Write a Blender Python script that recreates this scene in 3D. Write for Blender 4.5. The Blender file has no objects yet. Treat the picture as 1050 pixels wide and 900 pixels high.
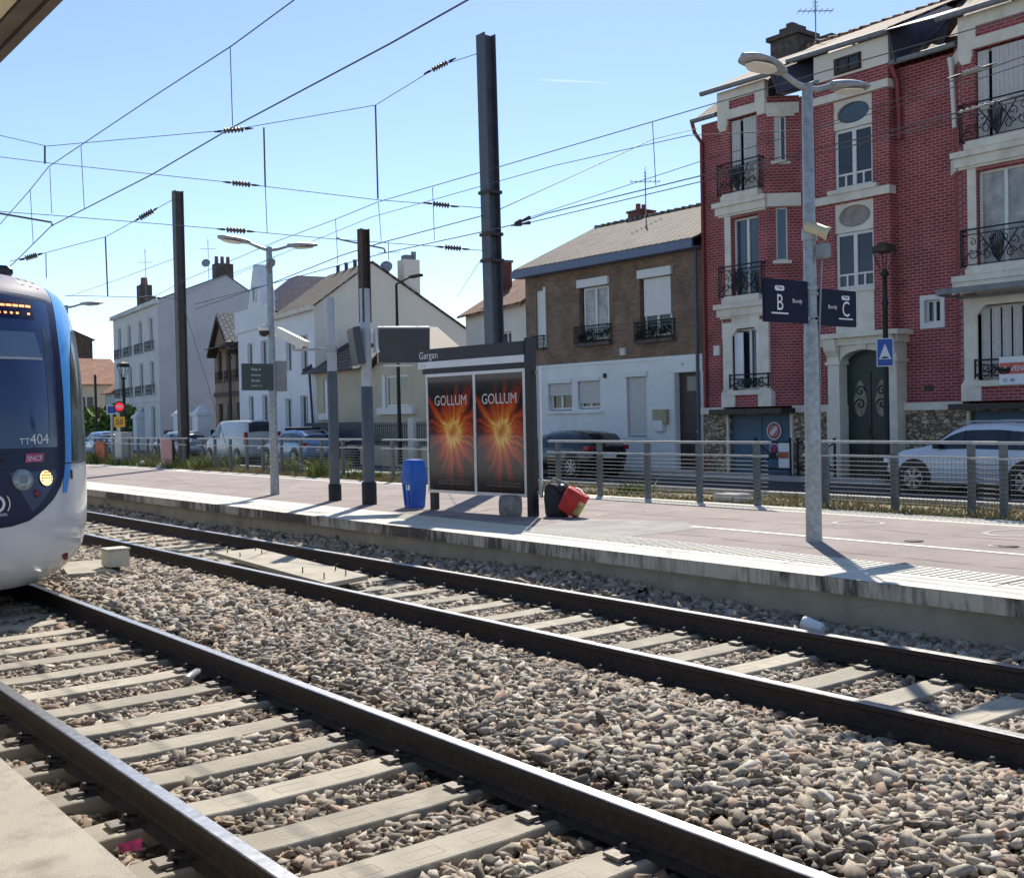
import bpy, math, random
import numpy as np
from mathutils import Vector, Matrix
random.seed(7); rng = np.random.default_rng(7)
SC = bpy.context.scene; COL = SC.collection
V = Vector
# ------------------------------------------------------------------ camera
CAMP = V((0, 0, 1.7066)); F = 1162.12
CR = V((0.78798497, -0.615357, -0.02038267)); CU = V((0.02804878, 0.00280723, 0.99960261)); CW = V((0.61505524, 0.78824354, -0.01947207))
def ray(px, py): return CW * F + CR * (px - 525) - CU * (py - 450)
def onX(px, py, X): d = ray(px, py); return CAMP + d * ((X - CAMP.x) / d.x)
def onY(px, py, Y): d = ray(px, py); return CAMP + d * ((Y - CAMP.y) / d.y)
def onZ(px, py, Z): d = ray(px, py); return CAMP + d * ((Z - CAMP.z) / d.z)
def onP(px, py, a, b):      # vertical plane through ground points a, b
    n = V((b[1] - a[1], -(b[0] - a[0]), 0)); d = ray(px, py); return CAMP + d * ((V((a[0], a[1], 0)) - CAMP).dot(n) / d.dot(n))
cd = bpy.data.cameras.new('camera'); cam = bpy.data.objects.new('camera', cd); COL.objects.link(cam)
cd.sensor_width = 36; cd.lens = F / 1050 * 36; cd.clip_end = 5000; cd.clip_start = .05
m = Matrix((CR, CU, -CW)).transposed().to_4x4(); m.translation = CAMP; cam.matrix_world = m; SC.camera = cam
# ------------------------------------------------------------------ materials
def mk(name):
    m = bpy.data.materials.new(name); m.use_nodes = True; nt = m.node_tree
    return m, nt, nt.nodes['Principled BSDF']
def N(nt, t, **k):
    n = nt.nodes.new(t)
    for a, b in k.items():
        if a.startswith('i_'): n.inputs[int(a[2:])].default_value = b
        else: setattr(n, a, b)
    return n
def c4(c): return (c[0], c[1], c[2], 1)
def srgb(r, g, b):
    f = lambda v: (v / 255 / 12.92) if v / 255 <= .04045 else ((v / 255 + .055) / 1.055) ** 2.4
    return (f(r), f(g), f(b))
def M(name, col, rough=.6, metal=0, var=.12, sc=6, bump=0, bsc=40, coat=0, spec=.5, grime=0, gsc=1.2, orand=0):
    m, nt, p = mk(name); L = nt.links.new
    p.inputs['Roughness'].default_value = rough; p.inputs['Metallic'].default_value = metal
    p.inputs['Coat Weight'].default_value = coat; p.inputs['Specular IOR Level'].default_value = spec
    tc = N(nt, 'ShaderNodeTexCoord'); nz = N(nt, 'ShaderNodeTexNoise'); nz.inputs['Scale'].default_value = sc; nz.inputs['Detail'].default_value = 6
    L(tc.outputs['Object'], nz.inputs['Vector'])
    rp = N(nt, 'ShaderNodeValToRGB'); rp.color_ramp.elements[0].position = .3; rp.color_ramp.elements[1].position = .7
    rp.color_ramp.elements[0].color = c4([x * (1 - var) for x in col]); rp.color_ramp.elements[1].color = c4([min(1, x * (1 + var)) for x in col])
    L(nz.outputs['Fac'], rp.inputs['Fac']); out = rp.outputs['Color']
    if grime:
        n2 = N(nt, 'ShaderNodeTexNoise'); n2.inputs['Scale'].default_value = gsc; n2.inputs['Detail'].default_value = 8; n2.inputs['Roughness'].default_value = .65
        L(tc.outputs['Object'], n2.inputs['Vector']); r2 = N(nt, 'ShaderNodeValToRGB'); r2.color_ramp.elements[0].position = .48; r2.color_ramp.elements[1].position = .72
        L(n2.outputs['Fac'], r2.inputs['Fac']); ml = N(nt, 'ShaderNodeMath', operation='MULTIPLY'); ml.inputs[1].default_value = grime; L(r2.outputs['Color'], ml.inputs[0])
        mx = N(nt, 'ShaderNodeMix', data_type='RGBA'); mx.inputs['B'].default_value = c4([x * .35 for x in col]); L(ml.outputs[0], mx.inputs['Factor']); L(out, mx.inputs['A']); out = mx.outputs['Result']
    if orand:
        oi = N(nt, 'ShaderNodeObjectInfo'); mo = N(nt, 'ShaderNodeMapRange'); mo.inputs[3].default_value = 1 - orand; mo.inputs[4].default_value = 1 + orand * .6; L(oi.outputs['Random'], mo.inputs[0])
        mm = N(nt, 'ShaderNodeMix', data_type='RGBA', blend_type='MULTIPLY'); mm.inputs['Factor'].default_value = 1; L(out, mm.inputs['A']); L(mo.outputs[0], mm.inputs['B']); out = mm.outputs['Result']
        va = N(nt, 'ShaderNodeVectorMath', operation='ADD'); sv = N(nt, 'ShaderNodeMath', operation='MULTIPLY'); sv.inputs[1].default_value = 40; L(oi.outputs['Random'], sv.inputs[0]); L(tc.outputs['Object'], va.inputs[0]); L(sv.outputs[0], va.inputs[1])
        for n_ in [n_ for n_ in nt.nodes if n_.type == 'TEX_NOISE']: L(va.outputs[0], n_.inputs['Vector'])
    L(out, p.inputs['Base Color'])
    if bump:
        nb = N(nt, 'ShaderNodeTexNoise'); nb.inputs['Scale'].default_value = bsc; nb.inputs['Detail'].default_value = 5; L(tc.outputs['Object'], nb.inputs['Vector'])
        b = N(nt, 'ShaderNodeBump'); b.inputs['Strength'].default_value = bump; b.inputs['Distance'].default_value = .01; L(nb.outputs['Fac'], b.inputs['Height']); L(b.outputs['Normal'], p.inputs['Normal'])
    return m
def MB_brick(name, c1, c2, mortar, bw, rh, ms, rough=.8, bump=.5, offset=.5, axes='wall', bias=0, smooth=.1, nvar=.25, dist=0):
    m, nt, p = mk(name); L = nt.links.new; p.inputs['Roughness'].default_value = rough; p.inputs['Specular IOR Level'].default_value = .25
    tc = N(nt, 'ShaderNodeTexCoord'); sp = N(nt, 'ShaderNodeSeparateXYZ'); L(tc.outputs['Object'], sp.inputs[0])
    cb = N(nt, 'ShaderNodeCombineXYZ')
    if axes == 'wall':
        sub = N(nt, 'ShaderNodeMath', operation='SUBTRACT'); L(sp.outputs['Y'], sub.inputs[0]); L(sp.outputs['X'], sub.inputs[1]); L(sub.outputs[0], cb.inputs[0]); L(sp.outputs['Z'], cb.inputs[1])
    elif axes == 'roof': L(sp.outputs['Y'], cb.inputs[0]); L(sp.outputs['X'], cb.inputs[1])
    elif axes == 'roofy': L(sp.outputs['X'], cb.inputs[0]); L(sp.outputs['Y'], cb.inputs[1])
    else: L(sp.outputs['X'], cb.inputs[0]); L(sp.outputs['Y'], cb.inputs[1])
    vec = cb.outputs[0]
    if dist:
        nd = N(nt, 'ShaderNodeTexNoise'); nd.inputs['Scale'].default_value = 3; L(tc.outputs['Object'], nd.inputs['Vector'])
        sc_ = N(nt, 'ShaderNodeVectorMath', operation='SCALE'); sc_.inputs['Scale'].default_value = dist; L(nd.outputs['Color'], sc_.inputs[0])
        ad = N(nt, 'ShaderNodeVectorMath', operation='ADD'); L(vec, ad.inputs[0]); L(sc_.outputs[0], ad.inputs[1]); vec = ad.outputs[0]
    br = N(nt, 'ShaderNodeTexBrick'); br.offset = offset; L(vec, br.inputs['Vector'])
    br.inputs['Color1'].default_value = c4(c1); br.inputs['Color2'].default_value = c4(c2); br.inputs['Mortar'].default_value = c4(mortar)
    br.inputs['Scale'].default_value = 1; br.inputs['Brick Width'].default_value = bw; br.inputs['Row Height'].default_value = rh
    br.inputs['Mortar Size'].default_value = ms; br.inputs['Mortar Smooth'].default_value = smooth; br.inputs['Bias'].default_value = bias
    nz = N(nt, 'ShaderNodeTexNoise'); nz.inputs['Scale'].default_value = 1.3; nz.inputs['Detail'].default_value = 8; L(tc.outputs['Object'], nz.inputs['Vector'])
    mr = N(nt, 'ShaderNodeMapRange'); mr.inputs[1].default_value = .3; mr.inputs[2].default_value = .7; mr.inputs[3].default_value = 1 - nvar; mr.inputs[4].default_value = 1 + nvar * .6; L(nz.outputs['Fac'], mr.inputs[0])
    mx = N(nt, 'ShaderNodeMix', data_type='RGBA', blend_type='MULTIPLY'); mx.inputs['Factor'].default_value = 1; L(br.outputs['Color'], mx.inputs['A']); L(mr.outputs[0], mx.inputs['B']); L(mx.outputs['Result'], p.inputs['Base Color'])
    if bump:
        iv = N(nt, 'ShaderNodeMath', operation='SUBTRACT'); iv.inputs[0].default_value = 1; L(br.outputs['Fac'], iv.inputs[1])
        b = N(nt, 'ShaderNodeBump'); b.inputs['Strength'].default_value = bump; b.inputs['Distance'].default_value = .02; L(iv.outputs[0], b.inputs['Height']); L(b.outputs['Normal'], p.inputs['Normal'])
    return m
def glass(name, col=(.02, .025, .03), rough=.05, var=.3, sc=.8):
    return M(name, col, rough=rough, var=var, sc=sc, spec=.6)
def emit(name, col, s):
    m, nt, p = mk(name); p.inputs['Base Color'].default_value = c4(col); p.inputs['Emission Color'].default_value = c4(col); p.inputs['Emission Strength'].default_value = s; return m
def island(name, cols, rough=.85, spec=.3, trans=0):
    m, nt, p = mk(name); L = nt.links.new; g = N(nt, 'ShaderNodeNewGeometry'); rp = N(nt, 'ShaderNodeValToRGB'); e = rp.color_ramp.elements
    for i, (pos, c) in enumerate(cols):
        x = e[i] if i < 2 else e.new(pos)
        x.position = pos; x.color = c4(c)
    L(g.outputs['Random Per Island'], rp.inputs['Fac']); p.inputs['Roughness'].default_value = rough; p.inputs['Specular IOR Level'].default_value = spec
    tc = N(nt, 'ShaderNodeTexCoord'); nz = N(nt, 'ShaderNodeTexNoise'); nz.inputs['Scale'].default_value = 55; nz.inputs['Detail'].default_value = 4; L(tc.outputs['Object'], nz.inputs['Vector'])
    mr = N(nt, 'ShaderNodeMapRange'); mr.inputs[1].default_value = .3; mr.inputs[2].default_value = .7; mr.inputs[3].default_value = .72; mr.inputs[4].default_value = 1.2; L(nz.outputs['Fac'], mr.inputs[0])
    mx = N(nt, 'ShaderNodeMix', data_type='RGBA', blend_type='MULTIPLY'); mx.inputs['Factor'].default_value = 1; L(rp.outputs['Color'], mx.inputs['A']); L(mr.outputs[0], mx.inputs['B'])
    if trans:
        sx = N(nt, 'ShaderNodeSeparateXYZ'); L(tc.outputs['Object'], sx.inputs[0]); mr2 = N(nt, 'ShaderNodeMapRange'); mr2.inputs[1].default_value = 1; mr2.inputs[2].default_value = 8; L(sx.outputs['X'], mr2.inputs[0])
        r2 = N(nt, 'ShaderNodeValToRGB'); e2 = r2.color_ramp.elements; e2[0].color = (1, 1, 1, 1); e2[1].color = (1, 1, 1, 1)
        for xr_ in (1.905, 3.412, 5.668, 7.175):
            for dx, cc in ((-.42, (1, 1, 1, 1)), (-.12, (.62, .53, .46, 1)), (.12, (.62, .53, .46, 1)), (.42, (1, 1, 1, 1))): x_ = e2.new((xr_ + dx - 1) / 7); x_.color = cc
        L(mr2.outputs[0], r2.inputs['Fac']); m2 = N(nt, 'ShaderNodeMix', data_type='RGBA', blend_type='MULTIPLY'); m2.inputs['Factor'].default_value = .8; L(mx.outputs['Result'], m2.inputs['A']); L(r2.outputs['Color'], m2.inputs['B']); mx = m2
    L(mx.outputs['Result'], p.inputs['Base Color'])
    return m
m_ballast = M('ballast_base', (.07, .06, .052), .95, var=.5, sc=25, bump=1, bsc=30)
m_stone = island('ballast_stone', [(0, (.09, .075, .065)), (1, (.40, .345, .27)), (.12, (.20, .17, .14)), (.28, (.40, .345, .27)), (.44, (.26, .215, .17)), (.58, (.48, .425, .345)), (.72, (.35, .235, .165)), (.82, (.56, .51, .43))], trans=1)
m_stone_d = island('ballast_stone_dark', [(0, (.045, .045, .05)), (1, (.14, .135, .135)), (.5, (.085, .082, .085))])
m_conc = M('sleeper_concrete', (.43, .385, .305), .85, var=.2, sc=7, bump=.35, bsc=60, grime=.6, gsc=3.5, orand=.22)
m_railtop = M('rail_polished_steel', (.42, .41, .40), .35, 1, var=.25, sc=20)
m_railside = M('rail_rust', (.034, .023, .018), .75, var=.4, sc=25, bump=.3, bsc=80)
m_clip = M('clip_steel', (.05, .04, .035), .6, .3, var=.4, sc=30)
m_clipl = M('clip_plate', (.19, .165, .14), .6, .2, var=.3, sc=30)
m_coping = None
def coping_mat():
    m, nt, p = mk('platform_coping'); L = nt.links.new; p.inputs['Roughness'].default_value = .85
    tc = N(nt, 'ShaderNodeTexCoord'); mp = N(nt, 'ShaderNodeMapping'); mp.inputs['Scale'].default_value = (1, 7, 1.2); L(tc.outputs['Object'], mp.inputs[0])
    nz = N(nt, 'ShaderNodeTexNoise'); nz.inputs['Scale'].default_value = 1.6; nz.inputs['Detail'].default_value = 7; nz.inputs['Roughness'].default_value = .7; L(mp.outputs[0], nz.inputs['Vector'])
    n2 = N(nt, 'ShaderNodeTexNoise'); n2.inputs['Scale'].default_value = .8; L(tc.outputs['Object'], n2.inputs['Vector'])
    ad = N(nt, 'ShaderNodeMath', operation='ADD'); L(nz.outputs['Fac'], ad.inputs[0]); L(n2.outputs['Fac'], ad.inputs[1])
    rp = N(nt, 'ShaderNodeValToRGB'); e = rp.color_ramp.elements; e[0].position = .80; e[0].color = (.50, .46, .38, 1); e[1].position = 1.0; e[1].color = (.33, .30, .26, 1)
    x = e.new(1.12); 
    x.position = 1.04; x.color = (.09, .078, .066, 1); e[1].position = .90
    mm = N(nt, 'ShaderNodeMath', operation='MULTIPLY'); mm.inputs[1].default_value = .93; L(ad.outputs[0], mm.inputs[0]); L(mm.outputs[0], rp.inputs['Fac']); L(rp.outputs['Color'], p.inputs['Base Color']); return m
m_coping = coping_mat()
m_pwall = M('platform_wall_concrete', (.36, .33, .26), .9, var=.15, sc=2, bump=.3, bsc=25, grime=.5, gsc=1.5)
m_strip = M('platform_white_paving', (.64, .60, .52), .8, var=.07, sc=3, bump=.2, bsc=50, grime=.25, gsc=1.0)
m_tact = M('tactile_rib', (.60, .57, .48), .75, var=.06, sc=5)
m_asph = M('platform_purple_asphalt', (.305, .255, .235), .9, var=.14, sc=1.2, bump=.4, bsc=220, grime=.35, gsc=2.2)
m_white = M('white_line_paint', (.66, .65, .62), .7, var=.1, sc=12, grime=.4, gsc=6)
m_nearplat = M('near_platform_concrete', (.43, .385, .31), .85, var=.14, sc=2.5, bump=.6, bsc=160, grime=.55, gsc=7)
m_street = M('street_asphalt', (.075, .075, .078), .9, var=.2, sc=3, bump=.3, bsc=150)
m_pave = M('pavement', (.16, .155, .15), .9, var=.15, sc=3)
m_kerb = M('kerb_concrete', (.45, .43, .39), .85, var=.12, sc=4)
m_ground = M('ground', (.16, .15, .11), .95, var=.3, sc=.6)
m_verge = M('verge_soil', (.22, .18, .12), .95, var=.35, sc=4, bump=.5, bsc=30)
m_dry = island('dry_grass', [(0, (.34, .27, .14)), (1, (.20, .19, .07)), (.35, (.42, .35, .19)), (.7, (.27, .23, .10))], .9, .1)
m_green = island('green_weeds', [(0, (.10, .15, .03)), (1, (.34, .29, .12)), (.4, (.16, .22, .05)), (.75, (.24, .25, .08))], .8, .15)
m_leaf = island('hedge_leaf', [(0, (.05, .10, .02)), (1, (.16, .24, .05)), (.5, (.09, .16, .03))], .7, .2)
m_red = MB_brick('red_brick', (.345, .064, .068), (.25, .042, .050), (.43, .255, .245), .23, .079, .0105, bump=.3, nvar=.26)
m_brown = MB_brick('brown_brick', (.205, .125, .085), (.30, .195, .13), (.17, .14, .115), .22, .07, .010, bump=.5, nvar=.3)
m_dkbrick = MB_brick('dark_brick', (.10, .06, .045), (.15, .09, .06), (.12, .10, .09), .22, .07, .010)
def rubble(name):
    m, nt, p = mk(name); L = nt.links.new; p.inputs['Roughness'].default_value = .9
    tc = N(nt, 'ShaderNodeTexCoord'); mp = N(nt, 'ShaderNodeMapping'); mp.inputs['Scale'].default_value = (1, 6.0, 10.5); L(tc.outputs['Object'], mp.inputs[0])
    v1 = N(nt, 'ShaderNodeTexVoronoi'); v1.inputs['Scale'].default_value = 1; L(mp.outputs[0], v1.inputs['Vector'])
    v2 = N(nt, 'ShaderNodeTexVoronoi', feature='DISTANCE_TO_EDGE'); v2.inputs['Scale'].default_value = 1; L(mp.outputs[0], v2.inputs['Vector'])
    sp = N(nt, 'ShaderNodeSeparateColor'); L(v1.outputs['Color'], sp.inputs[0]); rp = N(nt, 'ShaderNodeValToRGB'); e = rp.color_ramp.elements; e[0].color = (.19, .145, .09, 1); e[1].color = (.55, .44, .29, 1); L(sp.outputs[0], rp.inputs['Fac'])
    r2 = N(nt, 'ShaderNodeValToRGB'); r2.color_ramp.elements[0].position = .03; r2.color_ramp.elements[1].position = .10; L(v2.outputs['Distance'], r2.inputs['Fac'])
    mx = N(nt, 'ShaderNodeMix', data_type='RGBA'); mx.inputs['A'].default_value = (.11, .095, .075, 1); L(r2.outputs['Color'], mx.inputs['Factor']); L(rp.outputs['Color'], mx.inputs['B']); L(mx.outputs['Result'], p.inputs['Base Color'])
    b = N(nt, 'ShaderNodeBump'); b.inputs['Strength'].default_value = .8; b.inputs['Distance'].default_value = .03; L(r2.outputs['Color'], b.inputs['Height']); L(b.outputs['Normal'], p.inputs['Normal']); return m
m_stonew = rubble('rubble_stone')
m_cream = M('cream_stone', (.72, .67, .57), .8, var=.08, sc=3, grime=.35, gsc=1.6)
m_whitewall = M('white_render', (.76, .76, .74), .85, var=.06, sc=1.5, grime=.26, gsc=.7)
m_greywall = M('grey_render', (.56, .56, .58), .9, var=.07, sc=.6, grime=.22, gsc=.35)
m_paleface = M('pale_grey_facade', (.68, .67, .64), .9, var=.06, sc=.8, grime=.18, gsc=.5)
m_beige = M('beige_render', (.55, .47, .34), .9, var=.06, sc=1, grime=.15, gsc=.6)
m_creamw = M('cream_render', (.74, .69, .60), .9, var=.06, sc=1, grime=.22, gsc=.5)
m_bluew = M('pale_blue_white_render', (.78, .78, .80), .85, var=.06, sc=1, grime=.24, gsc=.45)
m_tile = MB_brick('mixed_roof_tiles', (.21, .125, .08), (.31, .22, .155), (.035, .028, .022), .24, .30, .035, axes='roof', bump=1, nvar=.3)
m_tilel = MB_brick('light_roof_tiles', (.235, .20, .16), (.155, .132, .108), (.035, .03, .028), .26, .30, .035, axes='roof', bump=1, nvar=.25)
m_tiler = MB_brick('rust_roof_tiles', (.26, .12, .07), (.34, .19, .12), (.06, .04, .03), .26, .30, .035, axes='roof', bump=1, nvar=.35)
m_tileg = MB_brick('grey_roof_tiles', (.24, .23, .23), (.30, .29, .28), (.07, .07, .07), .28, .28, .022, axes='roof', bump=1, nvar=.2)
m_tileb = MB_brick('blue_black_roof_tiles', (.025, .026, .04), (.04, .04, .055), (.012, .012, .018), .3, .28, .02, axes='roof', bump=1, nvar=.2)
m_tileb2 = MB_brick('blue_black_hip_tiles', (.016, .019, .070), (.026, .030, .095), (.008, .009, .024), .4, .42, .03, axes='roofy', bump=1, nvar=.2)
m_tileo = MB_brick('orange_roof_tiles', (.33, .14, .08), (.40, .20, .13), (.16, .08, .06), .3, .3, .02, axes='roof', bump=1, nvar=.2)
m_zinc = M('zinc_gutter', (.20, .21, .22), .7, 0, var=.2, sc=6)
m_zincb = M('blue_grey_fascia', (.13, .16, .24), .5, .2, var=.1, sc=4)
m_slate = M('slate_cheek', (.045, .042, .06), .55, var=.3, sc=5, bump=.3, bsc=12)
m_pipe = M('red_downpipe', (.22, .035, .035), .5, var=.1)
m_dpipe = M('dark_downpipe', (.07, .08, .10), .5, var=.1)
m_frame = M('white_window_frame', (.70, .69, .66), .5, var=.04)
m_shut = M('grey_white_shutter', (.55, .53, .50), .6, var=.08, sc=10)
m_pane = glass('window_pane', (.022, .027, .034))
m_paneb = glass('window_pane_blue', (.05, .075, .10))
m_curt = M('pane_with_curtain', (.34, .33, .31), .15, var=.35, sc=3)
m_iron = M('wrought_iron', (.012, .012, .016), .5, .3, var=.2)
m_bluedoor = M('blue_garage_door', (.075, .135, .20), .6, var=.1, sc=3, grime=.2, gsc=2)
m_greendoor = M('dark_green_door', (.010, .030, .025), .45, var=.2, sc=3)
m_darkdoor = M('dark_wood_door', (.045, .03, .026), .5, var=.3, sc=5)
m_dark = M('dark_recess', (.015, .015, .017), .8)
m_chim = M('old_chimney', (.10, .08, .07), .9, var=.4, sc=6, bump=.5, bsc=15)
m_redchim = MB_brick('red_chimney_brick', (.22, .07, .05), (.15, .05, .04), (.2, .15, .13), .22, .07, .010)
m_pot = M('terracotta_pot', (.25, .10, .07), .8, var=.2)
m_galv = M('galvanised_steel', (.33, .35, .36), .5, .45, var=.22, sc=14, grime=.25, gsc=9)
m_greypost = M('painted_grey_post', (.23, .24, .25), .5, .2, var=.12, sc=10, grime=.2, gsc=4)
m_lgrey = M('light_grey_post', (.44, .45, .45), .5, .1, var=.08, sc=8)
m_slatepost = M('slate_grey_sleeve', (.085, .10, .115), .5, .1, var=.15, sc=8)
m_boot = M('black_boot', (.010, .010, .012), .6, var=.2)
m_rust = M('rusty_brown_beam', (.06, .04, .032), .75, .1, var=.35, sc=10, bump=.2, bsc=60)
m_mast = M('blue_grey_mast', (.085, .095, .115), .5, .3, var=.16, sc=7, grime=.2, gsc=3)
m_brownmast = M('brown_grey_mast', (.10, .09, .085), .6, .2, var=.2, sc=6)
m_navy = M('navy_sign_enamel', (.008, .012, .032), .6, var=.1, sc=3, spec=.15)
m_signwhite = M('sign_white', (.75, .75, .75), .5, var=.02)
m_lampw = M('lamp_glass', (.72, .70, .62), .3, var=.05)
m_camw = M('camera_white_shell', (.70, .68, .60), .4, var=.05)
m_camy = M('camera_cream_shell', (.58, .50, .30), .4, var=.1)
m_black = M('black_plastic', (.012, .012, .014), .4, var=.1)
m_screen = M('screen_back_grey', (.055, .06, .07), .45, .2, var=.12, sc=5)
m_bluep = M('blue_plastic', (.006, .10, .46), .45, var=.12, sc=5, grime=.15, gsc=8)
m_charc = M('charcoal_frame', (.018, .02, .026), .4, .2, var=.15, sc=5)
m_alu = M('aluminium_frame', (.62, .63, .64), .4, .5, var=.05)
m_wire = M('wire_copper_dark', (.09, .09, .095), .6, .3, var=.1)
m_insb = M('insulator_brown', (.10, .075, .06), .35, var=.2)
m_insg = M('insulator_grey', (.30, .29, .27), .4, var=.1)
m_fence = M('fence_grey_green', (.13, .15, .155), .6, .3, var=.15, sc=8)
m_fencew = M('fence_wire_grey', (.11, .12, .125), .6, .2, var=.1, sc=8)
m_fencel = M('fence_rail_galvanised', (.36, .38, .39), .5, .4, var=.12, sc=8)
m_tramw = M('tram_white_paint', (.66, .67, .68), .22, var=.03, sc=2, coat=.6, grime=.06, gsc=3)
m_tramb = M('tram_blue_paint', (.06, .33, .80), .25, var=.04, sc=2, coat=.6)
m_tramn = M('tram_navy_gloss', (.009, .015, .055), .3, var=.15, sc=2, spec=.3)
m_tramr = M('tram_roof_slate', (.13, .135, .19), .6, var=.1, sc=3, spec=.25)
m_tramg = glass('tram_windscreen', (.030, .058, .150), .08, var=.45, sc=1.1)
m_tramv = M('sun_blind', (.12, .19, .28), .4, var=.05)
m_tramsg = glass('tram_side_glass', (.06, .075, .07), .1, var=.6, sc=2)
m_ledo = emit('led_orange', (1, .30, .10), 2.2)
m_lampon = emit('headlight_lit', (1, .74, .36), 1.0)
m_lampoff = M('headlight_lens', (.30, .36, .38), .15, .2, var=.3, sc=25)
m_redlens = M('red_lens', (.16, .012, .02), .25, var=.2)
m_redlogo = M('logo_red', (.42, .05, .13), .4, var=.15, sc=8)
m_silver = M('silver_vent', (.65, .66, .68), .3, .6, var=.05)
m_rubber = M('rubber', (.012, .012, .013), .8, var=.2)
m_rim = M('alloy_rim', (.42, .43, .45), .35, .7, var=.1)
m_carwhite = M('car_white_paint', (.62, .66, .72), .25, var=.02, coat=.8)
m_carblack = M('car_black_paint', (.010, .012, .016), .2, var=.1, coat=.8)
m_carsilver = M('car_silver_paint', (.42, .44, .46), .3, .3, var=.03, coat=.6)
m_carblue = M('car_light_blue_paint', (.20, .33, .50), .3, .2, var=.03, coat=.6)
m_vanwhite = M('van_offwhite_paint', (.55, .55, .53), .35, var=.05, coat=.4, grime=.15)
m_carglass = glass('car_glass', (.02, .028, .04), .05, var=.2)
m_carglassb = glass('car_glass_sky', (.06, .12, .18), .05, var=.2)
m_tail = M('tail_light', (.40, .02, .025), .25, var=.1)
m_redbag = M('red_bag_fabric', (.46, .022, .016), .65, var=.25, sc=9, bump=.3, bsc=20)
m_bagprint = M('bag_printed_side', (.35, .30, .10), .5, var=.8, sc=14)
m_blackbag = M('black_bag_fabric', (.02, .02, .022), .7, var=.4, sc=9, bump=.6, bsc=12)
m_greystone = M('grey_bundle', (.23, .22, .21), .9, var=.3, sc=9, bump=.5, bsc=15)
m_signalbox = M('cream_box', (.50, .48, .40), .7, var=.1, sc=9, grime=.3, gsc=7)
m_yellow = M('yellow_sign', (.75, .40, .03), .5, var=.05)
m_bluesign = M('blue_sign', (.015, .08, .36), .45, var=.05)
m_redsign = M('red_sign', (.45, .02, .03), .45, var=.05)
m_orange = M('orange_sheeting', (.42, .12, .05), .8, var=.25, sc=6)
m_pink = M('pink_board', (.48, .27, .24), .8, var=.12, sc=6)
m_white = m_white
m_worn = M('worn_paint', (.43, .385, .355), .8, var=.2, sc=14, grime=.5, gsc=9)
m_plastic = M('litter_white', (.75, .75, .75), .5, var=.05)
m_canopy = M('canopy_soffit', (.70, .64, .46), .7, var=.08, sc=3)
m_canopye = M('canopy_edge_brown', (.14, .115, .095), .6, .2, var=.2, sc=5)
m_timber = M('brown_timber', (.055, .03, .022), .7, var=.3)
m_tan = MB_brick('tan_brick', (.33, .23, .15), (.27, .18, .12), (.25, .2, .16), .22, .07, .01)
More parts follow.
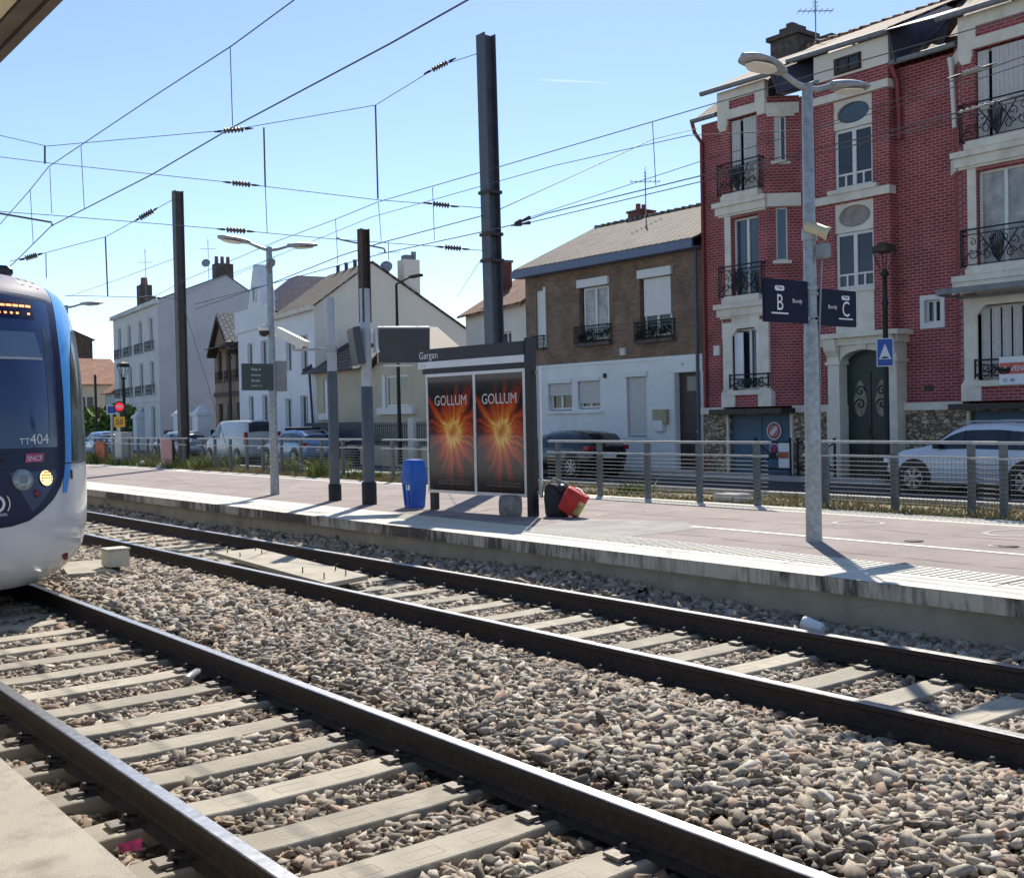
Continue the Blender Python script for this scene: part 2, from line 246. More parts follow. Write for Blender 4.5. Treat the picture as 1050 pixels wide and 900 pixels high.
# ------------------------------------------------------------------ mesh builder
class Fr:
    def __init__(s, o, u, n): s.o = V(o); s.u = V(u); s.n = V(n); s.z = V((0, 0, 1))
    def P(s, u, z, d=0): return s.o + s.u * u + s.z * z + s.n * d
WX = lambda X: Fr((X, 0, 0), (0, 1, 0), (1, 0, 0))     # wall in plane X=const, u = world Y, depth inwards +X
class MB:
    def __init__(s): s.v = []; s.f = []; s.m = []; s.sm = []
    def add(s, vs, fs, mi=0, smooth=False):
        b = len(s.v); s.v.extend([tuple(p) for p in vs])
        for f in fs: s.f.append([b + i for i in f]); s.m.append(mi); s.sm.append(smooth)
        return s
    def quad(s, a, b, c, d, mi=0): return s.add([a, b, c, d], [(0, 1, 2, 3)], mi)
    def poly(s, pts, mi=0): return s.add(pts, [tuple(range(len(pts)))], mi)
    def hexa(s, p, mi=0): return s.add(p, [(0, 3, 2, 1), (4, 5, 6, 7), (0, 1, 5, 4), (1, 2, 6, 5), (2, 3, 7, 6), (3, 0, 4, 7)], mi)
    def box(s, a, b, mi=0):
        x0, y0, z0 = a; x1, y1, z1 = b
        return s.hexa([(x0, y0, z0), (x1, y0, z0), (x1, y1, z0), (x0, y1, z0), (x0, y0, z1), (x1, y0, z1), (x1, y1, z1), (x0, y1, z1)], mi)
    def bev(s, a, b, r, mi=0):      # box with chamfered vertical edges and top/bottom edges
        x0, y0, z0 = a; x1, y1, z1 = b
        def ring(i, z): return [(x0 + i + r, y0 + i, z), (x1 - i - r, y0 + i, z), (x1 - i, y0 + i + r, z), (x1 - i, y1 - i - r, z), (x1 - i - r, y1 - i, z), (x0 + i + r, y1 - i, z), (x0 + i, y1 - i - r, z), (x0 + i, y0 + i + r, z)]
        return s.rings([ring(r * .7, z0), ring(0, z0 + r), ring(0, z1 - r), ring(r * .7, z1)], True, True, mi)
    def rings(s, rs, c0=True, c1=True, mi=0, smooth=False, closed=True):
        n = len(rs[0]); vs = [p for r in rs for p in r]; fs = []
        for i in range(len(rs) - 1):
            for j in range(n if closed else n - 1):
                k = (j + 1) % n; fs.append((i * n + j, i * n + k, (i + 1) * n + k, (i + 1) * n + j))
        s.add(vs, fs, mi, smooth)
        if c0: s.poly(list(reversed(rs[0])), mi)
        if c1: s.poly(rs[-1], mi)
        return s
    def fbox(s, F_, u0, u1, z0, z1, d0, d1, mi=0):
        P = F_.P
        return s.hexa([P(u0, z0, d0), P(u1, z0, d0), P(u1, z0, d1), P(u0, z0, d1), P(u0, z1, d0), P(u1, z1, d0), P(u1, z1, d1), P(u0, z1, d1)], mi)
    def tube(s, pts, r, n=6, mi=0, caps=True, smooth=True):
        pts = [V(p) for p in pts]; rs = []; rr = r if isinstance(r, (list, tuple)) else [r] * len(pts); last = None
        for i, p in enumerate(pts):
            t = (pts[min(i + 1, len(pts) - 1)] - pts[max(i - 1, 0)])
            t = t.normalized() if t.length > 1e-9 else V((0, 0, 1))
            a = last if last is not None else (V((0, 0, 1)) if abs(t.z) < .9 else V((1, 0, 0)))
            e = (a - t * a.dot(t)); e = e.normalized() if e.length > 1e-6 else t.orthogonal().normalized(); last = e; b = t.cross(e)
            rs.append([p + (e * math.cos(k * 2 * math.pi / n + .4) + b * math.sin(k * 2 * math.pi / n + .4)) * rr[i] for k in range(n)])
        return s.rings(rs, caps, caps, mi, smooth)
    def lathe(s, c, prof, n=16, mi=0, ax=(0, 0, 1), smooth=True):
        ax = V(ax).normalized(); e = ax.orthogonal().normalized(); b = ax.cross(e); c = V(c)
        return s.rings([[c + ax * h + (e * math.cos(k * 2 * math.pi / n) + b * math.sin(k * 2 * math.pi / n)) * r for k in range(n)] for r, h in prof], True, True, mi, smooth)
    def prism(s, pts, ext, mi=0):
        e = V(ext); return s.rings([[V(p) for p in pts], [V(p) + e for p in pts]], True, True, mi)
    def wall(s, F_, u0, u1, z0, z1, holes=(), dep=.18, mi=0, top=None):
        us = sorted({u0, u1, *[h[0] for h in holes], *[h[1] for h in holes]}); zs = sorted({z0, z1, *[h[2] for h in holes], *[h[3] for h in holes]})
        us = [u for u in us if u0 - 1e-6 <= u <= u1 + 1e-6]; zs = [z for z in zs if z0 - 1e-6 <= z <= z1 + 1e-6]; P = F_.P
        for i in range(len(us) - 1):
            for j in range(len(zs) - 1):
                uc = (us[i] + us[i + 1]) / 2; zc = (zs[j] + zs[j + 1]) / 2
                if any(h[0] < uc < h[1] and h[2] < zc < h[3] for h in holes): continue
                s.quad(P(us[i], zs[j]), P(us[i + 1], zs[j]), P(us[i + 1], zs[j + 1]), P(us[i], zs[j + 1]), mi)
        for a, b, c, d in [h[:4] for h in holes]:
            s.quad(P(a, c), P(a, d), P(a, d, dep), P(a, c, dep), mi); s.quad(P(b, c), P(b, d), P(b, d, dep), P(b, c, dep), mi)
            s.quad(P(a, c), P(b, c), P(b, c, dep), P(a, c, dep), mi); s.quad(P(a, d), P(b, d), P(b, d, dep), P(a, d, dep), mi)
        return s
    def build(s, name, mats, parent=None, bevel=0, sub=0):
        me = bpy.data.meshes.new(name); off = parent_loc(parent)
        vv = [(p[0] - off[0], p[1] - off[1], p[2] - off[2]) for p in s.v] if off else s.v
        me.from_pydata(vv, [], s.f); mats = mats if isinstance(mats, (list, tuple)) else [mats]
        for m in mats: me.materials.append(m)
        me.polygons.foreach_set('material_index', s.m); me.polygons.foreach_set('use_smooth', s.sm); me.update()
        o = bpy.data.objects.new(name, me); COL.objects.link(o)
        if parent: o.parent = parent
        if bevel:
            b = o.modifiers.new('bevel', 'BEVEL'); b.width = bevel; b.segments = 2; b.limit_method = 'ANGLE'
        if sub:
            b = o.modifiers.new('sub', 'SUBSURF'); b.levels = sub; b.render_levels = sub
        return o
def parent_loc(o):
    if o is None: return None
    x = V((0, 0, 0))
    while o: x += o.location; o = o.parent
    return tuple(x)
def tag(o, label=None, cat=None, group=None, kind=None):
    if label: o['label'] = label
    if cat: o['category'] = cat
    if group: o['group'] = group
    if kind: o['kind'] = kind
    return o
def thing(name, label, cat, loc=(0, 0, 0), group=None):
    o = bpy.data.objects.new(name, None); COL.objects.link(o); o.location = loc; o.empty_display_size = .2
    return tag(o, label, cat, group)
def copy_tree(o, parent=None):
    c = o.copy(); COL.objects.link(c); c.parent = parent
    for ch in list(o.children): copy_tree(ch, c)
    return c
def struct(mb, name, mat): return tag(mb.build(name, mat), kind='structure')
FONT = {}
def text_pts(txt, size, align='LEFT', bold=0):
    cu = bpy.data.curves.new('t', 'FONT'); cu.offset = bold; cu.body = txt; cu.size = size; cu.align_x = align; cu.resolution_u = 3
    o = bpy.data.objects.new('t', cu); COL.objects.link(o); bpy.context.view_layer.update()
    me = bpy.data.meshes.new_from_object(o.evaluated_get(bpy.context.evaluated_depsgraph_get()))
    vs = [tuple(v.co) for v in me.vertices]; fs = [tuple(p.vertices) for p in me.polygons]
    bpy.data.objects.remove(o); bpy.data.curves.remove(cu); bpy.data.meshes.remove(me); return vs, fs
def text_on(mb, fn, txt, size, align='LEFT', mi=0, sx=1, bold=0):
    vs, fs = text_pts(txt, size, align, 0)
    mb.add([fn(x * sx, y) for x, y, z in vs], fs, mi)
    return mb
def spiral(c, e1, e2, r0, r1, a0, a1, n=14):
    return [V(c) + (V(e1) * math.cos(a0 + (a1 - a0) * i / n) + V(e2) * math.sin(a0 + (a1 - a0) * i / n)) * (r0 + (r1 - r0) * i / n) for i in range(n + 1)]
# ------------------------------------------------------------------ world + sun
SUN_AZ, SUN_EL = math.radians(44.5), math.radians(45.5)
w = bpy.data.worlds.new('World'); SC.world = w; w.use_nodes = True; nt = w.node_tree; bg = nt.nodes['Background']
sky = nt.nodes.new('ShaderNodeTexSky'); sky.sky_type = 'NISHITA'; sky.sun_disc = False; sky.sun_elevation = SUN_EL; sky.sun_rotation = SUN_AZ
sky.air_density = .85; sky.dust_density = .28; sky.ozone_density = 1.5; sky.altitude = 900
nt.links.new(sky.outputs[0], bg.inputs[0]); bg.inputs[1].default_value = .135
sd = V((math.cos(SUN_EL) * math.sin(SUN_AZ), math.cos(SUN_EL) * math.cos(SUN_AZ), math.sin(SUN_EL)))
ld = bpy.data.lights.new('sun', 'SUN'); ld.energy = 4.8; ld.angle = math.radians(.53); ld.color = (1, .93, .82)
lo = bpy.data.objects.new('sun', ld); COL.objects.link(lo); lo.rotation_euler = sd.to_track_quat('Z', 'Y').to_euler()
SC.view_settings.view_transform = 'Standard'; SC.view_settings.look = 'None'; SC.view_settings.exposure = .42; SC.view_settings.gamma = 1; SC.view_settings.use_curve_mapping = False
SC.cycles.use_denoising = True; SC.cycles.max_bounces = 6; SC.cycles.use_adaptive_sampling = True
# ================================================================== SETTING
PZ = .32; T1, T2 = 1.941, 5.704; G = 1.435
b = MB(); b.quad((-600, -600, -.6), (900, -600, -.6), (900, 1500, -.6), (-600, 1500, -.6)); struct(b, 'ground', m_ground)
# ballast bed profile across X
def bz(x, y=0):
    pr = [(1.0, -.25), (1.85, -.225), (2.0, -.203), (3.35, -.203), (3.52, -.165), (4.0, -.085), (5.0, -.085), (5.5, -.17), (5.75, -.203), (7.1, -.203), (7.35, -.15), (7.95, -.06 + .03 * math.sin(y * .9) + (.05 if 8 < y < 15 else 0))]
    return float(np.interp(x, [q[0] for q in pr], [q[1] for q in pr]))
b = MB(); xs = np.linspace(.9, 7.95, 40); ys = list(np.arange(-3, 30, .5)) + list(np.arange(30, 140, 4)); vs = []; fs = []
for y in ys:
    for x in xs: vs.append((x, y, bz(x, y) - .035))
nx = len(xs)
for j in range(len(ys) - 1):
    for i in range(nx - 1): a = j * nx + i; fs.append((a, a + 1, a + nx + 1, a + nx))
b.add(vs, fs); struct(b, 'ballast_bed', m_ballast)
# stones
def keep(P):
    k = np.ones(len(P), bool)
    for tx, ph in ((T1 + G / 2, 11.303), (T2 + G / 2, 7.309)):
        d = np.abs((P[:, 1] - ph + .3) % .6 - .3); ax_ = np.abs(P[:, 0] - tx); r_ = rng.random(len(P))
        k &= ~((ax_ < .95) & (d < .150)) & ~((ax_ >= .95) & (ax_ < 1.2) & (d < .13) & (r_ < .6)) & ~((np.abs(ax_ - G / 2 - .036) < .10))
    return k
def stones(regions, mat, name, label):
    tv = []
    phi = (1 + 5 ** .5) / 2
    ico = np.array([(-1, phi, 0), (1, phi, 0), (-1, -phi, 0), (1, -phi, 0), (0, -1, phi), (0, 1, phi), (0, -1, -phi), (0, 1, -phi), (phi, 0, -1), (phi, 0, 1), (-phi, 0, -1), (-phi, 0, 1)], float); ico /= np.linalg.norm(ico[0])
    tri = np.array([(0, 11, 5), (0, 5, 1), (0, 1, 7), (0, 7, 10), (0, 10, 11), (1, 5, 9), (5, 11, 4), (11, 10, 2), (10, 7, 6), (7, 1, 8), (3, 9, 4), (3, 4, 2), (3, 2, 6), (3, 6, 8), (3, 8, 9), (4, 9, 5), (2, 4, 11), (6, 2, 10), (8, 6, 7), (9, 8, 1)])
    cub = np.array([(-1, -1, -1), (1, -1, -1), (1, 1, -1), (-1, 1, -1), (-1, -1, 1), (1, -1, 1), (1, 1, 1), (-1, 1, 1), (0, 0, -1.25), (0, 0, 1.25), (-1.3, 0, 0), (1.3, 0, 0)], float) * .66
    tri = np.array([(8, 1, 0), (8, 2, 1), (8, 3, 2), (8, 0, 3), (9, 4, 5), (9, 5, 6), (9, 6, 7), (9, 7, 4), (10, 0, 4), (10, 4, 7), (10, 7, 3), (10, 3, 0), (11, 1, 2), (11, 2, 6), (11, 6, 5), (11, 5, 1), (0, 1, 5), (0, 5, 4), (2, 3, 7), (2, 7, 6)])
    tv = np.array([cub * rng.uniform(.62, 1.38, (12, 3)) * rng.uniform(.62, 1.38, (1, 3)) + rng.normal(0, .12, (12, 3)) for _ in range(40)])
    AV = []; n0 = 0
    for (x0, x1, y0, y1, spx, rad, lift) in regions:
        gx, gy = np.meshgrid(np.arange(x0, x1, spx), np.arange(y0, y1, spx)); P = np.stack([gx.ravel(), gy.ravel()], 1); P += rng.uniform(-.5, .5, P.shape) * spx
        P = P[keep(P)]
        n = len(P); z = np.array([bz(a, c) for a, c in P]) + rng.uniform(-.02, .012, n) + lift
        q = rng.normal(size=(n, 4)); q /= np.linalg.norm(q, axis=1, keepdims=True); w_, x_, y_, z_ = q.T
        R = np.stack([1 - 2 * (y_ * y_ + z_ * z_), 2 * (x_ * y_ - w_ * z_), 2 * (x_ * z_ + w_ * y_), 2 * (x_ * y_ + w_ * z_), 1 - 2 * (x_ * x_ + z_ * z_), 2 * (y_ * z_ - w_ * x_), 2 * (x_ * z_ - w_ * y_), 2 * (y_ * z_ + w_ * x_), 1 - 2 * (x_ * x_ + y_ * y_)], 1).reshape(n, 3, 3)
        T = tv[rng.integers(0, 40, n)] * np.array([1.35, .95, .58]); S = (rad * rng.lognormal(0, .32, n)).clip(rad * .5, rad * 1.7)
        yaw = rng.uniform(0, 6.28, n); tl = rng.normal(0, .38, (n, 2))
        cz, sz = np.cos(yaw), np.sin(yaw); W = T.copy(); W[..., 0] = T[..., 0] * cz[:, None] - T[..., 1] * sz[:, None]; W[..., 1] = T[..., 0] * sz[:, None] + T[..., 1] * cz[:, None]
        ca, sa = np.cos(tl[:, 0]), np.sin(tl[:, 0]); yy = W[..., 1] * ca[:, None] - W[..., 2] * sa[:, None]; zz = W[..., 1] * sa[:, None] + W[..., 2] * ca[:, None]; W[..., 1] = yy; W[..., 2] = zz
        ca, sa = np.cos(tl[:, 1]), np.sin(tl[:, 1]); xx = W[..., 0] * ca[:, None] - W[..., 2] * sa[:, None]; zz = W[..., 0] * sa[:, None] + W[..., 2] * ca[:, None]; W[..., 0] = xx; W[..., 2] = zz
        W = W * S[:, None, None] + np.stack([P[:, 0], P[:, 1], z], 1)[:, None, :]; AV.append(W.reshape(-1, 3))
    A = np.concatenate(AV); ns = len(A) // 12; FI = (np.arange(ns)[:, None, None] * 12 + tri[None]).reshape(-1, 3)
    me = bpy.data.meshes.new(name); me.vertices.add(len(A)); me.vertices.foreach_set('co', A.astype(np.float32).ravel()); nf = len(FI)
    me.loops.add(nf * 3); me.loops.foreach_set('vertex_index', FI.astype(np.int32).ravel()); me.polygons.add(nf); me.polygons.foreach_set('loop_start', np.arange(0, nf * 3, 3, dtype=np.int32)); me.polygons.foreach_set('loop_total', np.full(nf, 3, np.int32)); me.update(); me.validate()
    me.materials.append(mat); o = bpy.data.objects.new(name, me); COL.objects.link(o); return tag(o, label, 'gravel', kind='stuff')
stones([(1.1, 7.3, 2.2, 9.5, .034, .0225, 0), (3.4, 5.7, 2.2, 9.5, .055, .026, .014), (1.1, 7.3, 9.5, 16, .048, .031, 0), (3.4, 5.7, 9.5, 16, .08, .036, .014), (2.0, 7.3, 16, 28, .085, .047, 0), (2.0, 7.3, 28, 60, .2, .09, -.02)], m_stone, 'ballast', 'pale grey and tan crushed stone ballast around both tracks')
stones([(7.28, 7.98, 2.5, 12, .042, .030, .0), (7.28, 7.98, 12, 24, .06, .038, .0), (7.22, 7.98, 24, 50, .15, .08, 0), (7.4, 7.98, 2.5, 20, .10, .032, .012)], m_stone, 'ballast', 'darker strip of ballast banked against the far platform wall')
# far platform
Y0, Y1 = -2, 75
b = MB(); b.box((7.94, Y0, -.35), (13.25, Y1, PZ - .135)); struct(b, 'platform_wall', m_pwall)
b = MB()
y = Y0
while y < Y1: b.box((7.85, y + .006, PZ - .13), (8.28, y + 2.0, PZ)); y += 2.006
struct(b, 'platform_coping', m_coping)
b = MB(); b.box((8.284, Y0, PZ - .13), (13.25, Y1, PZ - .004)); struct(b, 'platform_base', m_asph)
b = MB(); b.quad((8.284, Y0, PZ), (8.95, Y0, PZ), (8.95, Y1, PZ), (8.284, Y1, PZ)); b.quad((12.65, Y0, PZ), (13.25, Y0, PZ), (13.25, Y1, PZ), (12.65, Y1, PZ)); struct(b, 'platform_edge_paving', m_strip)
b = MB(); b.quad((7.852, Y0, PZ + .003), (8.28, Y0, PZ + .003), (8.28, Y1, PZ + .003), (7.852, Y1, PZ + .003)); struct(b, 'platform_edge_top', m_strip)
b = MB(); b.quad((8.954, Y0, PZ), (12.646, Y0, PZ), (12.646, Y1, PZ), (8.954, Y1, PZ)); struct(b, 'platform_surface', m_asph)
pp = [onZ(px, py, PZ + .002) for px, py in ((548, 541), (640, 551), (722, 541), (700, 535), (590, 531))]
b = MB(); b.poly([(p.x, p.y, PZ + .003) for p in pp]); struct(b, 'asphalt_patch', M('grey_asphalt_patch', (.33, .31, .295), .9, var=.15, sc=3, bump=.3, bsc=200, grime=.4, gsc=2))
b = MB(); y = -1.4
while y < 40: b.quad((8.30, y, PZ + .0025), (8.94, y, PZ + .0025), (8.94, y + .010, PZ + .0025), (8.30, y + .010, PZ + .0025)); y += 2.006
tag(b.build('paving_joints', m_chim), kind='structure')
b = MB()
for (a0, a1, wob, ph) in (((9.3, 3), (9.6, 16), .10, 0), ((11.4, 2), (10.9, 22), .16, 2), ((9.0, 13), (12.6, 15), .08, 4), ((10.2, 20), (9.9, 40), .1, 1)):
    for k in range(60):
        t0, t1 = k / 60, (k + 1) / 60; f_ = lambda t: (a0[0] + (a1[0] - a0[0]) * t + wob * math.sin(t * 19 + ph) * .5 + wob * .3 * math.sin(t * 61 + ph), a0[1] + (a1[1] - a0[1]) * t + wob * .4 * math.sin(t * 37))
        p, q = f_(t0), f_(t1); wd = .010 + .008 * math.sin(k * 1.7); d_ = V((q[0] - p[0], q[1] - p[1], 0)).normalized(); nn = V((-d_.y, d_.x, 0)) * wd
        b.quad((p[0] - nn.x, p[1] - nn.y, PZ + .0015), (q[0] - nn.x, q[1] - nn.y, PZ + .0015), (q[0] + nn.x, q[1] + nn.y, PZ + .0015), (p[0] + nn.x, p[1] + nn.y, PZ + .0015))
tag(b.build('asphalt_cracks', M('crack_filler', (.13, .115, .11), .9)), kind='structure')
b = MB()
for x0, x1 in ((8.46, 8.92), (12.78, 13.06)):
    y = 2.6
    while y < 14:
        b.box((x0, y, PZ), (x1, y + .035, PZ + .007)); y += .085
struct(b, 'tactile_paving', m_tact)
b = MB(); b.quad((10.2, Y0, PZ + .004), (10.3, Y0, PZ + .004), (10.3, 9.6, PZ + .004), (10.2, 9.6, PZ + .004)); struct(b, 'platform_line', m_white)
for i, (px, py, rx, ry) in enumerate(((880, 536, .30, .33), (1040, 546, .42, .30), (1033, 560, .14, .2), (640, 526, .55, .10))):
    c = onZ(px, py, PZ + .004); b = MB(); R1 = []; R2 = []
    for k in range(24): a = k * math.pi / 12; R1.append((c.x + rx * math.cos(a), c.y + ry * math.sin(a), PZ + .004)); R2.append((c.x + rx * .8 * math.cos(a), c.y + ry * .8 * math.sin(a), PZ + .004))
    b.rings([R1, R2], False, False); struct(b, 'worn_paint_mark', m_worn)
for i, (px, py) in enumerate(((937, 554.5), (1034, 560))):
    c = onZ(px, py, PZ + .004); b = MB(); b.lathe((c.x, c.y, PZ + .001), [(.10, 0), (.10, .006), (.02, .007)], 16); o = b.build('drain_cover', m_rust); tag(o, ['small rusty drain cover beside the white line', 'round drain cover inside a worn white paint ring'][i], 'drain cover')
# near platform
b = MB(); b.box((-6, -8, -.3), (1.18, 40, .20)); struct(b, 'near_platform_wall', m_pwall)
b = MB(); b.bev((-6, -8, .204), (1.18, 40, .35), .012); struct(b, 'near_platform', m_nearplat)
# verge, kerb, street, pavement
b = MB(); vs = []; fs = []; ys = np.arange(-5, 90, 1.0)
for y in ys:
    for x, z in ((13.25, PZ - .03), (13.6, PZ - .02), (14.2, PZ + .01), (14.78, PZ - .02)): vs.append((x, y, z + .015 * math.sin(y * 1.7 + x * 3)))
for j in range(len(ys) - 1):
    for i in range(3): a = j * 4 + i; fs.append((a, a + 1, a + 5, a + 4))
b.add(vs, fs); struct(b, 'verge', m_verge)
b = MB(); b.box((14.78, -8, -.5), (14.95, 110, PZ + .07)); struct(b, 'street_kerb_wall', m_kerb)
b = MB(); b.quad((14.95, -20, -.21), (80, -20, -.21), (80, 260, -.21), (14.95, 260, -.21)); struct(b, 'street', m_street)
b = MB(); b.box((24.95, -10, -.5), (25.12, 31.5, -.06)); b.prism([(24.95, 31.5, -.5), (25.12, 31.5, -.5), (32.5, 90, -.5), (32.3, 90, -.5)], (0, 0, .44)); struct(b, 'pavement_kerb', m_kerb)
b = MB(); b.prism([(25.12, -10, -.5), (40, -10, -.5), (48, 90, -.5), (32.5, 90, -.5), (25.12, 31.5, -.5)], (0, 0, .43)); struct(b, 'pavement', m_pave)
# grass
def blades(name, label, mat, regs, cat):
    vs = []; fs = []
    for (x0, x1, y0, y1, n, h, zf) in regs:
        for _ in range(n):
            x = rng.uniform(x0, x1); y = rng.uniform(y0, y1); z = zf; a = rng.uniform(0, 6.28); hh = h * rng.uniform(.4, 1.3); wd = .006 + .012 * rng.random() + hh * .02; ln = rng.normal(0, .5, 2) * hh
            k = len(vs); dx, dy = math.cos(a) * wd, math.sin(a) * wd
            vs += [(x - dx, y - dy, z), (x + dx, y + dy, z), (x + ln[0] * .4 + dx * .7, y + ln[1] * .4 + dy * .7, z + hh * .6), (x + ln[0] * .4 - dx * .7, y + ln[1] * .4 - dy * .7, z + hh * .6), (x + ln[0], y + ln[1], z + hh)]
            fs += [(k, k + 1, k + 2, k + 3), (k + 3, k + 2, k + 4)]
    b = MB(); b.add(vs, fs); o = b.build(name, mat); return tag(o, label, cat, kind='stuff')
blades('dry_grass', 'strip of short straw coloured dry grass along the fence', m_dry, [(13.27, 14.78, 6, 16, 9000, .06, PZ - .03), (13.22, 14.78, 16, 34, 10000, .11, PZ - .03), (13.4, 14.78, 6.5, 12, 900, .12, PZ - .03)], 'grass')
gw = [(13.3, 14.4, 32, 47, 4600, .30, PZ - .03)]
for _ in range(26):
    x, y = rng.uniform(13.3, 14.6), rng.uniform(7, 46); gw.append((x - .2, x + .2, y - .3, y + .3, 110, (.22 if y < 25 else .42), PZ - .03))
blades('weeds', 'green weeds growing along the foot of the far fence', m_green, gw, 'weeds')
c0, c1 = CAMP + ray(552, 82) * 2.6, CAMP + ray(624, 85) * 2.6
b = MB(); b.tube([c0, c0.lerp(c1, .3), c1], [1.2, 3.2, 1.6], 8); cm = bpy.data.materials.new('contrail_vapour'); cm.use_nodes = True; cm.node_tree.nodes.remove(cm.node_tree.nodes['Principled BSDF']); pv = cm.node_tree.nodes.new('ShaderNodeVolumePrincipled'); pv.inputs['Density'].default_value = .025; pv.inputs['Anisotropy'].default_value = .5; pv.inputs['Color'].default_value = (.95, .95, .95, 1); cm.node_tree.links.new(pv.outputs[0], [n for n in cm.node_tree.nodes if n.type == 'OUTPUT_MATERIAL'][0].inputs['Volume']); tag(b.build('contrail', cm), kind='stuff')
# ================================================================== RAILS AND SLEEPERS
def rail(xc, y0, y1, label):
    pr = [(-.036, -.004), (-.030, 0), (.030, 0), (.036, -.004), (.036, -.036), (.010, -.05), (.009, -.13), (.020, -.145), (.070, -.160), (.070, -.172), (-.070, -.172), (-.070, -.160), (-.020, -.145), (-.009, -.13), (-.010, -.05), (-.036, -.036)]
    b = MB(); ys = [y0, y1]; n = len(pr)
    r = [[V((xc + p[0], y, p[1])) for p in pr] for y in ys]
    for i in range(n):
        k = (i + 1) % n; b.quad(r[0][i], r[0][k], r[1][k], r[1][i], 0 if i in (0, 1, 2) else 1)
    b.poly(r[0], 1); b.poly(r[1], 1); o = b.build('rail', [m_railtop, m_railside]); tag(o, label, 'rail', 'running rails')
rail(T1 - .036, -2, 60, 'rail of the near track closest to the near platform'); rail(T1 + G + .036, -2, 60, 'rail of the near track on the side of the open ballast')
rail(T2 - .036, -2, 90, 'rail of the far track on the side of the open ballast'); rail(T2 + G + .036, -2, 90, 'rail of the far track closest to the far platform')
def sleeper_proto():
    r = thing('sleeper', '', 'sleeper', group='concrete sleepers')
    b = MB(); ztop = 0
    st = [(-1.2, -.012), (-.95, 0), (-.55, 0), (-.4, -.006), (.4, -.006), (.55, 0), (.95, 0), (1.2, -.012)]
    b.rings([[(x, -.135, -.17), (x, -.116, z - .006), (x, -.110, z), (x, .110, z), (x, .116, z - .006), (x, .135, -.17)] for x, z in st], True, True)
    b.build('block', m_conc, r)
    for i, (x, w2) in enumerate(((-.30, .16), (0, .2), (.32, .16))):
        b = MB(); z = -.006
        for y0, y1, x0, x1 in ((-.05, -.044, x - w2 / 2, x + w2 / 2), (.044, .05, x - w2 / 2, x + w2 / 2), (-.044, .044, x - w2 / 2, x - w2 / 2 + .006), (-.044, .044, x + w2 / 2 - .006, x + w2 / 2)): b.box((x0, y0, z - .004), (x1, y1, z + .0008))
        b.build('moulded_mark', m_conc, r)
    for sx in (-1, 1):
        for side in (-1, 1):
            b = MB(); xc = sx * (G / 2 + .036); x0 = xc + side * .072
            b.box((min(x0, x0 + side * .10), -.075, 0), (max(x0, x0 + side * .10), .075, .008), 0)
            b.box((min(x0 + side * .06, x0 + side * .125), -.05, .008), (max(x0 + side * .06, x0 + side * .125), .05, .024), 1)
            b.lathe((x0 + side * .045, 0, .006), [(.02, 0), (.02, .038), (.013, .05), (.004, .052)], 8, 0)
            b.tube([(x0 - side * .03, -.05, .02), (x0 + side * .02, -.055, .032), (x0 + side * .05, -.01, .034), (x0 + side * .05, .01, .034), (x0 + side * .02, .055, .032), (x0 - side * .03, .05, .02)], .007, 5, 0)
            b.build('rail_clip', [m_clip, m_clipl], r)
    return r
SP = sleeper_proto(); n_s = 0
def place_sleeper(x, y, parts, lab):
    global n_s
    if n_s == 0: r = SP
    elif parts: r = copy_tree(SP)
    else:
        r = SP.copy(); COL.objects.link(r)
        for ch in SP.children:
            if ch.name.startswith('block'): c = ch.copy(); COL.objects.link(c); c.parent = r
    n_s += 1; r.location = (x, y, -.168 + rng.uniform(-.004, .004)); r.rotation_euler.z = rng.normal(0, .006); r['label'] = lab
LAB1 = 'pale concrete sleeper under the two rails of the near track in front of the tram'; LAB2 = 'pale concrete sleeper under the two rails of the far track by the platform'
for k in range(-2, 15): place_sleeper(T1 + G / 2, 11.303 - .6 * k, True, LAB1)
for k in range(-50, 8): place_sleeper(T2 + G / 2, 7.309 - .6 * k, k > -16, LAB2)
# board between rails of far track
r = thing('cover_slab', 'long concrete slab with steel pins lying between the rails of the far track', 'slab', (6.3, 12.5, -.10))
b = MB(); b.prism([(5.86, 10.8, -.085), (6.50, 11.0, -.085), (6.72, 14.3, -.06), (6.1, 14.3, -.06)], (0, 0, .05)); b.build('slab', m_conc, r, bevel=.008)
for x, y in ((6.0, 11.1), (6.3, 11.15), (6.05, 11.7), (6.42, 11.6), (6.15, 13.6), (6.5, 13.7), (6.2, 14.1), (6.6, 14.1)):
    b = MB(); b.lathe((x, y, -.04), [(.007, 0), (.007, .075), (.004, .08)], 6); b.build('pin', m_clip, r)
b = MB(); b.prism([(4.0, 13.6, -.09), (4.5, 13.5, -.09), (4.75, 14.5, -.06), (4.2, 14.6, -.06)], (0, 0, .07)); tag(b.build('flat_stone_slab', m_conc, bevel=.01), 'flat pale slab lying on the ballast beside the tram', 'slab')
c = V((4.62, 13.78, -.07)); r = thing('track_box', 'small cream box on a short stand in the ballast beside the tram', 'signal box', c)
b = MB(); b.bev((c.x - .13, c.y - .13, .0), (c.x + .13, c.y + .13, .20), .012); b.build('housing', m_signalbox, r)
b = MB(); b.bev((c.x - .14, c.y - .14, .202), (c.x + .14, c.y + .14, .222), .006); b.build('lid', m_signalbox, r)
b = MB(); b.lathe((c.x, c.y, -.09), [(.07, 0), (.05, .05), (.04, .10)], 10); b.build('stand', m_black, r)
c = onX(834, 640, 7.42); b = MB(); b.lathe((c.x, c.y - .09, c.z - .03), [(.036, 0), (.05, .02), (.058, .16), (.054, .175)], 14, 0, (-.15, 1, .22)); tag(b.build('plastic_tub', m_plastic), 'white plastic tub lying in the stones between far track and platform', 'litter')
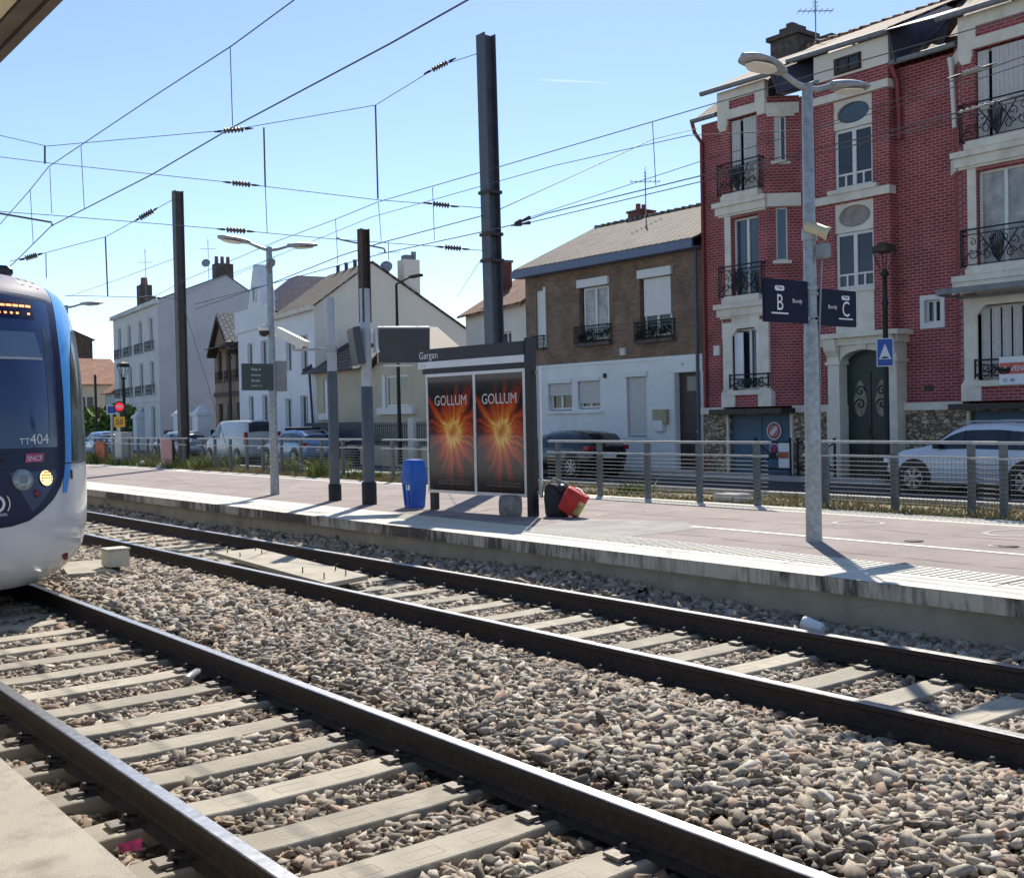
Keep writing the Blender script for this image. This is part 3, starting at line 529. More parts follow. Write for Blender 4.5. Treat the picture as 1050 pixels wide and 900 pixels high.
c = onZ(131, 873, -.16); b = MB(); b.quad((c.x - .03, c.y + .02, c.z), (c.x + .05, c.y - .03, c.z + .005), (c.x + .06, c.y - .01, c.z + .05), (c.x - .03, c.y + .04, c.z + .03)); o = b.build('snack_wrapper', M('wrapper_pink', (.45, .03, .16), .3, var=.6, sc=30)); o.modifiers.new('s', 'SOLIDIFY').thickness = .004; tag(o, 'crumpled pink snack wrapper on the stones by the near platform', 'litter')
c = onZ(93, 705, -.12); b = MB(); b.lathe((c.x + .65, c.y - .1, -.15), [(.03, 0), (.035, .05), (.03, .17), (.012, .21), (.012, .23)], 10, 0, (.7, .6, .1)); tag(b.build('plastic_bottle', M('clear_plastic', (.42, .40, .40), .15, var=.3, sc=20)), 'crushed clear plastic bottle lying at the inner rail of the near track', 'litter')
# ================================================================== TRAM
TX = T1 + G / 2; TY = 11.42
def herm(x, pts):
    xs = [p[0] for p in pts]; ys = [p[1] for p in pts]
    if x <= xs[0]: return ys[0]
    if x >= xs[-1]: return ys[-1]
    i = max(k for k in range(len(xs) - 1) if xs[k] <= x); n = len(xs)
    sl = lambda k: (ys[min(k + 1, n - 1)] - ys[max(k - 1, 0)]) / (xs[min(k + 1, n - 1)] - xs[max(k - 1, 0)])
    h = xs[i + 1] - xs[i]; t = (x - xs[i]) / h
    return (2 * t ** 3 - 3 * t * t + 1) * ys[i] + (t ** 3 - 2 * t * t + t) * h * sl(i) + (-2 * t ** 3 + 3 * t * t) * ys[i + 1] + (t ** 3 - t * t) * h * sl(i + 1)
WZ = [(.12, .92), (.22, 1.10), (.4, 1.25), (.6, 1.30), (.9, 1.325), (2.5, 1.325), (2.8, 1.31), (2.98, 1.28), (3.15, 1.20), (3.30, 1.04), (3.42, .70)]
YZ = [(.12, .36), (.22, .20), (.4, .07), (.6, .02), (.75, 0), (1.1, .01), (1.4, .03), (2.0, .09), (2.6, .24), (2.98, .42), (3.15, .60), (3.30, 1.05), (3.42, 1.9)]
DZ = 1.75; NE = 2.15
def TS(a, z, off=0):        # a in [-1,1] round the front, beyond that along the sides
    W = herm(z, WZ); y0 = herm(z, YZ); s = 1 if a >= 0 else -1; q = abs(a); th = min(q, 1) * math.pi / 2
    def pt(th):
        return V((s * W * max(0, math.sin(th)) ** (2 / NE), y0 + DZ - DZ * max(0, math.cos(th)) ** (2 / NE), z))
    if q >= 1: p = V((s * W, y0 + DZ + (q - 1) * 10, z)); n = V((s, 0, 0))
    else:
        p = pt(th); e = .01; d = pt(min(th + e, math.pi / 2)) - pt(max(th - e, 0)); n = V((d.y, -d.x, 0)) * s
        n = n.normalized() if n.length > 1e-9 else V((0, -1, 0)); n = V((abs(n.x) * s, -abs(n.y), .15)).normalized()
    return V((TX, TY, 0)) + p + n * off
def ax(x, z):
    W = herm(z, WZ); return math.copysign(math.asin(min(1, (abs(x) / W)) ** (NE / 2)) / (math.pi / 2), x)
def tpatch(b, fa, nu, nv, off, mi=0):
    g = [[fa(i / nu, j / nv) for i in range(nu + 1)] for j in range(nv + 1)]
    P = [TS(a, z, off) for r_ in g for a, z in r_]; fs = []
    for j in range(nv):
        for i in range(nu): k = j * (nu + 1) + i; fs.append((k, k + 1, k + nu + 2, k + nu + 1))
    b.add(P, fs, mi, True); return b
tram = thing('tram', 'white and blue tram-train with dark windscreen arriving on the near track', 'tram', (TX, TY, 0))
b = MB(); al = list(np.linspace(-1, 1, 49)); al = [-3.9, -3, -2, -1.4] + al + [1.4, 2, 3, 3.9]; zl = list(np.linspace(.12, 3.42, 46))
rs = [[TS(a, z) for a in al] for z in zl]
b.rings(rs, False, False, 0, True, closed=False); b.poly(list(reversed(rs[0]))); b.poly(rs[-1]); b.poly([q[0] for q in rs] + [q[-1] for q in reversed(rs)]); b.build('body', m_tramw, tram)
lerp = lambda a, b_, t: a + (b_ - a) * t
def xr(z): return float(np.interp(z, [1.0, 1.4, 2.0, 2.7, 2.98, 3.1], [.74, .80, .82, .83, .85, .86]))
def xo(z): return float(np.interp(z, [1.0, 1.3, 1.6, 2.0, 2.4, 2.7, 2.95, 3.2], [.79, .88, .90, .92, .97, 1.06, 1.10, 1.06]))
def ztop(x): return 3.03 - .05 * (x / .84) ** 2
b = MB(); tpatch(b, lambda u, v: (lambda z: (ax(lerp(-xr(z), xr(z), u), z), z))(lerp(1.335, ztop((u - .5) * 1.66), v)), 30, 24, .006); b.build('windscreen_surround', m_tramn, tram)
ws = MB(); tpatch(ws, lambda u, v: (lambda z: (ax(lerp(-xr(z) + .09, xr(z) - .09, u), z), z))(lerp(1.50, ztop((u - .5) * 1.66) - .02, v)), 30, 24, .010); wso = ws.build('windscreen', m_tramg, tram)
b = MB(); tpatch(b, lambda u, v: (lambda z: (ax(lerp(-.58, .60 - .05 * v, u), z), z))(lerp(2.38, 2.64, v)), 20, 4, .014); sb = b.build('sun_blind', m_tramv, tram)
b = MB(); tpatch(b, lambda u, v: (lambda z: (ax(lerp(-.58, .60, u), z), z))(lerp(2.36, 2.385, v)), 20, 1, .018); b.build('blind_bar', m_lgrey, sb)
for s in (-1, 1):
    b = MB(); tpatch(b, lambda u, v: (lambda z: (ax(s * lerp(.62 + .02 * v, .70, u), z), z))(lerp(1.6, 2.7, v)), 3, 12, .013); b.build('screen_edge_reflection_strip', M('painted_screen_reflection', (.06, .09, .14), .2, var=.2), wso)  # pale reflection painted as colour along both edges of the glass
b = MB(); tpatch(b, lambda u, v: (lambda z: (ax(lerp(-.60, .57, u), z), z))(lerp(2.77, 2.965, v)), 20, 4, .013); dd = b.build('destination_display', m_tramn, tram)
b = MB()
for zr, ch, hh in ((2.892, 17, .022), (2.815, 19, .020)):
    for k in range(ch):
        wd = 1.12 / ch; x0 = -.57 + k * wd + .01; x1 = x0 + wd * (.80 if hh > .021 else .45)
        if k in (4, 10) or (hh < .021 and k == ch - 2): continue
        tpatch(b, lambda u, v: (ax(lerp(x0, x1, u), zr + v * hh), zr + v * hh), 1, 1, .018)
b.build('led_text', m_ledo, dd)
ZBX = [0, .2, .37, .52, .64, .73, .77, .80]; ZBZ = [.745, .76, .80, .89, .99, 1.11, 1.2, 1.325]
def zb(x): return float(np.interp(abs(x), ZBX, ZBZ))
b = MB(); tpatch(b, lambda u, v: (lambda x: (ax(x, lerp(zb(x), 1.328, v)), lerp(zb(x), 1.328, v)))(lerp(-.80, .80, u)), 48, 14, .007); nose = b.build('nose_panel', m_tramn, tram)
for s in (-1, 1):
    b = MB(); tpatch(b, lambda u, v: (lambda z: (ax(s * lerp(xr(z) + .004, xo(z), u), z), z))(lerp(1.04, 3.18, v)), 5, 36, .008); b.build('blue_pillar', m_tramb, tram)
    b = MB(); tpatch(b, lambda u, v: (lambda z: (s * lerp(abs(ax(xo(z) + .012, z)), 1.25, u), z))(lerp(1.345, 2.72, v)), 16, 20, .009); b.build('cab_side_window', m_tramsg, tram)
    for k in range(4):
        a0 = 1.3 + k * .6
        b = MB(); tpatch(b, lambda u, v: (s * (a0 + u * .5), lerp(1.35, 2.5, v)), 2, 8, .008); b.build('side_window', m_tramsg, tram)
    b = MB(); tpatch(b, lambda u, v: (lambda z: (ax(s * lerp(.40 - .21 * v, .41 + .27 * min(1, v * 1.25) ** .8, u), z), z))(lerp(.89, 1.27, v)), 10, 10, .010); b.build('light_cluster_panel', M('light_panel_blue', (.02, .045, .12), .3, var=.1), nose)
    for nm, x0, z0, r0, mt in (('headlight', .32, 1.20, .098, m_lampoff), ('headlight', .555, 1.20, .078, m_lampon), ('marker_light', .45, 1.06, .036, m_redlens)):
        c = TS(ax(s * x0, z0), z0, .010); n = (TS(ax(s * x0, z0), z0, .1) - TS(ax(s * x0, z0), z0, 0)).normalized()
        b = MB(); b.lathe(c, [(r0, 0), (r0 * .97, .010), (r0 * .6, .014), (r0 * .1, .015)], 20, 0, n); h = b.build(nm, mt, nose)
        b = MB(); b.lathe(c + n * -.006, [(r0 * 1.1, 0), (r0 * 1.1, .010), (r0 * 1.0, .012)], 20, 0, n); b.build('bezel', m_greypost if mt is m_lampoff else m_tramn, h)
        if mt is m_lampoff:
            b = MB(); b.lathe(c + n * .012, [(r0 * .5, 0), (r0 * .45, .006), (r0 * .3, .004), (r0 * .05, .005)], 16, 0, n); b.build('inner_reflector', m_greypost, h)
        if mt is m_lampon:
            b = MB()
            for i in range(-2, 3):
                for j in range(-2, 3):
                    if i * i + j * j < 6: b.lathe(c + n * .012 + n.cross(V((0, 0, 1))).normalized() * i * .027 + V((0, 0, 1)) * j * .027, [(.009, 0), (.009, .006)], 6, 0, n)
            b.build('led_dots', m_yellow, h)
    c = TS(ax(s * .80, .40), .40, .002); n = (TS(ax(s * .80, .40), .40, .1) - TS(ax(s * .80, .40), .40, 0)).normalized(); b = MB(); b.lathe(c, [(.056, 0), (.052, .010), (.02, .012)], 16, 0, n); b.build('reflector', m_redlens, tram)
    b = MB(); tpatch(b, lambda u, v: (lambda z: (ax(s * lerp(.86, .89, u), z), z))(lerp(1.17, 1.26, v)), 1, 3, .010); b.build('hatch_handle', m_boot, tram)
b = MB(); tpatch(b, lambda u, v: (lambda x: (ax(x, lerp(ztop(x) + .02, 3.34, v)), lerp(ztop(x) + .02, 3.34, v)))(lerp(-.85, .85, u)), 24, 10, .007); roof = b.build('roof_front', m_tramr, tram)
for s in (-1, 1):
    for k in range(3):
        x0 = s * (.56 + k * .085); z0 = 3.215 - k * .012
        b = MB(); tpatch(b, lambda u, v: (lambda z: (ax(x0 + (u - .5) * .035 + .035 * s * v, z), z))(lerp(z0 - .06, z0 + .05, v)), 2, 5, .016); b.build('vent_slot', m_black, roof)
        b = MB(); tpatch(b, lambda u, v: (lambda z: (ax(x0 + (u - .5) * .05 - .02 * s, z), z))(lerp(z0 - .05, z0 - .01, v)), 2, 2, .012); b.build('vent_rim', m_silver, roof)
b = MB(); b.bev((TX - .85, TY + 2.0, 3.38), (TX + .80, TY + 4.4, 3.51), .04); b.build('roof_equipment', m_black, tram)
b = MB(); text_on(b, lambda x, y: TS(ax(x + .405, y + 1.535), y + 1.535, .017), '404', .14, bold=.003, sx=.95); text_on(b, lambda x, y: TS(ax(x + .30, y + 1.535), y + 1.535, .017), 'TT', .085, bold=.003); b.build('fleet_number', m_signwhite, wso)
b = MB(); tpatch(b, lambda u, v: (ax(.345 + u * .19 + .015 * v, 1.36 + v * .085), 1.36 + v * .085), 6, 3, .015); lg = b.build('operator_logo', m_redlogo, tram)
b = MB(); text_on(b, lambda x, y: TS(ax(x + .365, y + 1.375), y + 1.375, .019), 'SNCF', .065, bold=.004); b.build('logo_letters', m_signwhite, lg)
b = MB(); P1 = [TS(ax(.06 + .085 * math.cos(k * math.pi / 12), .98 + .085 * math.sin(k * math.pi / 12)), .98 + .085 * math.sin(k * math.pi / 12), .016) for k in range(24)]; P2 = [TS(ax(.06 + .06 * math.cos(k * math.pi / 12), .98 + .06 * math.sin(k * math.pi / 12)), .98 + .06 * math.sin(k * math.pi / 12), .016) for k in range(24)]
b.rings([P1, P2], False, False); P1 = [TS(ax(.06 + r_ * math.cos(t), .98 + r_ * math.sin(t)), .98 + r_ * math.sin(t), .016) for r_, t in [(.125, -.6 + .1 * k) for k in range(13)]]; b.tube(P1, .008, 4)
text_on(b, lambda x, y: TS(ax(x + .05, y + .865), y + .865, .016), '.com', .055, bold=.002); b.build('web_address', m_signwhite, nose)
b = MB(); p0 = TS(ax(.08, 1.43), 1.43, .02); b.bev((p0.x - .28, p0.y - .06, 1.385), (p0.x + .06, p0.y + .02, 1.46), .02); b.build('wiper_base', m_black, tram)
b = MB(); b.tube([TS(ax(.0, 1.45), 1.45, .05), TS(ax(-.35, 1.85), 1.85, .05), TS(ax(-.45, 2.2), 2.2, .045)], .014, 5); b.build('wiper', m_black, tram)
b = MB()
for z in (1.355,): tpatch(b, lambda u, v: (lerp(-1.6, 1.6, u), 1.327 + v * .010), 40, 1, .0115)
b.build('body_seam', m_black, tram)
for yy in (3.2, 5.0):
    for s in (-1, 1):
        b = MB(); b.lathe((TX + s * .66, TY + yy, .30), [(.30, 0), (.32, .02), (.30, .10), (.08, .12)], 20, 0, (s, 0, 0)); b.build('wheel', m_rubber, tram)
# ================================================================== NEAR CANOPY
r = thing('platform_canopy', 'beige canopy roof with brown edge above the near platform', 'canopy', (-1.2, 4, .35))
b = MB(); b.box((-3, -4, 3.02), (.985, 14, 3.12)); b.build('soffit', m_canopy, r)
b = MB(); b.box((.99, -4, 3.012), (1.045, 14, 3.20)); b.box((1.05, -4, 3.0), (1.082, 14, 3.18)); b.build('edge_trim', m_canopye, r)
for y in (-2, 12):
    b = MB(); b.lathe((-1.6, y, .35), [(.07, 0), (.07, 2.71)], 12); b.build('post', m_greypost, r)
# ================================================================== PLATFORM FURNITURE
def lamp(x, y, label, hgt=4.83, sq=False, first=None):
    r = thing('platform_lamp', label, 'lamp post', (x, y, PZ), 'double headed lamp posts on the far platform')
    z = PZ; top = z + hgt
    b = MB(); b.lathe((x, y, z), [(.088, 0), (.084, .1), (.074, 2.2), (.070, 2.22), (.056, hgt - .02), (.05, hgt)], 14, 0); b.build('pole', m_galv, r)
    for s in (-1, 1):
        b = MB(); b.tube([(x, y, top - .06), (x + s * .18, y, top - .03), (x + s * .42, y, top + .05)], [.035, .032, .028], 8); arm = b.build('arm', m_galv, r)
        b = MB(); hl = .62; n = 9; rs = []
        for i in range(n):
            t = i / (n - 1); xx = x + s * (.40 + hl * t); zz = top + .045 + .06 * t; wv = .04 + .13 * math.sin(min(1, t * 1.25 + .12) * math.pi * .62) if t < 1 else .05; hh = .03 + .05 * math.sin(math.pi * (t * .8 + .15))
            if t > .9: wv *= .7
            rs.append([(xx, y + wv * math.cos(a), zz + (hh if math.sin(a) > 0 else hh * .45) * math.sin(a)) for a in [k * math.pi / 6 for k in range(12)]])
        b.rings(rs, True, True, 0, True); hd = b.build('lamp_head', m_galv, r, sub=1)
        b = MB(); rs = []
        for i in range(7):
            t = i / 6; xx = x + s * (.56 + .36 * t); zz = top + .045 + .06 * (.26 + .58 * t) - .034 - .006 * math.sin(t * math.pi); wv = .06 + .085 * math.sin(t * math.pi)
            rs.append([(xx, y - wv, zz), (xx, y + wv, zz), (xx, y + wv * .8, zz - .012), (xx, y - wv * .8, zz - .012)])
        b.rings(rs); b.build('lens', m_lampw, hd)
    return r
LR = V((9.9, 7.51, 0))
L1 = lamp(LR.x, LR.y, 'galvanised double headed lamp post carrying the two navy letter signs')
L2 = lamp(9.69, 19.79, 'double headed lamp post with a small green sign and a dome camera', 4.7)
L3 = lamp(9.75, 32.6, 'double headed lamp post hidden behind the tram so that only one head shows', 4.75)
L4 = None
# signs B and C
for nm, s, w0, w1, ltr, lab in (('platform_sign', -1, .10, .80, 'B', 'navy sign with white letter B on the left of the lamp post'), ('platform_sign', 1, .085, .74, 'C', 'navy sign with white letter C on the right of the lamp post')):
    z0, z1 = (2.62, 3.06) if s < 0 else (2.61, 3.0); y = LR.y - .03
    r = thing(nm, lab, 'sign', (LR.x + s * .09, LR.y, z0), 'letter signs on the lamp post')
    x0, x1 = sorted((LR.x + s * w0, LR.x + s * w1))
    b = MB(); b.bev((x0, y - .02, z0), (x1, y + .02, z1), .006); pn = b.build('panel', m_navy, r)
    Pf = lambda u, v: (x0 + u * (x1 - x0), y - .023, z0 + v * (z1 - z0))
    wd = x1 - x0; ht = z1 - z0
    cx = .33 if s < 0 else .70
    b = MB(); text_on(b, lambda u, v: (x0 + cx * wd + u, y - .0235, z0 + ht * .28 + v), ltr, .235, 'CENTER', bold=.008, sx=.85); b.build('letter', m_signwhite, pn)
    b = MB(); b.box((x0 + (cx - .19) * wd, y - .0235, z0 + ht * .19), (x0 + (cx + .19) * wd, y - .0205, z0 + ht * .225)); b.build('underline', m_signwhite, pn)
    b = MB(); pts = []
    hw, hh = .11 * wd, .062 * ht
    for k in range(20):
        a = k * math.pi / 10; pts.append((x0 + cx * wd + math.copysign(hw - hh, math.cos(a)) + hh * math.cos(a), y - .0215, z0 + ht * .79 + hh * math.sin(a)))
    b.poly(pts); pl = b.build('pill', m_signwhite, pn)
    b = MB(); text_on(b, lambda u, v: (x0 + cx * wd + u, y - .0235, z0 + ht * .768 + v), 'Voie', .05, 'CENTER', bold=.001); b.build('pill_text', m_navy, pl)
    b = MB(); text_on(b, lambda u, v: (x0 + (.62 if s < 0 else .22) * wd + u, y - .0235, z0 + ht * .47 + v), 'Bondy', .062, 'LEFT', bold=.002); b.build('direction_text', m_signwhite, pn)
    for zz in (z0 + .06, z1 - .06):
        b = MB(); b.box((min(LR.x + s * .05, LR.x + s * (w0 + .02)), y - .012, zz - .018), (max(LR.x + s * .05, LR.x + s * (w0 + .02)), y + .03, zz + .018)); b.lathe((LR.x, LR.y, zz - .02), [(.078, 0), (.078, .04)], 12); b.build('bracket', m_galv, r)
# dome camera on right lamp
r = thing('surveillance_camera', 'cream bullet camera clamped to the lamp post above the letter signs', 'camera', (LR.x, LR.y, 3.55))
c = V((LR.x - .02, LR.y - .12, 3.60)); ax_ = V((.5, -.75, -.42)).normalized()
b = MB(); b.lathe(c - ax_ * .14, [(.03, 0), (.062, .02), (.062, .22), (.07, .23), (.07, .26)], 14, 0, ax_); b.build('housing', m_camy, r)
b = MB(); b.lathe(c + ax_ * .115, [(.048, 0), (.044, .012), (.01, .014)], 14, 0, ax_); b.build('lens', m_black, r)
b = MB(); b.lathe((LR.x, LR.y, 3.5), [(.082, 0), (.082, .12)], 12); b.tube([(LR.x, LR.y, 3.56), c], .025, 6); b.build('clamp', m_galv, r)
r = thing('junction_box', 'small grey junction box strapped to the lamp post under the cream camera', 'junction box', (LR.x, LR.y, 3.3))
b = MB(); b.bev((LR.x - .02, LR.y - .20, 3.30), (LR.x + .11, LR.y - .075, 3.46), .02); b.build('box', m_greypost, r)
b = MB(); b.tube([(LR.x + .05, LR.y - .12, 3.3), (LR.x + .06, LR.y - .09, 3.0), (LR.x + .075, LR.y - .05, 2.5), (LR.x + .08, LR.y - .03, .4)], .012, 5); b.build('cable', m_greypost, r)
# left lamp: green sign, dome camera
q = onY(272, 380, 19.75); r = thing('platform_sign', 'small dark green sign with white text fixed to the left lamp post', 'sign', (9.6, 19.7, 2.3))
z0, z1 = 2.30, 2.80; b = MB(); b.bev((9.02, 19.66, z0), (9.66, 19.70, z1), .006); pn = b.build('panel', M('dark_green_sign', (.03, .05, .05), .4), r)
b = MB()
for zz, t, sz in ((.37, 'Voie A', .07), (.27, 'Direction', .05), (.16, 'Sortie', .07), (.07, 'Voie B - C', .05)): text_on(b, lambda u, v: (9.20 + u, 19.655, z0 + zz + v), t, sz, bold=.002)
b.build('sign_text', m_signwhite, pn)
b = MB(); b.bev((9.75, 19.74, 2.28), (9.98, 19.84, 2.86), .01); tag(b.build('control_cabinet', m_greypost), 'grey control box mounted behind the left lamp post', 'control box')
r = thing('dome_camera', 'black dome camera hanging on the left lamp post', 'camera', (9.55, 19.75, 3.35)); b = MB(); b.tube([(9.66, 19.79, 3.55), (9.5, 19.7, 3.5)], .03, 6); b.lathe((9.5, 19.7, 3.42), [(.1, 0), (.11, .05), (.06, .1)], 12); b.build('mount', m_camw, r)
b = MB(); b.lathe((9.5, 19.7, 3.31), [(.03, 0), (.08, .03), (.1, .09), (.1, .11)], 12); b.build('dome', m_black, r)
b = MB(); b.lathe((9.69, 19.72, 4.62), [(.02, 0), (.07, .05), (.08, .12), (.05, .17)], 8, 0, (0, -.2, 1)); b.tube([(9.69, 19.79, 4.5), (9.55, 19.6, 4.6), (9.58, 19.6, 4.75)], .03, 6); tag(b.build('loudspeaker', m_greypost), 'grey loudspeaker near the top of the left lamp post', 'loudspeaker')
# plain grey post with camera arm
x, y = 9.65, 17.39
r = thing('camera_post', 'plain grey post with dark lower sleeve and a side arm', 'post', (x, y, PZ))
b = MB(); b.lathe((x, y, PZ), [(.082, 0), (.082, 3.5), (.07, 3.515)], 14); b.build('pole', m_lgrey, r)
b = MB(); b.lathe((x, y, PZ + .25), [(.09, 0), (.09, 1.98), (.083, 1.99)], 14); b.build('sleeve', m_slatepost, r)
b = MB(); b.lathe((x, y, PZ), [(.112, 0), (.112, .28), (.1, .29)], 14); b.build('boot', m_boot, r)
b = MB(); e = onP(301, 359, (x, y), (x - 1, y + 1)); b.tube([(x, y, e.z), (e.x, e.y, e.z)], .022, 6); b.lathe((x, y, e.z - .06), [(.095, 0), (.095, .12)], 12); b.build('arm', m_galv, r)
r = thing('surveillance_camera', 'white box camera on the end of the thin arm left of the grey post', 'camera', e)
d = V((.55, -.72, -.45)).normalized(); s_ = d.cross(V((0, 0, 1))).normalized(); u_ = s_.cross(d)
c = V((e.x - .05, e.y, e.z + .20)); b = MB(); hx = [(-.28, -.09, -.07), (.28, -.09, -.07), (.28, .09, -.07), (-.28, .09, -.07), (-.28, -.09, .09), (.33, -.09, .09), (.33, .09, .09), (-.28, .09, .09)]
b.hexa([c + d * p[0] + s_ * p[1] + u_ * p[2] for p in hx]); b.build('housing', m_camw, r, bevel=.012)
b = MB(); b.lathe(c + d * .275, [(.055, 0), (.055, .02), (.04, .022)], 12, 0, d); b.build('lens', m_black, r)
b = MB(); b.tube([e, (e.x, e.y, e.z + .08), c], .025, 6); b.build('bracket', m_galv, r)
# mast with two screens
x, y = 9.57, 16.1
r = thing('screen_mast', 'slim mast with rusty top and light sheath holding two information screens', 'mast', (x, y, PZ))
b = MB(); b.box((x - .075, y - .075, 3.3), (x - .06, y + .075, 4.82)); b.box((x + .06, y - .075, 3.3), (x + .075, y + .075, 4.82)); b.box((x - .06, y - .01, 3.3), (x + .06, y + .01, 4.82)); b.build('beam', m_rust, r)
b = MB(); b.lathe((x, y, PZ + 1.9), [(.088, 0), (.088, 1.62), (.08, 1.63)], 16); b.build('upper_sheath', m_lgrey, r)
b = MB(); b.lathe((x, y, PZ + .3), [(.10, 0), (.10, 1.62), (.09, 1.63)], 16); b.build('sleeve', m_slatepost, r)
b = MB(); b.lathe((x, y, PZ), [(.122, 0), (.122, .36), (.11, .37)], 14); b.build('boot', m_boot, r)
def screen(c, n, w_, h_, lab):
    c = V(c); n = V(n).normalized(); s = V((0, 0, 1)).cross(n).normalized(); u = n.cross(s)
    c = c + V((0, 0, .2)); r = thing('information_screen', lab, 'screen', c, 'information screens on the slim mast')
    def bx(b, a0, a1, c0, c1, d0, d1, mi=0): b.hexa([c + s * p + u * q + n * d_ for p, q, d_ in ((a0, c0, d0), (a1, c0, d0), (a1, c0, d1), (a0, c0, d1), (a0, c1, d0), (a1, c1, d0), (a1, c1, d1), (a0, c1, d1))], mi); return b
    bx(MB(), -w_ / 2, w_ / 2, -h_ / 2, h_ / 2, -.12, 0).build('casing', m_lgrey if w_ > .7 else m_screen, r, bevel=.01)
    bx(MB(), -w_ / 2 + .012, w_ / 2 - .012, -h_ / 2 + .012, h_ / 2 - .03, .001, .008).build('display', m_screen, r)
    bx(MB(), -w_ / 2 + .1, w_ / 2 - .3, -h_ / 2 - .05, -h_ / 2 - .025, -.06, .02).build('light_bar', m_camw, r)
    b = MB(); b.tube([c - n * .1, V((x, y, c.z))], .035, 6); b.build('bracket', m_slatepost, r)
c = onP(413, 352, (x + .1, y - .2), (x + 1, y - 1.0))
screen((x + .52, y - .34, 2.72), (-.42, -.88, -.16), .86, .60, 'large dark information screen on the right of the slim mast')
screen((x - .22, y + .05, 2.70), (-.93, .35, -.14), .62, .60, 'narrow information screen seen edge on at the left of the slim mast')
b = MB(); b.bev((x + .1, y - .16, 2.8), (x + .36, y + .0, 3.2), .01); tag(b.build('junction_box', m_bluew), 'pale blue box between the slim mast and its screen', 'junction box')
# blue bin
c = V((9.71, 14.96, PZ)); b = MB(); r = thing('waste_container', 'blue plastic container with bulging waist on the platform', 'container', c)
def rr(hx, hy, z, k=5): return [(c.x + hx * math.copysign(abs(math.cos(a)) ** (2 / k), math.cos(a)), c.y + hy * math.copysign(abs(math.sin(a)) ** (2 / k), math.sin(a)), PZ + z) for a in [i * math.pi / 10 for i in range(20)]]
b.rings([rr(.125, .14, 0), rr(.13, .145, .04), rr(.155, .165, .36), rr(.16, .17, .40), rr(.16, .17, .52), rr(.15, .16, .56), rr(.14, .15, .72), rr(.10, .115, .75)], True, True, 0, True); b.build('shell', m_bluep, r)
b = MB(); b.rings([rr(.166, .176, .40), rr(.170, .180, .42), rr(.170, .180, .50), rr(.166, .176, .52)], False, False, 0, True); b.build('belt', m_bluep, r)
for k in (-.06, .06):
    b = MB(); b.tube([(c.x - .137, c.y + k, PZ + .05), (c.x - .160, c.y + k, PZ + .36)], .012, 5); b.build('rib', m_bluep, r)
b = MB(); b.box((c.x - .162, c.y - .11, PZ + .28), (c.x - .154, c.y - .02, PZ + .36)); b.build('sticker', m_signwhite, r)
# shelter with posters
SA, SB = V((9.70, 14.46, 0)), V((9.92, 12.26, 0)); du = (SB - SA); SL = du.length; du.normalize()
SF = Fr(SA, du, V((-du.y, du.x, 0)) if V((-du.y, du.x, 0)).x > 0 else V((du.y, -du.x, 0)))   # depth + = away from track
r = thing('advert_shelter', 'dark framed glass shelter panel with two film posters under a station name board', 'shelter', (SB.x, SB.y, PZ))
b = MB(); b.fbox(SF, SL - .06, SL + .05, PZ, 2.80, -.06, .06); b.build('post', m_charc, r)
b = MB(); b.fbox(SF, .02, .12, PZ, .66, -.05, .05); b.build('post', m_charc, r)
b = MB(); b.fbox(SF, -.18, SL - .063, 2.572, 2.76, -.07, .07); hb = b.build('header_board', m_charc, r)
b = MB(); text_on(b, lambda u, v: SF.P(-.15 + u, 2.615 + v, -.0735), 'Gargan', .155, bold=.003); b.build('station_name', m_signwhite, hb)
b = MB(); b.fbox(SF, -.18, SL - .063, 2.465, 2.568, -.068, .068); lb = b.build('lower_board', m_alu, r)
b = MB(); text_on(b, lambda u, v: SF.P(-.10 + u, 2.49 + v, -.0705), 'T  4', .06); b.build('line_text', m_greypost, lb)
b = MB(); b.fbox(SF, -.10, SL - .063, 2.385, 2.461, -.05, .05); b.build('roof_beam', m_charc, r)
FB, FT = .58, 2.38
b = MB()
for a0, a1, c0, c1 in ((-.02, SL - .064, FT - .045, FT), (-.02, SL - .064, FB, FB + .045), (-.02, .02, FB + .045, FT - .045), (SL - .112, SL - .064, FB + .045, FT - .045), (SL / 2 - .05, SL / 2 + .0, FB + .045, FT - .045)): b.fbox(SF, a0, a1, c0, c1, -.055, .055)
b.build('frame', m_alu, r)
b = MB(); b.fbox(SF, SL + .10, SL + .15, .58, 2.4, .02, .05); b.fbox(SF, SL + .05, SL + .10, .62, .66, .03, .045); b.fbox(SF, SL + .05, SL + .10, 2.3, 2.34, .03, .045); b.build('side_rail', m_alu, r)
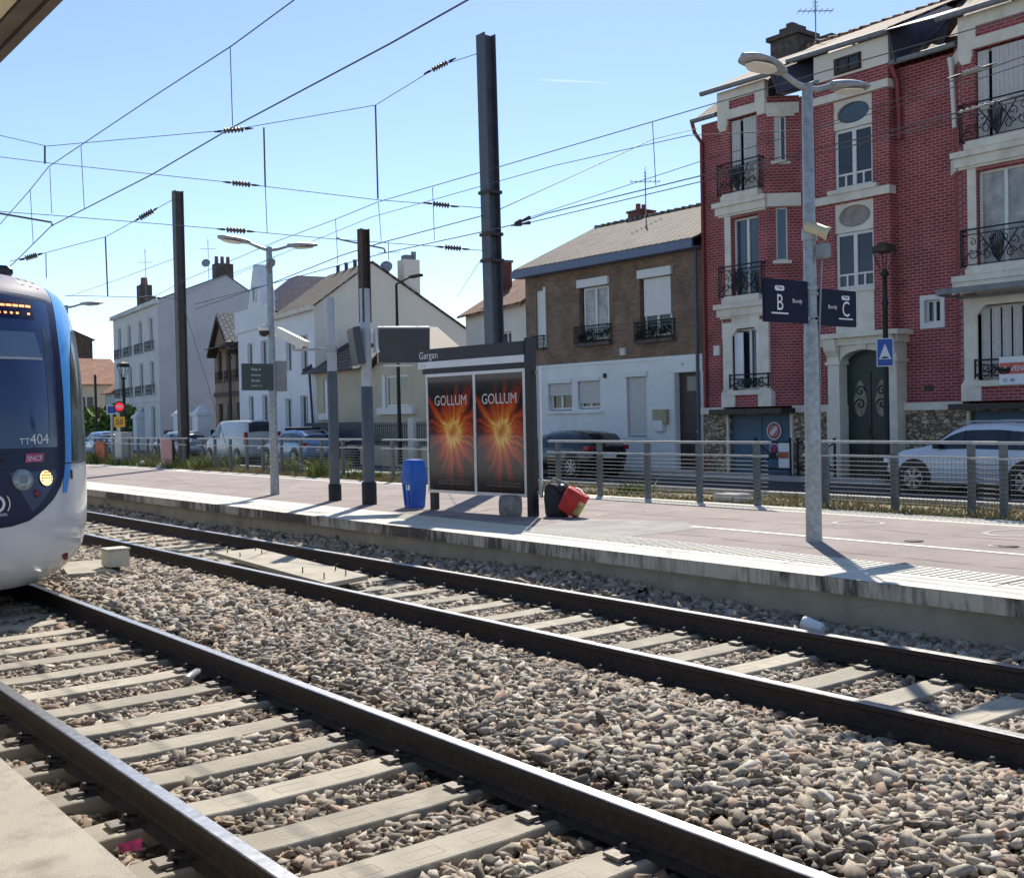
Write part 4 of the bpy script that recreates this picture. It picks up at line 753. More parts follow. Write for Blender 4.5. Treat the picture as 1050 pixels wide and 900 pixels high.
def poster_mat():
    m, nt, p = mk('film_poster_print'); L = nt.links.new; p.inputs['Roughness'].default_value = .12; p.inputs['Coat Weight'].default_value = .5
    tc = N(nt, 'ShaderNodeTexCoord'); nz = N(nt, 'ShaderNodeTexNoise'); nz.inputs['Scale'].default_value = 5; nz.inputs['Detail'].default_value = 8
    uv = N(nt, 'ShaderNodeUVMap'); mp = N(nt, 'ShaderNodeMapping'); mp.inputs['Location'].default_value = (-.5, -.52, 0); L(uv.outputs[0], mp.inputs[0])
    L(mp.outputs[0], nz.inputs['Vector']); sc_ = N(nt, 'ShaderNodeVectorMath', operation='SCALE'); sc_.inputs['Scale'].default_value = .16; L(nz.outputs['Color'], sc_.inputs[0])
    ad = N(nt, 'ShaderNodeVectorMath', operation='ADD'); L(mp.outputs[0], ad.inputs[0]); L(sc_.outputs[0], ad.inputs[1])
    m2 = N(nt, 'ShaderNodeMapping'); m2.inputs['Location'].default_value = (-.08, -.08, 0); m2.inputs['Scale'].default_value = (.75, 1.15, 0); L(ad.outputs[0], m2.inputs[0])
    ln = N(nt, 'ShaderNodeVectorMath', operation='LENGTH'); L(m2.outputs[0], ln.inputs[0])
    nrm = N(nt, 'ShaderNodeVectorMath', operation='NORMALIZE'); L(m2.outputs[0], nrm.inputs[0]); nr = N(nt, 'ShaderNodeTexNoise'); nr.inputs['Scale'].default_value = 5.5; nr.inputs['Detail'].default_value = 3; L(nrm.outputs[0], nr.inputs['Vector'])
    mr = N(nt, 'ShaderNodeMapRange'); mr.inputs[1].default_value = .3; mr.inputs[2].default_value = .7; mr.inputs[3].default_value = 1.55; mr.inputs[4].default_value = .62; L(nr.outputs['Fac'], mr.inputs[0])
    ml = N(nt, 'ShaderNodeMath', operation='MULTIPLY'); L(ln.outputs['Value'], ml.inputs[0]); L(mr.outputs[0], ml.inputs[1])
    rp = N(nt, 'ShaderNodeValToRGB'); e = rp.color_ramp.elements
    cs = [(0, (.55, .14, .03)), (.05, (.75, .26, .04)), (.11, (.92, .58, .14)), (.16, (.70, .17, .02)), (.24, (.50, .06, .012)), (.34, (.26, .024, .010)), (.44, (.06, .008, .010)), (.54, (.008, .009, .014))]
    e[0].color = c4(cs[0][1]); e[1].position = 1; e[1].color = c4(cs[-1][1])
    for q, c_ in cs[1:]: x_ = e.new(q); x_.color = c4(c_)
    L(ml.outputs[0], rp.inputs['Fac']); L(rp.outputs['Color'], p.inputs['Base Color']); return m
m_poster = poster_mat()
for i, (u0, u1, lab) in enumerate(((.02, SL / 2 - .05, 'left film poster'), (SL / 2, SL - .112, 'right film poster'))):
    b = MB(); b.quad(SF.P(u0, FB + .045, -.045), SF.P(u1, FB + .045, -.045), SF.P(u1, FT - .045, -.045), SF.P(u0, FT - .045, -.045)); o = b.build('poster', m_poster, r)
    uvl = o.data.uv_layers.new(name='UVMap')
    for k, uvc in enumerate(((0, 0), (1, 0), (1, 1), (0, 1))): uvl.data[k].uv = uvc
    b = MB(); text_on(b, lambda u, v: SF.P((u0 + u1) / 2 + u, 1.90 + v, -.047), 'GOLLUM', .215, 'CENTER', sx=.86, bold=.003); b.build('poster_title', M('poster_title_print', (.56, .60, .60), .3, var=.25, sc=12), o)
    b = MB()
    for zz, hh in ((.72, .012), (.755, .006), (.775, .006)): b.quad(SF.P(u0 + .2, zz, -.047), SF.P(u1 - .08, zz, -.047), SF.P(u1 - .08, zz + hh, -.047), SF.P(u0 + .2, zz + hh, -.047))
    b.build('small_print', M('poster_print_grey', (.10, .10, .11), .3), o)
    b = MB(); b.quad(SF.P(u0, FB + .045, .045), SF.P(u1, FB + .045, .045), SF.P(u1, FT - .045, .045), SF.P(u0, FT - .045, .045)); b.build('rear_panel', m_charc, o)
# luggage by the shelter
c = V((9.80, 12.62, PZ)); b = MB(); rs = []
for z, k in ((0, .9), (.03, 1), (.12, 1.03), (.22, 1), (.27, .92), (.285, .6)): rs.append([(c.x + .16 * k * math.cos(a) * (1 + .06 * math.sin(3 * a)), c.y + .17 * k * math.sin(a), PZ + z) for a in [i * math.pi / 8 for i in range(16)]])
b.rings(rs, True, True, 0, True); tag(b.build('rolled_bundle', m_greystone), 'squat grey bundle on the platform under the posters', 'bundle')
def blob(name, mat, c, ax3, prof, lab, cat, n=18):
    b = MB(); rs = []
    for h, rx, ry, ox in prof: rs.append([V(c) + ax3[2] * h + ax3[0] * (ox + rx * math.copysign(abs(math.cos(a)) ** .75, math.cos(a))) + ax3[1] * (ry * math.copysign(abs(math.sin(a)) ** .75, math.sin(a))) for a in [i * 2 * math.pi / n for i in range(n)]])
    b.rings(rs, True, True, 0, True); return b
c = V((10.12, 11.98, PZ)); r = thing('black_bag', 'slumped black bag on the platform between shelter post and red bag', 'bag', c)
blob('', 0, c, (V((.6, -.8, 0)), V((.8, .6, 0)), V((0, 0, 1))), [(0, .15, .14, 0), (.05, .175, .165, .01), (.15, .15, .16, -.02), (.24, .17, .155, -.01), (.34, .135, .125, -.04), (.42, .10, .09, -.06), (.45, .04, .05, -.05)], '', '').build('body', m_blackbag, r)
b = MB(); b.tube([c + V((-.12, .1, .42)), c + V((-.05, 0, .52)), c + V((.1, -.1, .44)), c + V((.16, -.15, .3))], .02, 6); b.build('strap', m_greystone, r)
b = MB(); b.lathe(c + V((.02, -.08, .36)), [(.02, 0), (.07, .02), (.08, .05), (.05, .08), (.02, .085)], 12, 0, (-.3, -.5, .6)); b.build('pocket', m_charc, r)
c = V((10.10, 11.70, PZ)); t3 = V((.30, -.42, .86)).normalized(); s3 = V((.8, .6, 0)); s3 = (s3 - t3 * s3.dot(t3)).normalized(); f3 = t3.cross(s3)
r = thing('cool_bag', 'red zipped cool bag tilted over on the platform', 'bag', c)
b = MB(); rs = []
base = c + V((-.02, .02, .07))
for h, k in ((0, .9), (.02, 1), (.26, 1.02), (.29, 1)): rs.append([base + t3 * h + s3 * (.135 * k * math.copysign(abs(math.cos(a)) ** .6, math.cos(a))) + f3 * (.155 * k * math.copysign(abs(math.sin(a)) ** .6, math.sin(a))) for a in [i * math.pi / 10 for i in range(20)]])
b.rings(rs, True, True, 0, True); b.build('body', m_redbag, r)
b = MB(); rs = []
for h, k in ((.292, 1.03), (.32, 1.03), (.33, .9)): rs.append([base + t3 * h + s3 * (.135 * k * math.copysign(abs(math.cos(a)) ** .6, math.cos(a))) + f3 * (.155 * k * math.copysign(abs(math.sin(a)) ** .6, math.sin(a))) for a in [i * math.pi / 10 for i in range(20)]])
b.rings(rs, True, True, 0, True); lid = b.build('lid', m_redbag, r)
b = MB(); b.tube([base + t3 * .335 + s3 * -.07 + f3 * -.09, base + t3 * .36 + f3 * -.02, base + t3 * .335 + s3 * .07 + f3 * .08], .012, 5); b.build('handle', m_plastic, lid)
b = MB(); sd_ = -1 if (f3.y > 0) else 1
for i0 in range(1):
    pts = []
    for h in (.04, .13, .24):
        pts.append([base + t3 * h + s3 * (.139 * math.copysign(abs(math.cos(a)) ** .6, math.cos(a))) + f3 * (.159 * math.copysign(abs(math.sin(a)) ** .6, math.sin(a))) for a in [math.pi * (1.12 if sd_ < 0 else .12) + k * .18 for k in range(9)]])
    b.rings(pts, False, False, 0, True, closed=False)
b.build('printed_panel', m_bagprint, r)
# ================================================================== FENCE
def fence(pix, X, lab, style, over=.25, z0=PZ - .02, zt=1.27):
    ys = [onX(px, 480, X).y for px in pix]; ys.sort(reverse=True)
    r = thing('platform_fence', lab, 'fence', (X, sum(ys) / len(ys), z0), 'grey metal fences behind the far platform')
    F_ = WX(X)
    for y in ys:
        b = MB(); b.box((X - .03, y - .045, z0 - .1), (X + .03, y + .045, zt - .04)); b.box((X + .03, y - .012, z0 - .05), (X + .05, y + .012, zt - .06)); b.build('post', m_fence, r)
    ya, yb = ys[-1] - over, ys[0] + over
    b = MB(); b.box((X - .035, ya, zt - .038), (X + .035, yb, zt)); b.build('top_rail', m_fencel, r)
    b = MB(); b.box((X - .06, ya, zt - .23), (X - .035, yb, zt - .20)); b.build('mid_rail', m_fencel, r)
    b = MB()
    if 'h' in style:
        z = .42
        while z < zt - .25: b.tube([(X - .045, ya, z), (X - .045, yb, z)], .0045, 4); z += .062
    if 'v' in style:
        y = ya
        while y < yb: b.tube([(X - .05, y, .40), (X - .05, y, zt - .2)], .003, 3); y += .06
    if b.v: tag(b.build('wire_infill', m_fencew, r))
    return r
fence([572.6, 615, 664, 717, 776], 13.18, 'grey fence section with horizontal wires between shelter and right lamp post', 'h')
fence([846, 917, 996], 13.75, 'grey fence section with square wire mesh in front of the white car', 'hv', .35)
fence([1029, 1110], 13.6, 'grey fence section cut off by the right edge of the picture', 'hv', .4)
fence([208, 221, 236.7, 253.5, 270, 289, 309, 330, 352, 376], 13.55, 'long grey fence section with horizontal wires in front of the parked van', 'h', .3)
fence([403, 430, 470, 510], 13.4, 'short grey fence section behind the blue container', 'h', .4)
fence([98, 104, 110, 117, 124, 133, 142, 152, 163, 175, 189], 13.55, 'far grey fence section overgrown by green weeds', 'v', .3)
b = MB(); q0 = onX(98, 455, 13.45); q1 = onX(107, 455, 13.45); b.box((13.44, q1.y, .5), (13.46, q0.y, 1.12)); tag(b.build('orange_netting', m_orange), 'torn orange safety netting hung on the far fence', 'netting')
r = thing('notice_board', 'faded pink board on dark stakes at the far fence', 'board', onX(169, 470, 13.4)); q0 = onX(165, 455, 13.4); q1 = onX(176, 455, 13.4)
b = MB(); b.box((13.39, q1.y, .45), (13.42, q0.y, 1.22)); b.build('panel', m_pink, r)
for q in (q0, q1): b = MB(); b.box((13.425, q.y - .05, .2), (13.47, q.y + .05, 1.2)); b.build('stake', m_boot, r)
for px, py, lab, mt in ((146, 476, 'white plastic bag caught in weeds beside the far fence', m_plastic), (167, 478, 'pale blue plastic bag in the grass by the pink board', m_bluew)):
    q = onX(px, py, 13.5); b = blob('', 0, q, (V((1, 0, 0)), V((0, 1, 0)), V((0, 0, 1))), [(-.16, .1, .15, 0), (-.08, .2, .3, .02), (.02, .16, .25, -.03), (.12, .05, .08, .02)], '', '', 9); tag(b.build('litter_bag', mt), lab, 'litter')
# ================================================================== MASTS
def hbeam(b, p0, p1, w_, mi=0):
    p0 = V(p0); p1 = V(p1); h = w_ / 2; t = w_ * .07
    for x0, x1, y0, y1 in ((-h, -h + t, -h, h), (h - t, h, -h, h), (-h + t, h - t, -t * .5, t * .5)):
        b.hexa([p0 + V((x0, y0, 0)), p0 + V((x1, y0, 0)), p0 + V((x1, y1, 0)), p0 + V((x0, y1, 0)), p1 + V((x0, y0, 0)), p1 + V((x1, y0, 0)), p1 + V((x1, y1, 0)), p1 + V((x0, y1, 0))], mi)
    return b
MX, MY = 13.15, 17.4
tp = onX(498, 36, MX); mid = onX(507, 350, MX); tp = V((MX, tp.y, tp.z)); bt = V((MX, mid.y - (tp.y - mid.y) * .5, .25))
r = thing('catenary_mast', 'tall blue grey steel mast rising behind the advert shelter', 'mast', bt); hbeam(MB(), bt, tp, .27).build('beam', m_mast, r)
for z in (6.0, 5.2, 4.7):
    b = MB(); k = (z - bt.z) / (tp.z - bt.z); cc = bt.lerp(tp, k); b.box((cc.x - .17, cc.y - .16, z - .03), (cc.x + .17, cc.y + .16, z + .03)); b.build('clamp', m_clip, r)
M5T = tp.copy(); M5B = bt.copy(); M5 = lambda z: M5B.lerp(M5T, (z - M5B.z) / (M5T.z - M5B.z))
tp = onX(182, 196, 14.0); bt2 = onX(189, 470, 14.0); tp = V((14.0, tp.y, tp.z)); bt2 = V((14.0, bt2.y, .2))
r = thing('catenary_mast', 'brownish steel mast standing in the weeds left of the parked cars', 'mast', bt2); hbeam(MB(), bt2, tp, .28).build('beam', m_brownmast, r)
M2T = tp
# ================================================================== OVERHEAD WIRES
def insul(b, p, q, r_=.05, nb=6, mi=1):
    p = V(p); q = V(q); d = (q - p).normalized(); L_ = (q - p).length; pr = [(.012, 0)]
    for i in range(nb): a = L_ * (i + .1) / nb; pr += [(r_ * .45, a), (r_, a + L_ * .3 / nb), (r_, a + L_ * .45 / nb), (r_ * .45, a + L_ * .75 / nb)]
    pr += [(.012, L_)]; b.lathe(p, pr, 8, 0, d); return b
def wire(name, lab, pts, rad=.009, ins=(), drops=(), mat=None, cat='wire', irad=.06):
    pts = [V(p) for p in pts]; r = thing(name, lab, cat, pts[len(pts) // 2], 'overhead line wires')
    MB().tube(pts, rad * .7, 5).build('cable', mat or m_wire, r)
    for p, q, mt in ins:
        insul(MB(), p, q, irad).build('insulator', mt, r)
        d = (V(q) - V(p)).normalized()
        for e_, s_ in ((V(p), -1), (V(q), 1)):
            k_ = irad / .06; b = MB(); b.lathe(e_ + d * s_ * .02, [(.02 * k_, 0), (.024 * k_, .06), (.010 * k_, .16)], 6, 0, d * s_); b.build('end_fitting', m_clip, r)
    for p, q, rd in drops: MB().tube([p, q], rd, 4).build('dropper', m_wire, r)
    return r
A2, B2 = (13.15, 17.4), (6.42, 22.8)
sp = lambda px, py: onP(px, py, A2, B2)
X2 = 6.42; cw = lambda px, py, X=X2: onX(px, py, X)
# cross spans from the tall mast
t1, t2, t3_ = M5(onX(497, 53, MX).z), M5(onX(503, 214, MX).z), M5(onX(504, 258, MX).z)
wire('span_wire', 'uppermost span wire running from the top of the tall mast over both tracks', [t1, sp(450, 68), sp(385, 108), sp(240, 133), sp(48, 150), sp(0, 139), sp(-60, 125)], .010, [(sp(443, 72), sp(459, 64), m_insb), (sp(229, 134.5), sp(250, 132.5), m_insb)], [(sp(385, 108), sp(387.5, 204), .016), (sp(46, 150), sp(46, 168), .018), (sp(270.5, 131), sp(272, 191), .016)])
wire('span_wire', 'middle span wire from the tall mast over both tracks', [t2, sp(452, 210), sp(387, 205), sp(248, 188.5), sp(48, 167), sp(0, 161), sp(-60, 155)], .010, [(sp(444, 209), sp(461, 211), m_insb), (sp(238, 187.5), sp(257, 189.5), m_insb)], [(sp(272, 191), sp(274, 239), .007)])
wire('span_wire', 'lowest span wire from the tall mast over both tracks', [t3_, sp(465, 254), sp(340, 245), sp(241, 236), sp(50, 220.5), sp(0, 217), sp(-60, 213)], .010, [(sp(456, 253.5), sp(473, 255), m_insb), (sp(232, 235.5), sp(252, 237), m_insb)])
# far track wires
wire('messenger_wire', 'upper carrying wire above the far track with thin droppers', [cw(420, -78), cw(302, 0), cw(238, 47), cw(160, 97.5), cw(83, 149), cw(50, 171), cw(30, 196, 6.3), cw(0, 230, 6.2), cw(-60, 290, 6.1)], .012, (), [(cw(236, 48), cw(238.5, 129), .006), (cw(83, 150), cw(86.5, 215), .006), (cw(51, 172), cw(53, 219), .006), (cw(31, 195, 6.3), cw(34, 250, 6.3), .006)])
wire('contact_wire', 'thick contact wire above the far track', [cw(600, -68), cw(480, 0), cw(400, 45), cw(238, 131), cw(156, 179), cw(53, 231.5), cw(17, 267, 6.3), cw(-30, 310, 6.2)], .014)
b = MB(); b.tube([sp(-60, 207), sp(0, 219), sp(53, 228), sp(53.5, 232)], .02, 6); tag(b.build('steady_arm', m_wire), 'steady arm pulling the contact wire above the far track', 'bracket')
# platform-side line
X3 = 11.4; c3 = lambda px, py: onX(px, py, X3)
wire('messenger_wire', 'upper wire running past the tall mast towards the top of the red brick house', [c3(1120, -8), c3(1050, 15), c3(850, 72), c3(723, 109), c3(669, 125), c3(492, 177), c3(388, 207), c3(344, 225), c3(285, 247), c3(190, 287), c3(110, 330)], .010, (), [(c3(669, 125), c3(672.5, 190), .006), (c3(443.5, 192), c3(445.5, 246), .006), (c3(388, 208), c3(391, 248), .006), (c3(344, 225), c3(346.5, 271), .006)])
wire('feeder_wire', 'second wire below the upper one crossing in front of the red brick house', [c3(1120, 38), c3(1050, 58), c3(830, 133), c3(706, 136 + 3), c3(568, 170), c3(380, 223), c3(285, 262), c3(190, 300)], .008, [(c3(987, 76), c3(1006, 70), m_insg)], (), None, 'wire', .032)
wire('contact_wire', 'wire passing the tall mast at half height toward the brick house eaves', [V((25.9, 23.75, 10.35)), onX(669, 143, 18.5), M5(onX(503, 219, MX).z), c3(391, 249), c3(350, 262), c3(280, 290), c3(200, 317)], .014)
wire('contact_wire', 'lowest wire below the mast fittings fanning out from its turnbuckles', [c3(1120, 82), c3(1050, 97), c3(900, 138), c3(720, 180), c3(560, 219), c3(528, 230), c3(503, 236), c3(392, 260), c3(300, 285), c3(200, 312)], .012, [(c3(983, 115.5), c3(1020, 105), m_insg)], (), None, 'wire', .018)
wire('feeder_wire', 'parallel lower wire beside the contact wire in front of the brick house', [c3(1120, 87), c3(1050, 102), c3(900, 143), c3(720, 186), c3(540, 229), c3(524, 232)], .010)
wire('feeder_wire', 'thin wire rising from the turnbuckles to the right in front of the brick house', [c3(1120, 45), c3(1050, 66), c3(900, 115), c3(720, 165), c3(540, 224), c3(526, 231)], .007)
for lab, pp in (('chain of turnbuckles on the upper wire at the tall mast', (c3(528, 229), c3(543, 223))), ('chain of turnbuckles on the lower wire at the tall mast', (c3(528, 231), c3(543, 228.5)))):
    b = MB(); b.tube([pp[0], pp[0].lerp(pp[1], .4), pp[0].lerp(pp[1], .5), pp[1]], [.02, .035, .015, .03], 6); tag(b.build('turnbuckle', m_clip), lab, 'turnbuckle')
b = MB(); b.tube([c3(346, 244), c3(350, 246), c3(394, 255), c3(395, 259)], .018, 6); tag(b.build('steady_arm', m_wire), 'steady arm in front of the slim mast top', 'bracket')
# spans of the far mast
s2 = lambda px, py: onY(px, py, M2T.y)
wire('span_wire', 'upper span wire from the brown mast behind the tram', [V((M2T.x, M2T.y, onX(180, 203, 14).z)), s2(150, 220), s2(108, 243), s2(40, 261), s2(10, 268)], .014, [(s2(143, 224), s2(157, 216), m_insb), (s2(26, 265), s2(38, 261.5), m_insb)], [(s2(108, 243), s2(110.5, 304), .022), (s2(47, 260), s2(47.5, 285), .014)], None, 'wire', .09)
wire('span_wire', 'lower span wire from the brown mast behind the tram', [V((M2T.x, M2T.y, onX(186, 306, 14).z)), s2(153, 305), s2(111, 304), s2(66, 303)], .014, [(s2(148, 305), s2(160, 305.3), m_insb)], (), None, 'wire', .07)
wire('feeder_wire', 'thin wire sloping from the brown mast down behind the tram', [onX(182, 264, 14), onX(120, 287, 14), onX(70, 304, 14)], .012)
wire('guy_wire', 'pair of guy wires from the tall mast down to the cream house', [M5(onX(503, 250, MX).z), onX(468, 305, 24)], .010)
wire('guy_wire', 'stay cable from the brown mast down to the ground by the van', [onX(186, 306, 14), V((14.3, onX(238, 452, 14.3).y, .4))], .014)
wire('service_cable', 'two thin cables sagging across the grey gable wall', [onX(285, 262, 13.5), onX(240, 283, 16), onX(190, 302, 20), onX(120, 327, 30)], .009)
# ================================================================== BUILDINGS
def window(parent, F_, u0, u1, z0, z1, dep=.16, leaves=2, fr=.06, pane=None, bar=None, mat=None, name='window'):
    mat = mat or m_frame; b = MB(); d0, d1 = dep - .05, dep
    for a in ((u0, u1, z0, z0 + fr), (u0, u1, z1 - fr, z1), (u0, u0 + fr, z0 + fr, z1 - fr), (u1 - fr, u1, z0 + fr, z1 - fr)): b.fbox(F_, *a, d0, d1)
    for k in range(1, leaves):
        u = u0 + (u1 - u0) * k / leaves; b.fbox(F_, u - fr * .7, u + fr * .7, z0 + fr, z1 - fr, d0 - .008, d1)
    if bar: b.fbox(F_, u0 + fr, u1 - fr, bar - .025, bar + .025, d0 + .004, d1)
    o = b.build(name, mat, parent)
    b = MB(); P = F_.P; b.quad(P(u0 + fr * .5, z0 + fr * .5, d1 - .018), P(u1 - fr * .5, z0 + fr * .5, d1 - .018), P(u1 - fr * .5, z1 - fr * .5, d1 - .018), P(u0 + fr * .5, z1 - fr * .5, d1 - .018)); b.build('pane', pane or m_pane, o)
    return o
def shutter_leaf(parent, F_, u0, u1, z0, z1, d, mat=None, name='shutter', th=.03, rib=.11):
    b = MB(); b.fbox(F_, u0, u1, z0, z1, d, d + th)
    u = u0 + rib * .4
    while u < u1 - .03: b.fbox(F_, u, u + .035, z0 + .03, z1 - .03, d - .014, d - .001); u += rib
    return b.build(name, mat or m_shut, parent)
def rollup(parent, F_, u0, u1, z0, z1, d, mat=None):
    b = MB(); z = z0
    while z < z1 - .001: zz = min(z + .05, z1); b.fbox(F_, u0, u1, z, zz - .006, d, d + .02); b.fbox(F_, u0, u1, zz - .006, zz, d + .008, d + .02); z = zz
    return b.build('roller_shutter', mat or m_shut, parent)
def ironwork(parent, F_, u0, u1, z0, z1, d0, d1, rich=True, name='balcony_railing'):
    b = MB(); P = F_.P; t = .016
    for z in (z0 + .03, z1 - .12, z1): b.tube([P(u0, z, d1), P(u0, z, d0), P(u1, z, d0), P(u1, z, d1)], t * (1.3 if z == z1 else .8), 5)
    for u in (u0, u1): b.tube([P(u, z0 - .05, d0), P(u, z1 + .03, d0)], t * 1.2, 5)
    w_ = u1 - u0; h = z1 - .12 - z0; uu = F_.u; zz = V((0, 0, 1)); cu = (u0 + u1) / 2
    if rich:
        for s in (-1, 1):
            for k, (fx, fz, r_) in enumerate(((.16, .35, .13), (.16, .75, .09), (.34, .28, .15), (.30, .66, .12), (.42, .80, .09))):
                c = P(cu + s * w_ * (.5 - fx), z0 + h * fz, d0); b.tube(spiral(c, uu * s, zz, r_, .02, 2.2 - k, 9.2 - k, 16), t * .75, 5)
            b.tube([P(cu + s * w_ * .5, z0 + .03, d0), P(cu + s * w_ * .36, z0 + h * .5, d0), P(cu + s * w_ * .2, z0 + h * .3, d0), P(cu + s * .03, z0 + h, d0)], t, 5)
            b.tube([P(cu + s * w_ * .25, z0 + h, d0), P(cu + s * w_ * .12, z0 + h * .55, d0), P(cu, z0 + .03, d0)], t, 5)
        b.tube([P(cu - .16, z0 + h * .8, d0 - .05), P(cu - .11, z0 + h * .3, d0 - .07), P(cu, z0 + .06, d0 - .05), P(cu + .11, z0 + h * .3, d0 - .07), P(cu + .16, z0 + h * .8, d0 - .05)], t * 1.5, 6)
        for k in range(7): u = cu - .14 + k * .047; b.tube([P(u, z0 + h * .95, d0 - .03), P(cu + (u - cu) * .7, z0 + h * .5, d0 - .08), P(cu, z0 + .05, d0 - .03)], t * .9, 5)
    else:
        n = max(4, int(w_ / .11))
        for k in range(n + 1): u = u0 + w_ * k / n; b.tube([P(u, z0 + .03, d0), P(u, z1 - .02, d0)], t * .6, 4)
        for k in range(n // 2): c = P(u0 + w_ * (k * 2 + 1) / n, z0 + h * .5, d0); b.tube(spiral(c, uu, zz, .09, .02, 0, 6, 10), t * .6, 4)
    if d1 - d0 > .1:
        for u in (u0, u1):
            for k in (.33, .66): b.tube([P(u, z0, d0 + (d1 - d0) * k), P(u, z1, d0 + (d1 - d0) * k)], t * .7, 4)
    return b.build(name, m_iron, parent)
# ---------- red brick house
RX = 26.0; YL, YR = 23.65, 10.6; EAV = 10.45
red = thing('brick_house', 'three storey red brick house with cream stone bays and iron balconies', 'house', (RX, 17, -.1))
F0 = WX(RX); FRi = WX(25.7); FB_ = WX(25.3)
b = MB()
hol = [(15.74, 16.22, 3.84, 4.46)]
b.wall(F0, YR, YL, 1.86, EAV, hol, .2); b.quad((RX, YL, -.1), (RX + 9, YL, -.1), (RX + 9, YL, 11.4), (RX, YL, EAV)); b.quad((RX, YR, -.1), (RX + 9, YR, -.1), (RX + 9, YR, 11.4), (RX, YR, EAV))
b.box((RX + .22, YR + .01, -.1), (RX + 9, YL - .01, EAV - .02))
# risalit brick
hr = [(17.47, 18.66, 7.58, 9.93), (17.47, 18.66, 4.92, 7.2)]
b.wall(FRi, 16.97, 19.24, 3.75, 10.55, hr + [(17.47, 18.66, 3.75, 4.9)], .2); b.quad((25.7, 16.97, 3.75), (RX, 16.97, 3.75), (RX, 16.97, 10.55), (25.7, 16.97, 10.55)); b.quad((25.7, 19.24, 3.75), (RX, 19.24, 3.75), (RX, 19.24, 10.55), (25.7, 19.24, 10.55))
b.box((25.72, 16.99, 10.2), (RX, 19.22, 10.54))
b.build('wall', m_red, red)
def bay(yf0, yf1, cant, name_side):
    """front between yf0..yf1 at X=25.3; canted sides run back to X=26"""
    FX = 25.3; b = MB(); c_ = cant
    wf = [(yf0 + .32, yf1 - .34, 7.95, 10.12), (yf0 + .32, yf1 - .34, 5.0, 7.28), (yf0 + .30, yf1 - .34, 2.34, 4.10)]
    b.wall(FB_, yf0, yf1, 1.86, 10.5, wf, .25)
    P0, P1 = V((FX, yf0, 0)), V((RX, yf0 - c_, 0)); d = (P1 - P0); ln = d.length; d.normalize(); FR_ = Fr(P0, d, V((.7, .7, 0)))
    sl = [(ln * .24, ln * .60, 8.70, 9.95), (ln * .26, ln * .60, 5.93, 7.40)]
    b.wall(FR_, 0, ln, 1.86, 10.5, sl, .15)
    Q0, Q1 = V((FX, yf1, 0)), V((RX, yf1 + c_, 0)); d2 = (Q1 - Q0).normalized(); FL_ = Fr(Q0, d2, V((.7, -.7, 0))); b.wall(FL_, 0, ln, 1.86, 10.5, [], .15)
    bo = b.build('bay', m_red, red)
    # cream dressings
    b = MB(); z0 = 10.10
    b.fbox(FB_, yf0 - .03, yf1 + .05, 10.14, 10.40, -.07, .1); b.fbox(FB_, yf0 - .03, yf1 + .05, 10.66, 10.97, -.07, .1)
    b.fbox(FB_, yf0 - .03, yf0 + .32, 10.40, 10.66, -.07, .1); b.fbox(FB_, yf1 - .40, yf1 + .05, 10.40, 10.66, -.07, .1)
    b.fbox(FB_, yf1 - .30, yf1 + .05, 9.98, 10.14, -.07, .1); b.prism([FB_.P(yf1 - .28, 9.98, -.07), FB_.P(yf1 + .05, 9.98, -.07), FB_.P(yf1 - .02, 9.84, -.04), FB_.P(yf1 - .24, 9.84, -.04)], (.1, 0, 0))
    b.fbox(FB_, yf0 - .03, yf0 + .25, 10.02, 10.14, -.07, .1)
    b.fbox(FR_, .0, ln * .98, 10.0, 10.30, -.06, .1); b.fbox(FR_, .03, ln * .85, 9.93, 10.0, -.04, .1)
    b.fbox(FL_, .0, ln * .98, 10.0, 10.30, -.06, .1)
    b.build('gable_stone', m_cream, red)
    for zz in (7.36, 4.42):
        b = MB(); b.fbox(FB_, yf0 - .06, yf1 + .22, zz + .28, zz + .42, -.20, 0); b.fbox(FB_, yf0 - .02, yf1 + .16, zz + .06, zz + .28, -.12, 0); b.fbox(FB_, yf0 + .02, yf1 + .08, zz, zz + .06, -.07, 0)
        b.fbox(FB_, yf0 + .15, yf1 - .15, zz + .42, zz + .56, -.22, 0); b.fbox(FB_, yf0 + .18, yf1 - .18, zz + .56, zz + .62, -.19, .2)
        b.fbox(FR_, .0, ln, zz + .06, zz + .42, -.10, .02); b.fbox(FL_, .0, ln, zz + .06, zz + .42, -.10, .02); b.build('balcony_slab', m_cream, red)
    for (a0, a1, a2, a3) in sl: b = MB(); b.fbox(FR_, a0 - .1, a1 + .1, a2 - .09, a2 - .002, -.04, .12); b.build('sill', m_cream, red)
    # white stone jambs of first floor left and ground-floor surround
    b = MB(); b.fbox(FB_, yf1 - .338, yf1 - .12, 5.05, 7.36, -.03, .2); b.build('door_jamb', m_cream, red); b = MB()
    for u0, u1 in ((yf0 - .02, yf0 + .30), (yf1 - .34, yf1 + .0)): b.fbox(FB_, u0, u1, 2.30, 4.30, -.05, .2); b.fbox(FB_, u0 - .08, u1 + .08, 1.86, 2.25, -.06, .2); b.prism([FB_.P(u0 - .08, 2.25, -.06), FB_.P(u1 + .08, 2.25, -.06), FB_.P(u1, 2.36, -.052), FB_.P(u0, 2.36, -.052)], (.2, 0, 0))
    b.fbox(FB_, yf0 + .30, yf1 - .34, 4.11, 4.42, -.05, .2)
    b.prism([FB_.P(yf0 + .30, 4.11, -.05), FB_.P(yf0 + .30, 3.9, -.05), FB_.P(yf0 + .5, 4.11, -.05)], (.2, 0, 0)); b.prism([FB_.P(yf1 - .34, 4.11, -.05), FB_.P(yf1 - .54, 4.11, -.05), FB_.P(yf1 - .34, 3.9, -.05)], (.2, 0, 0))
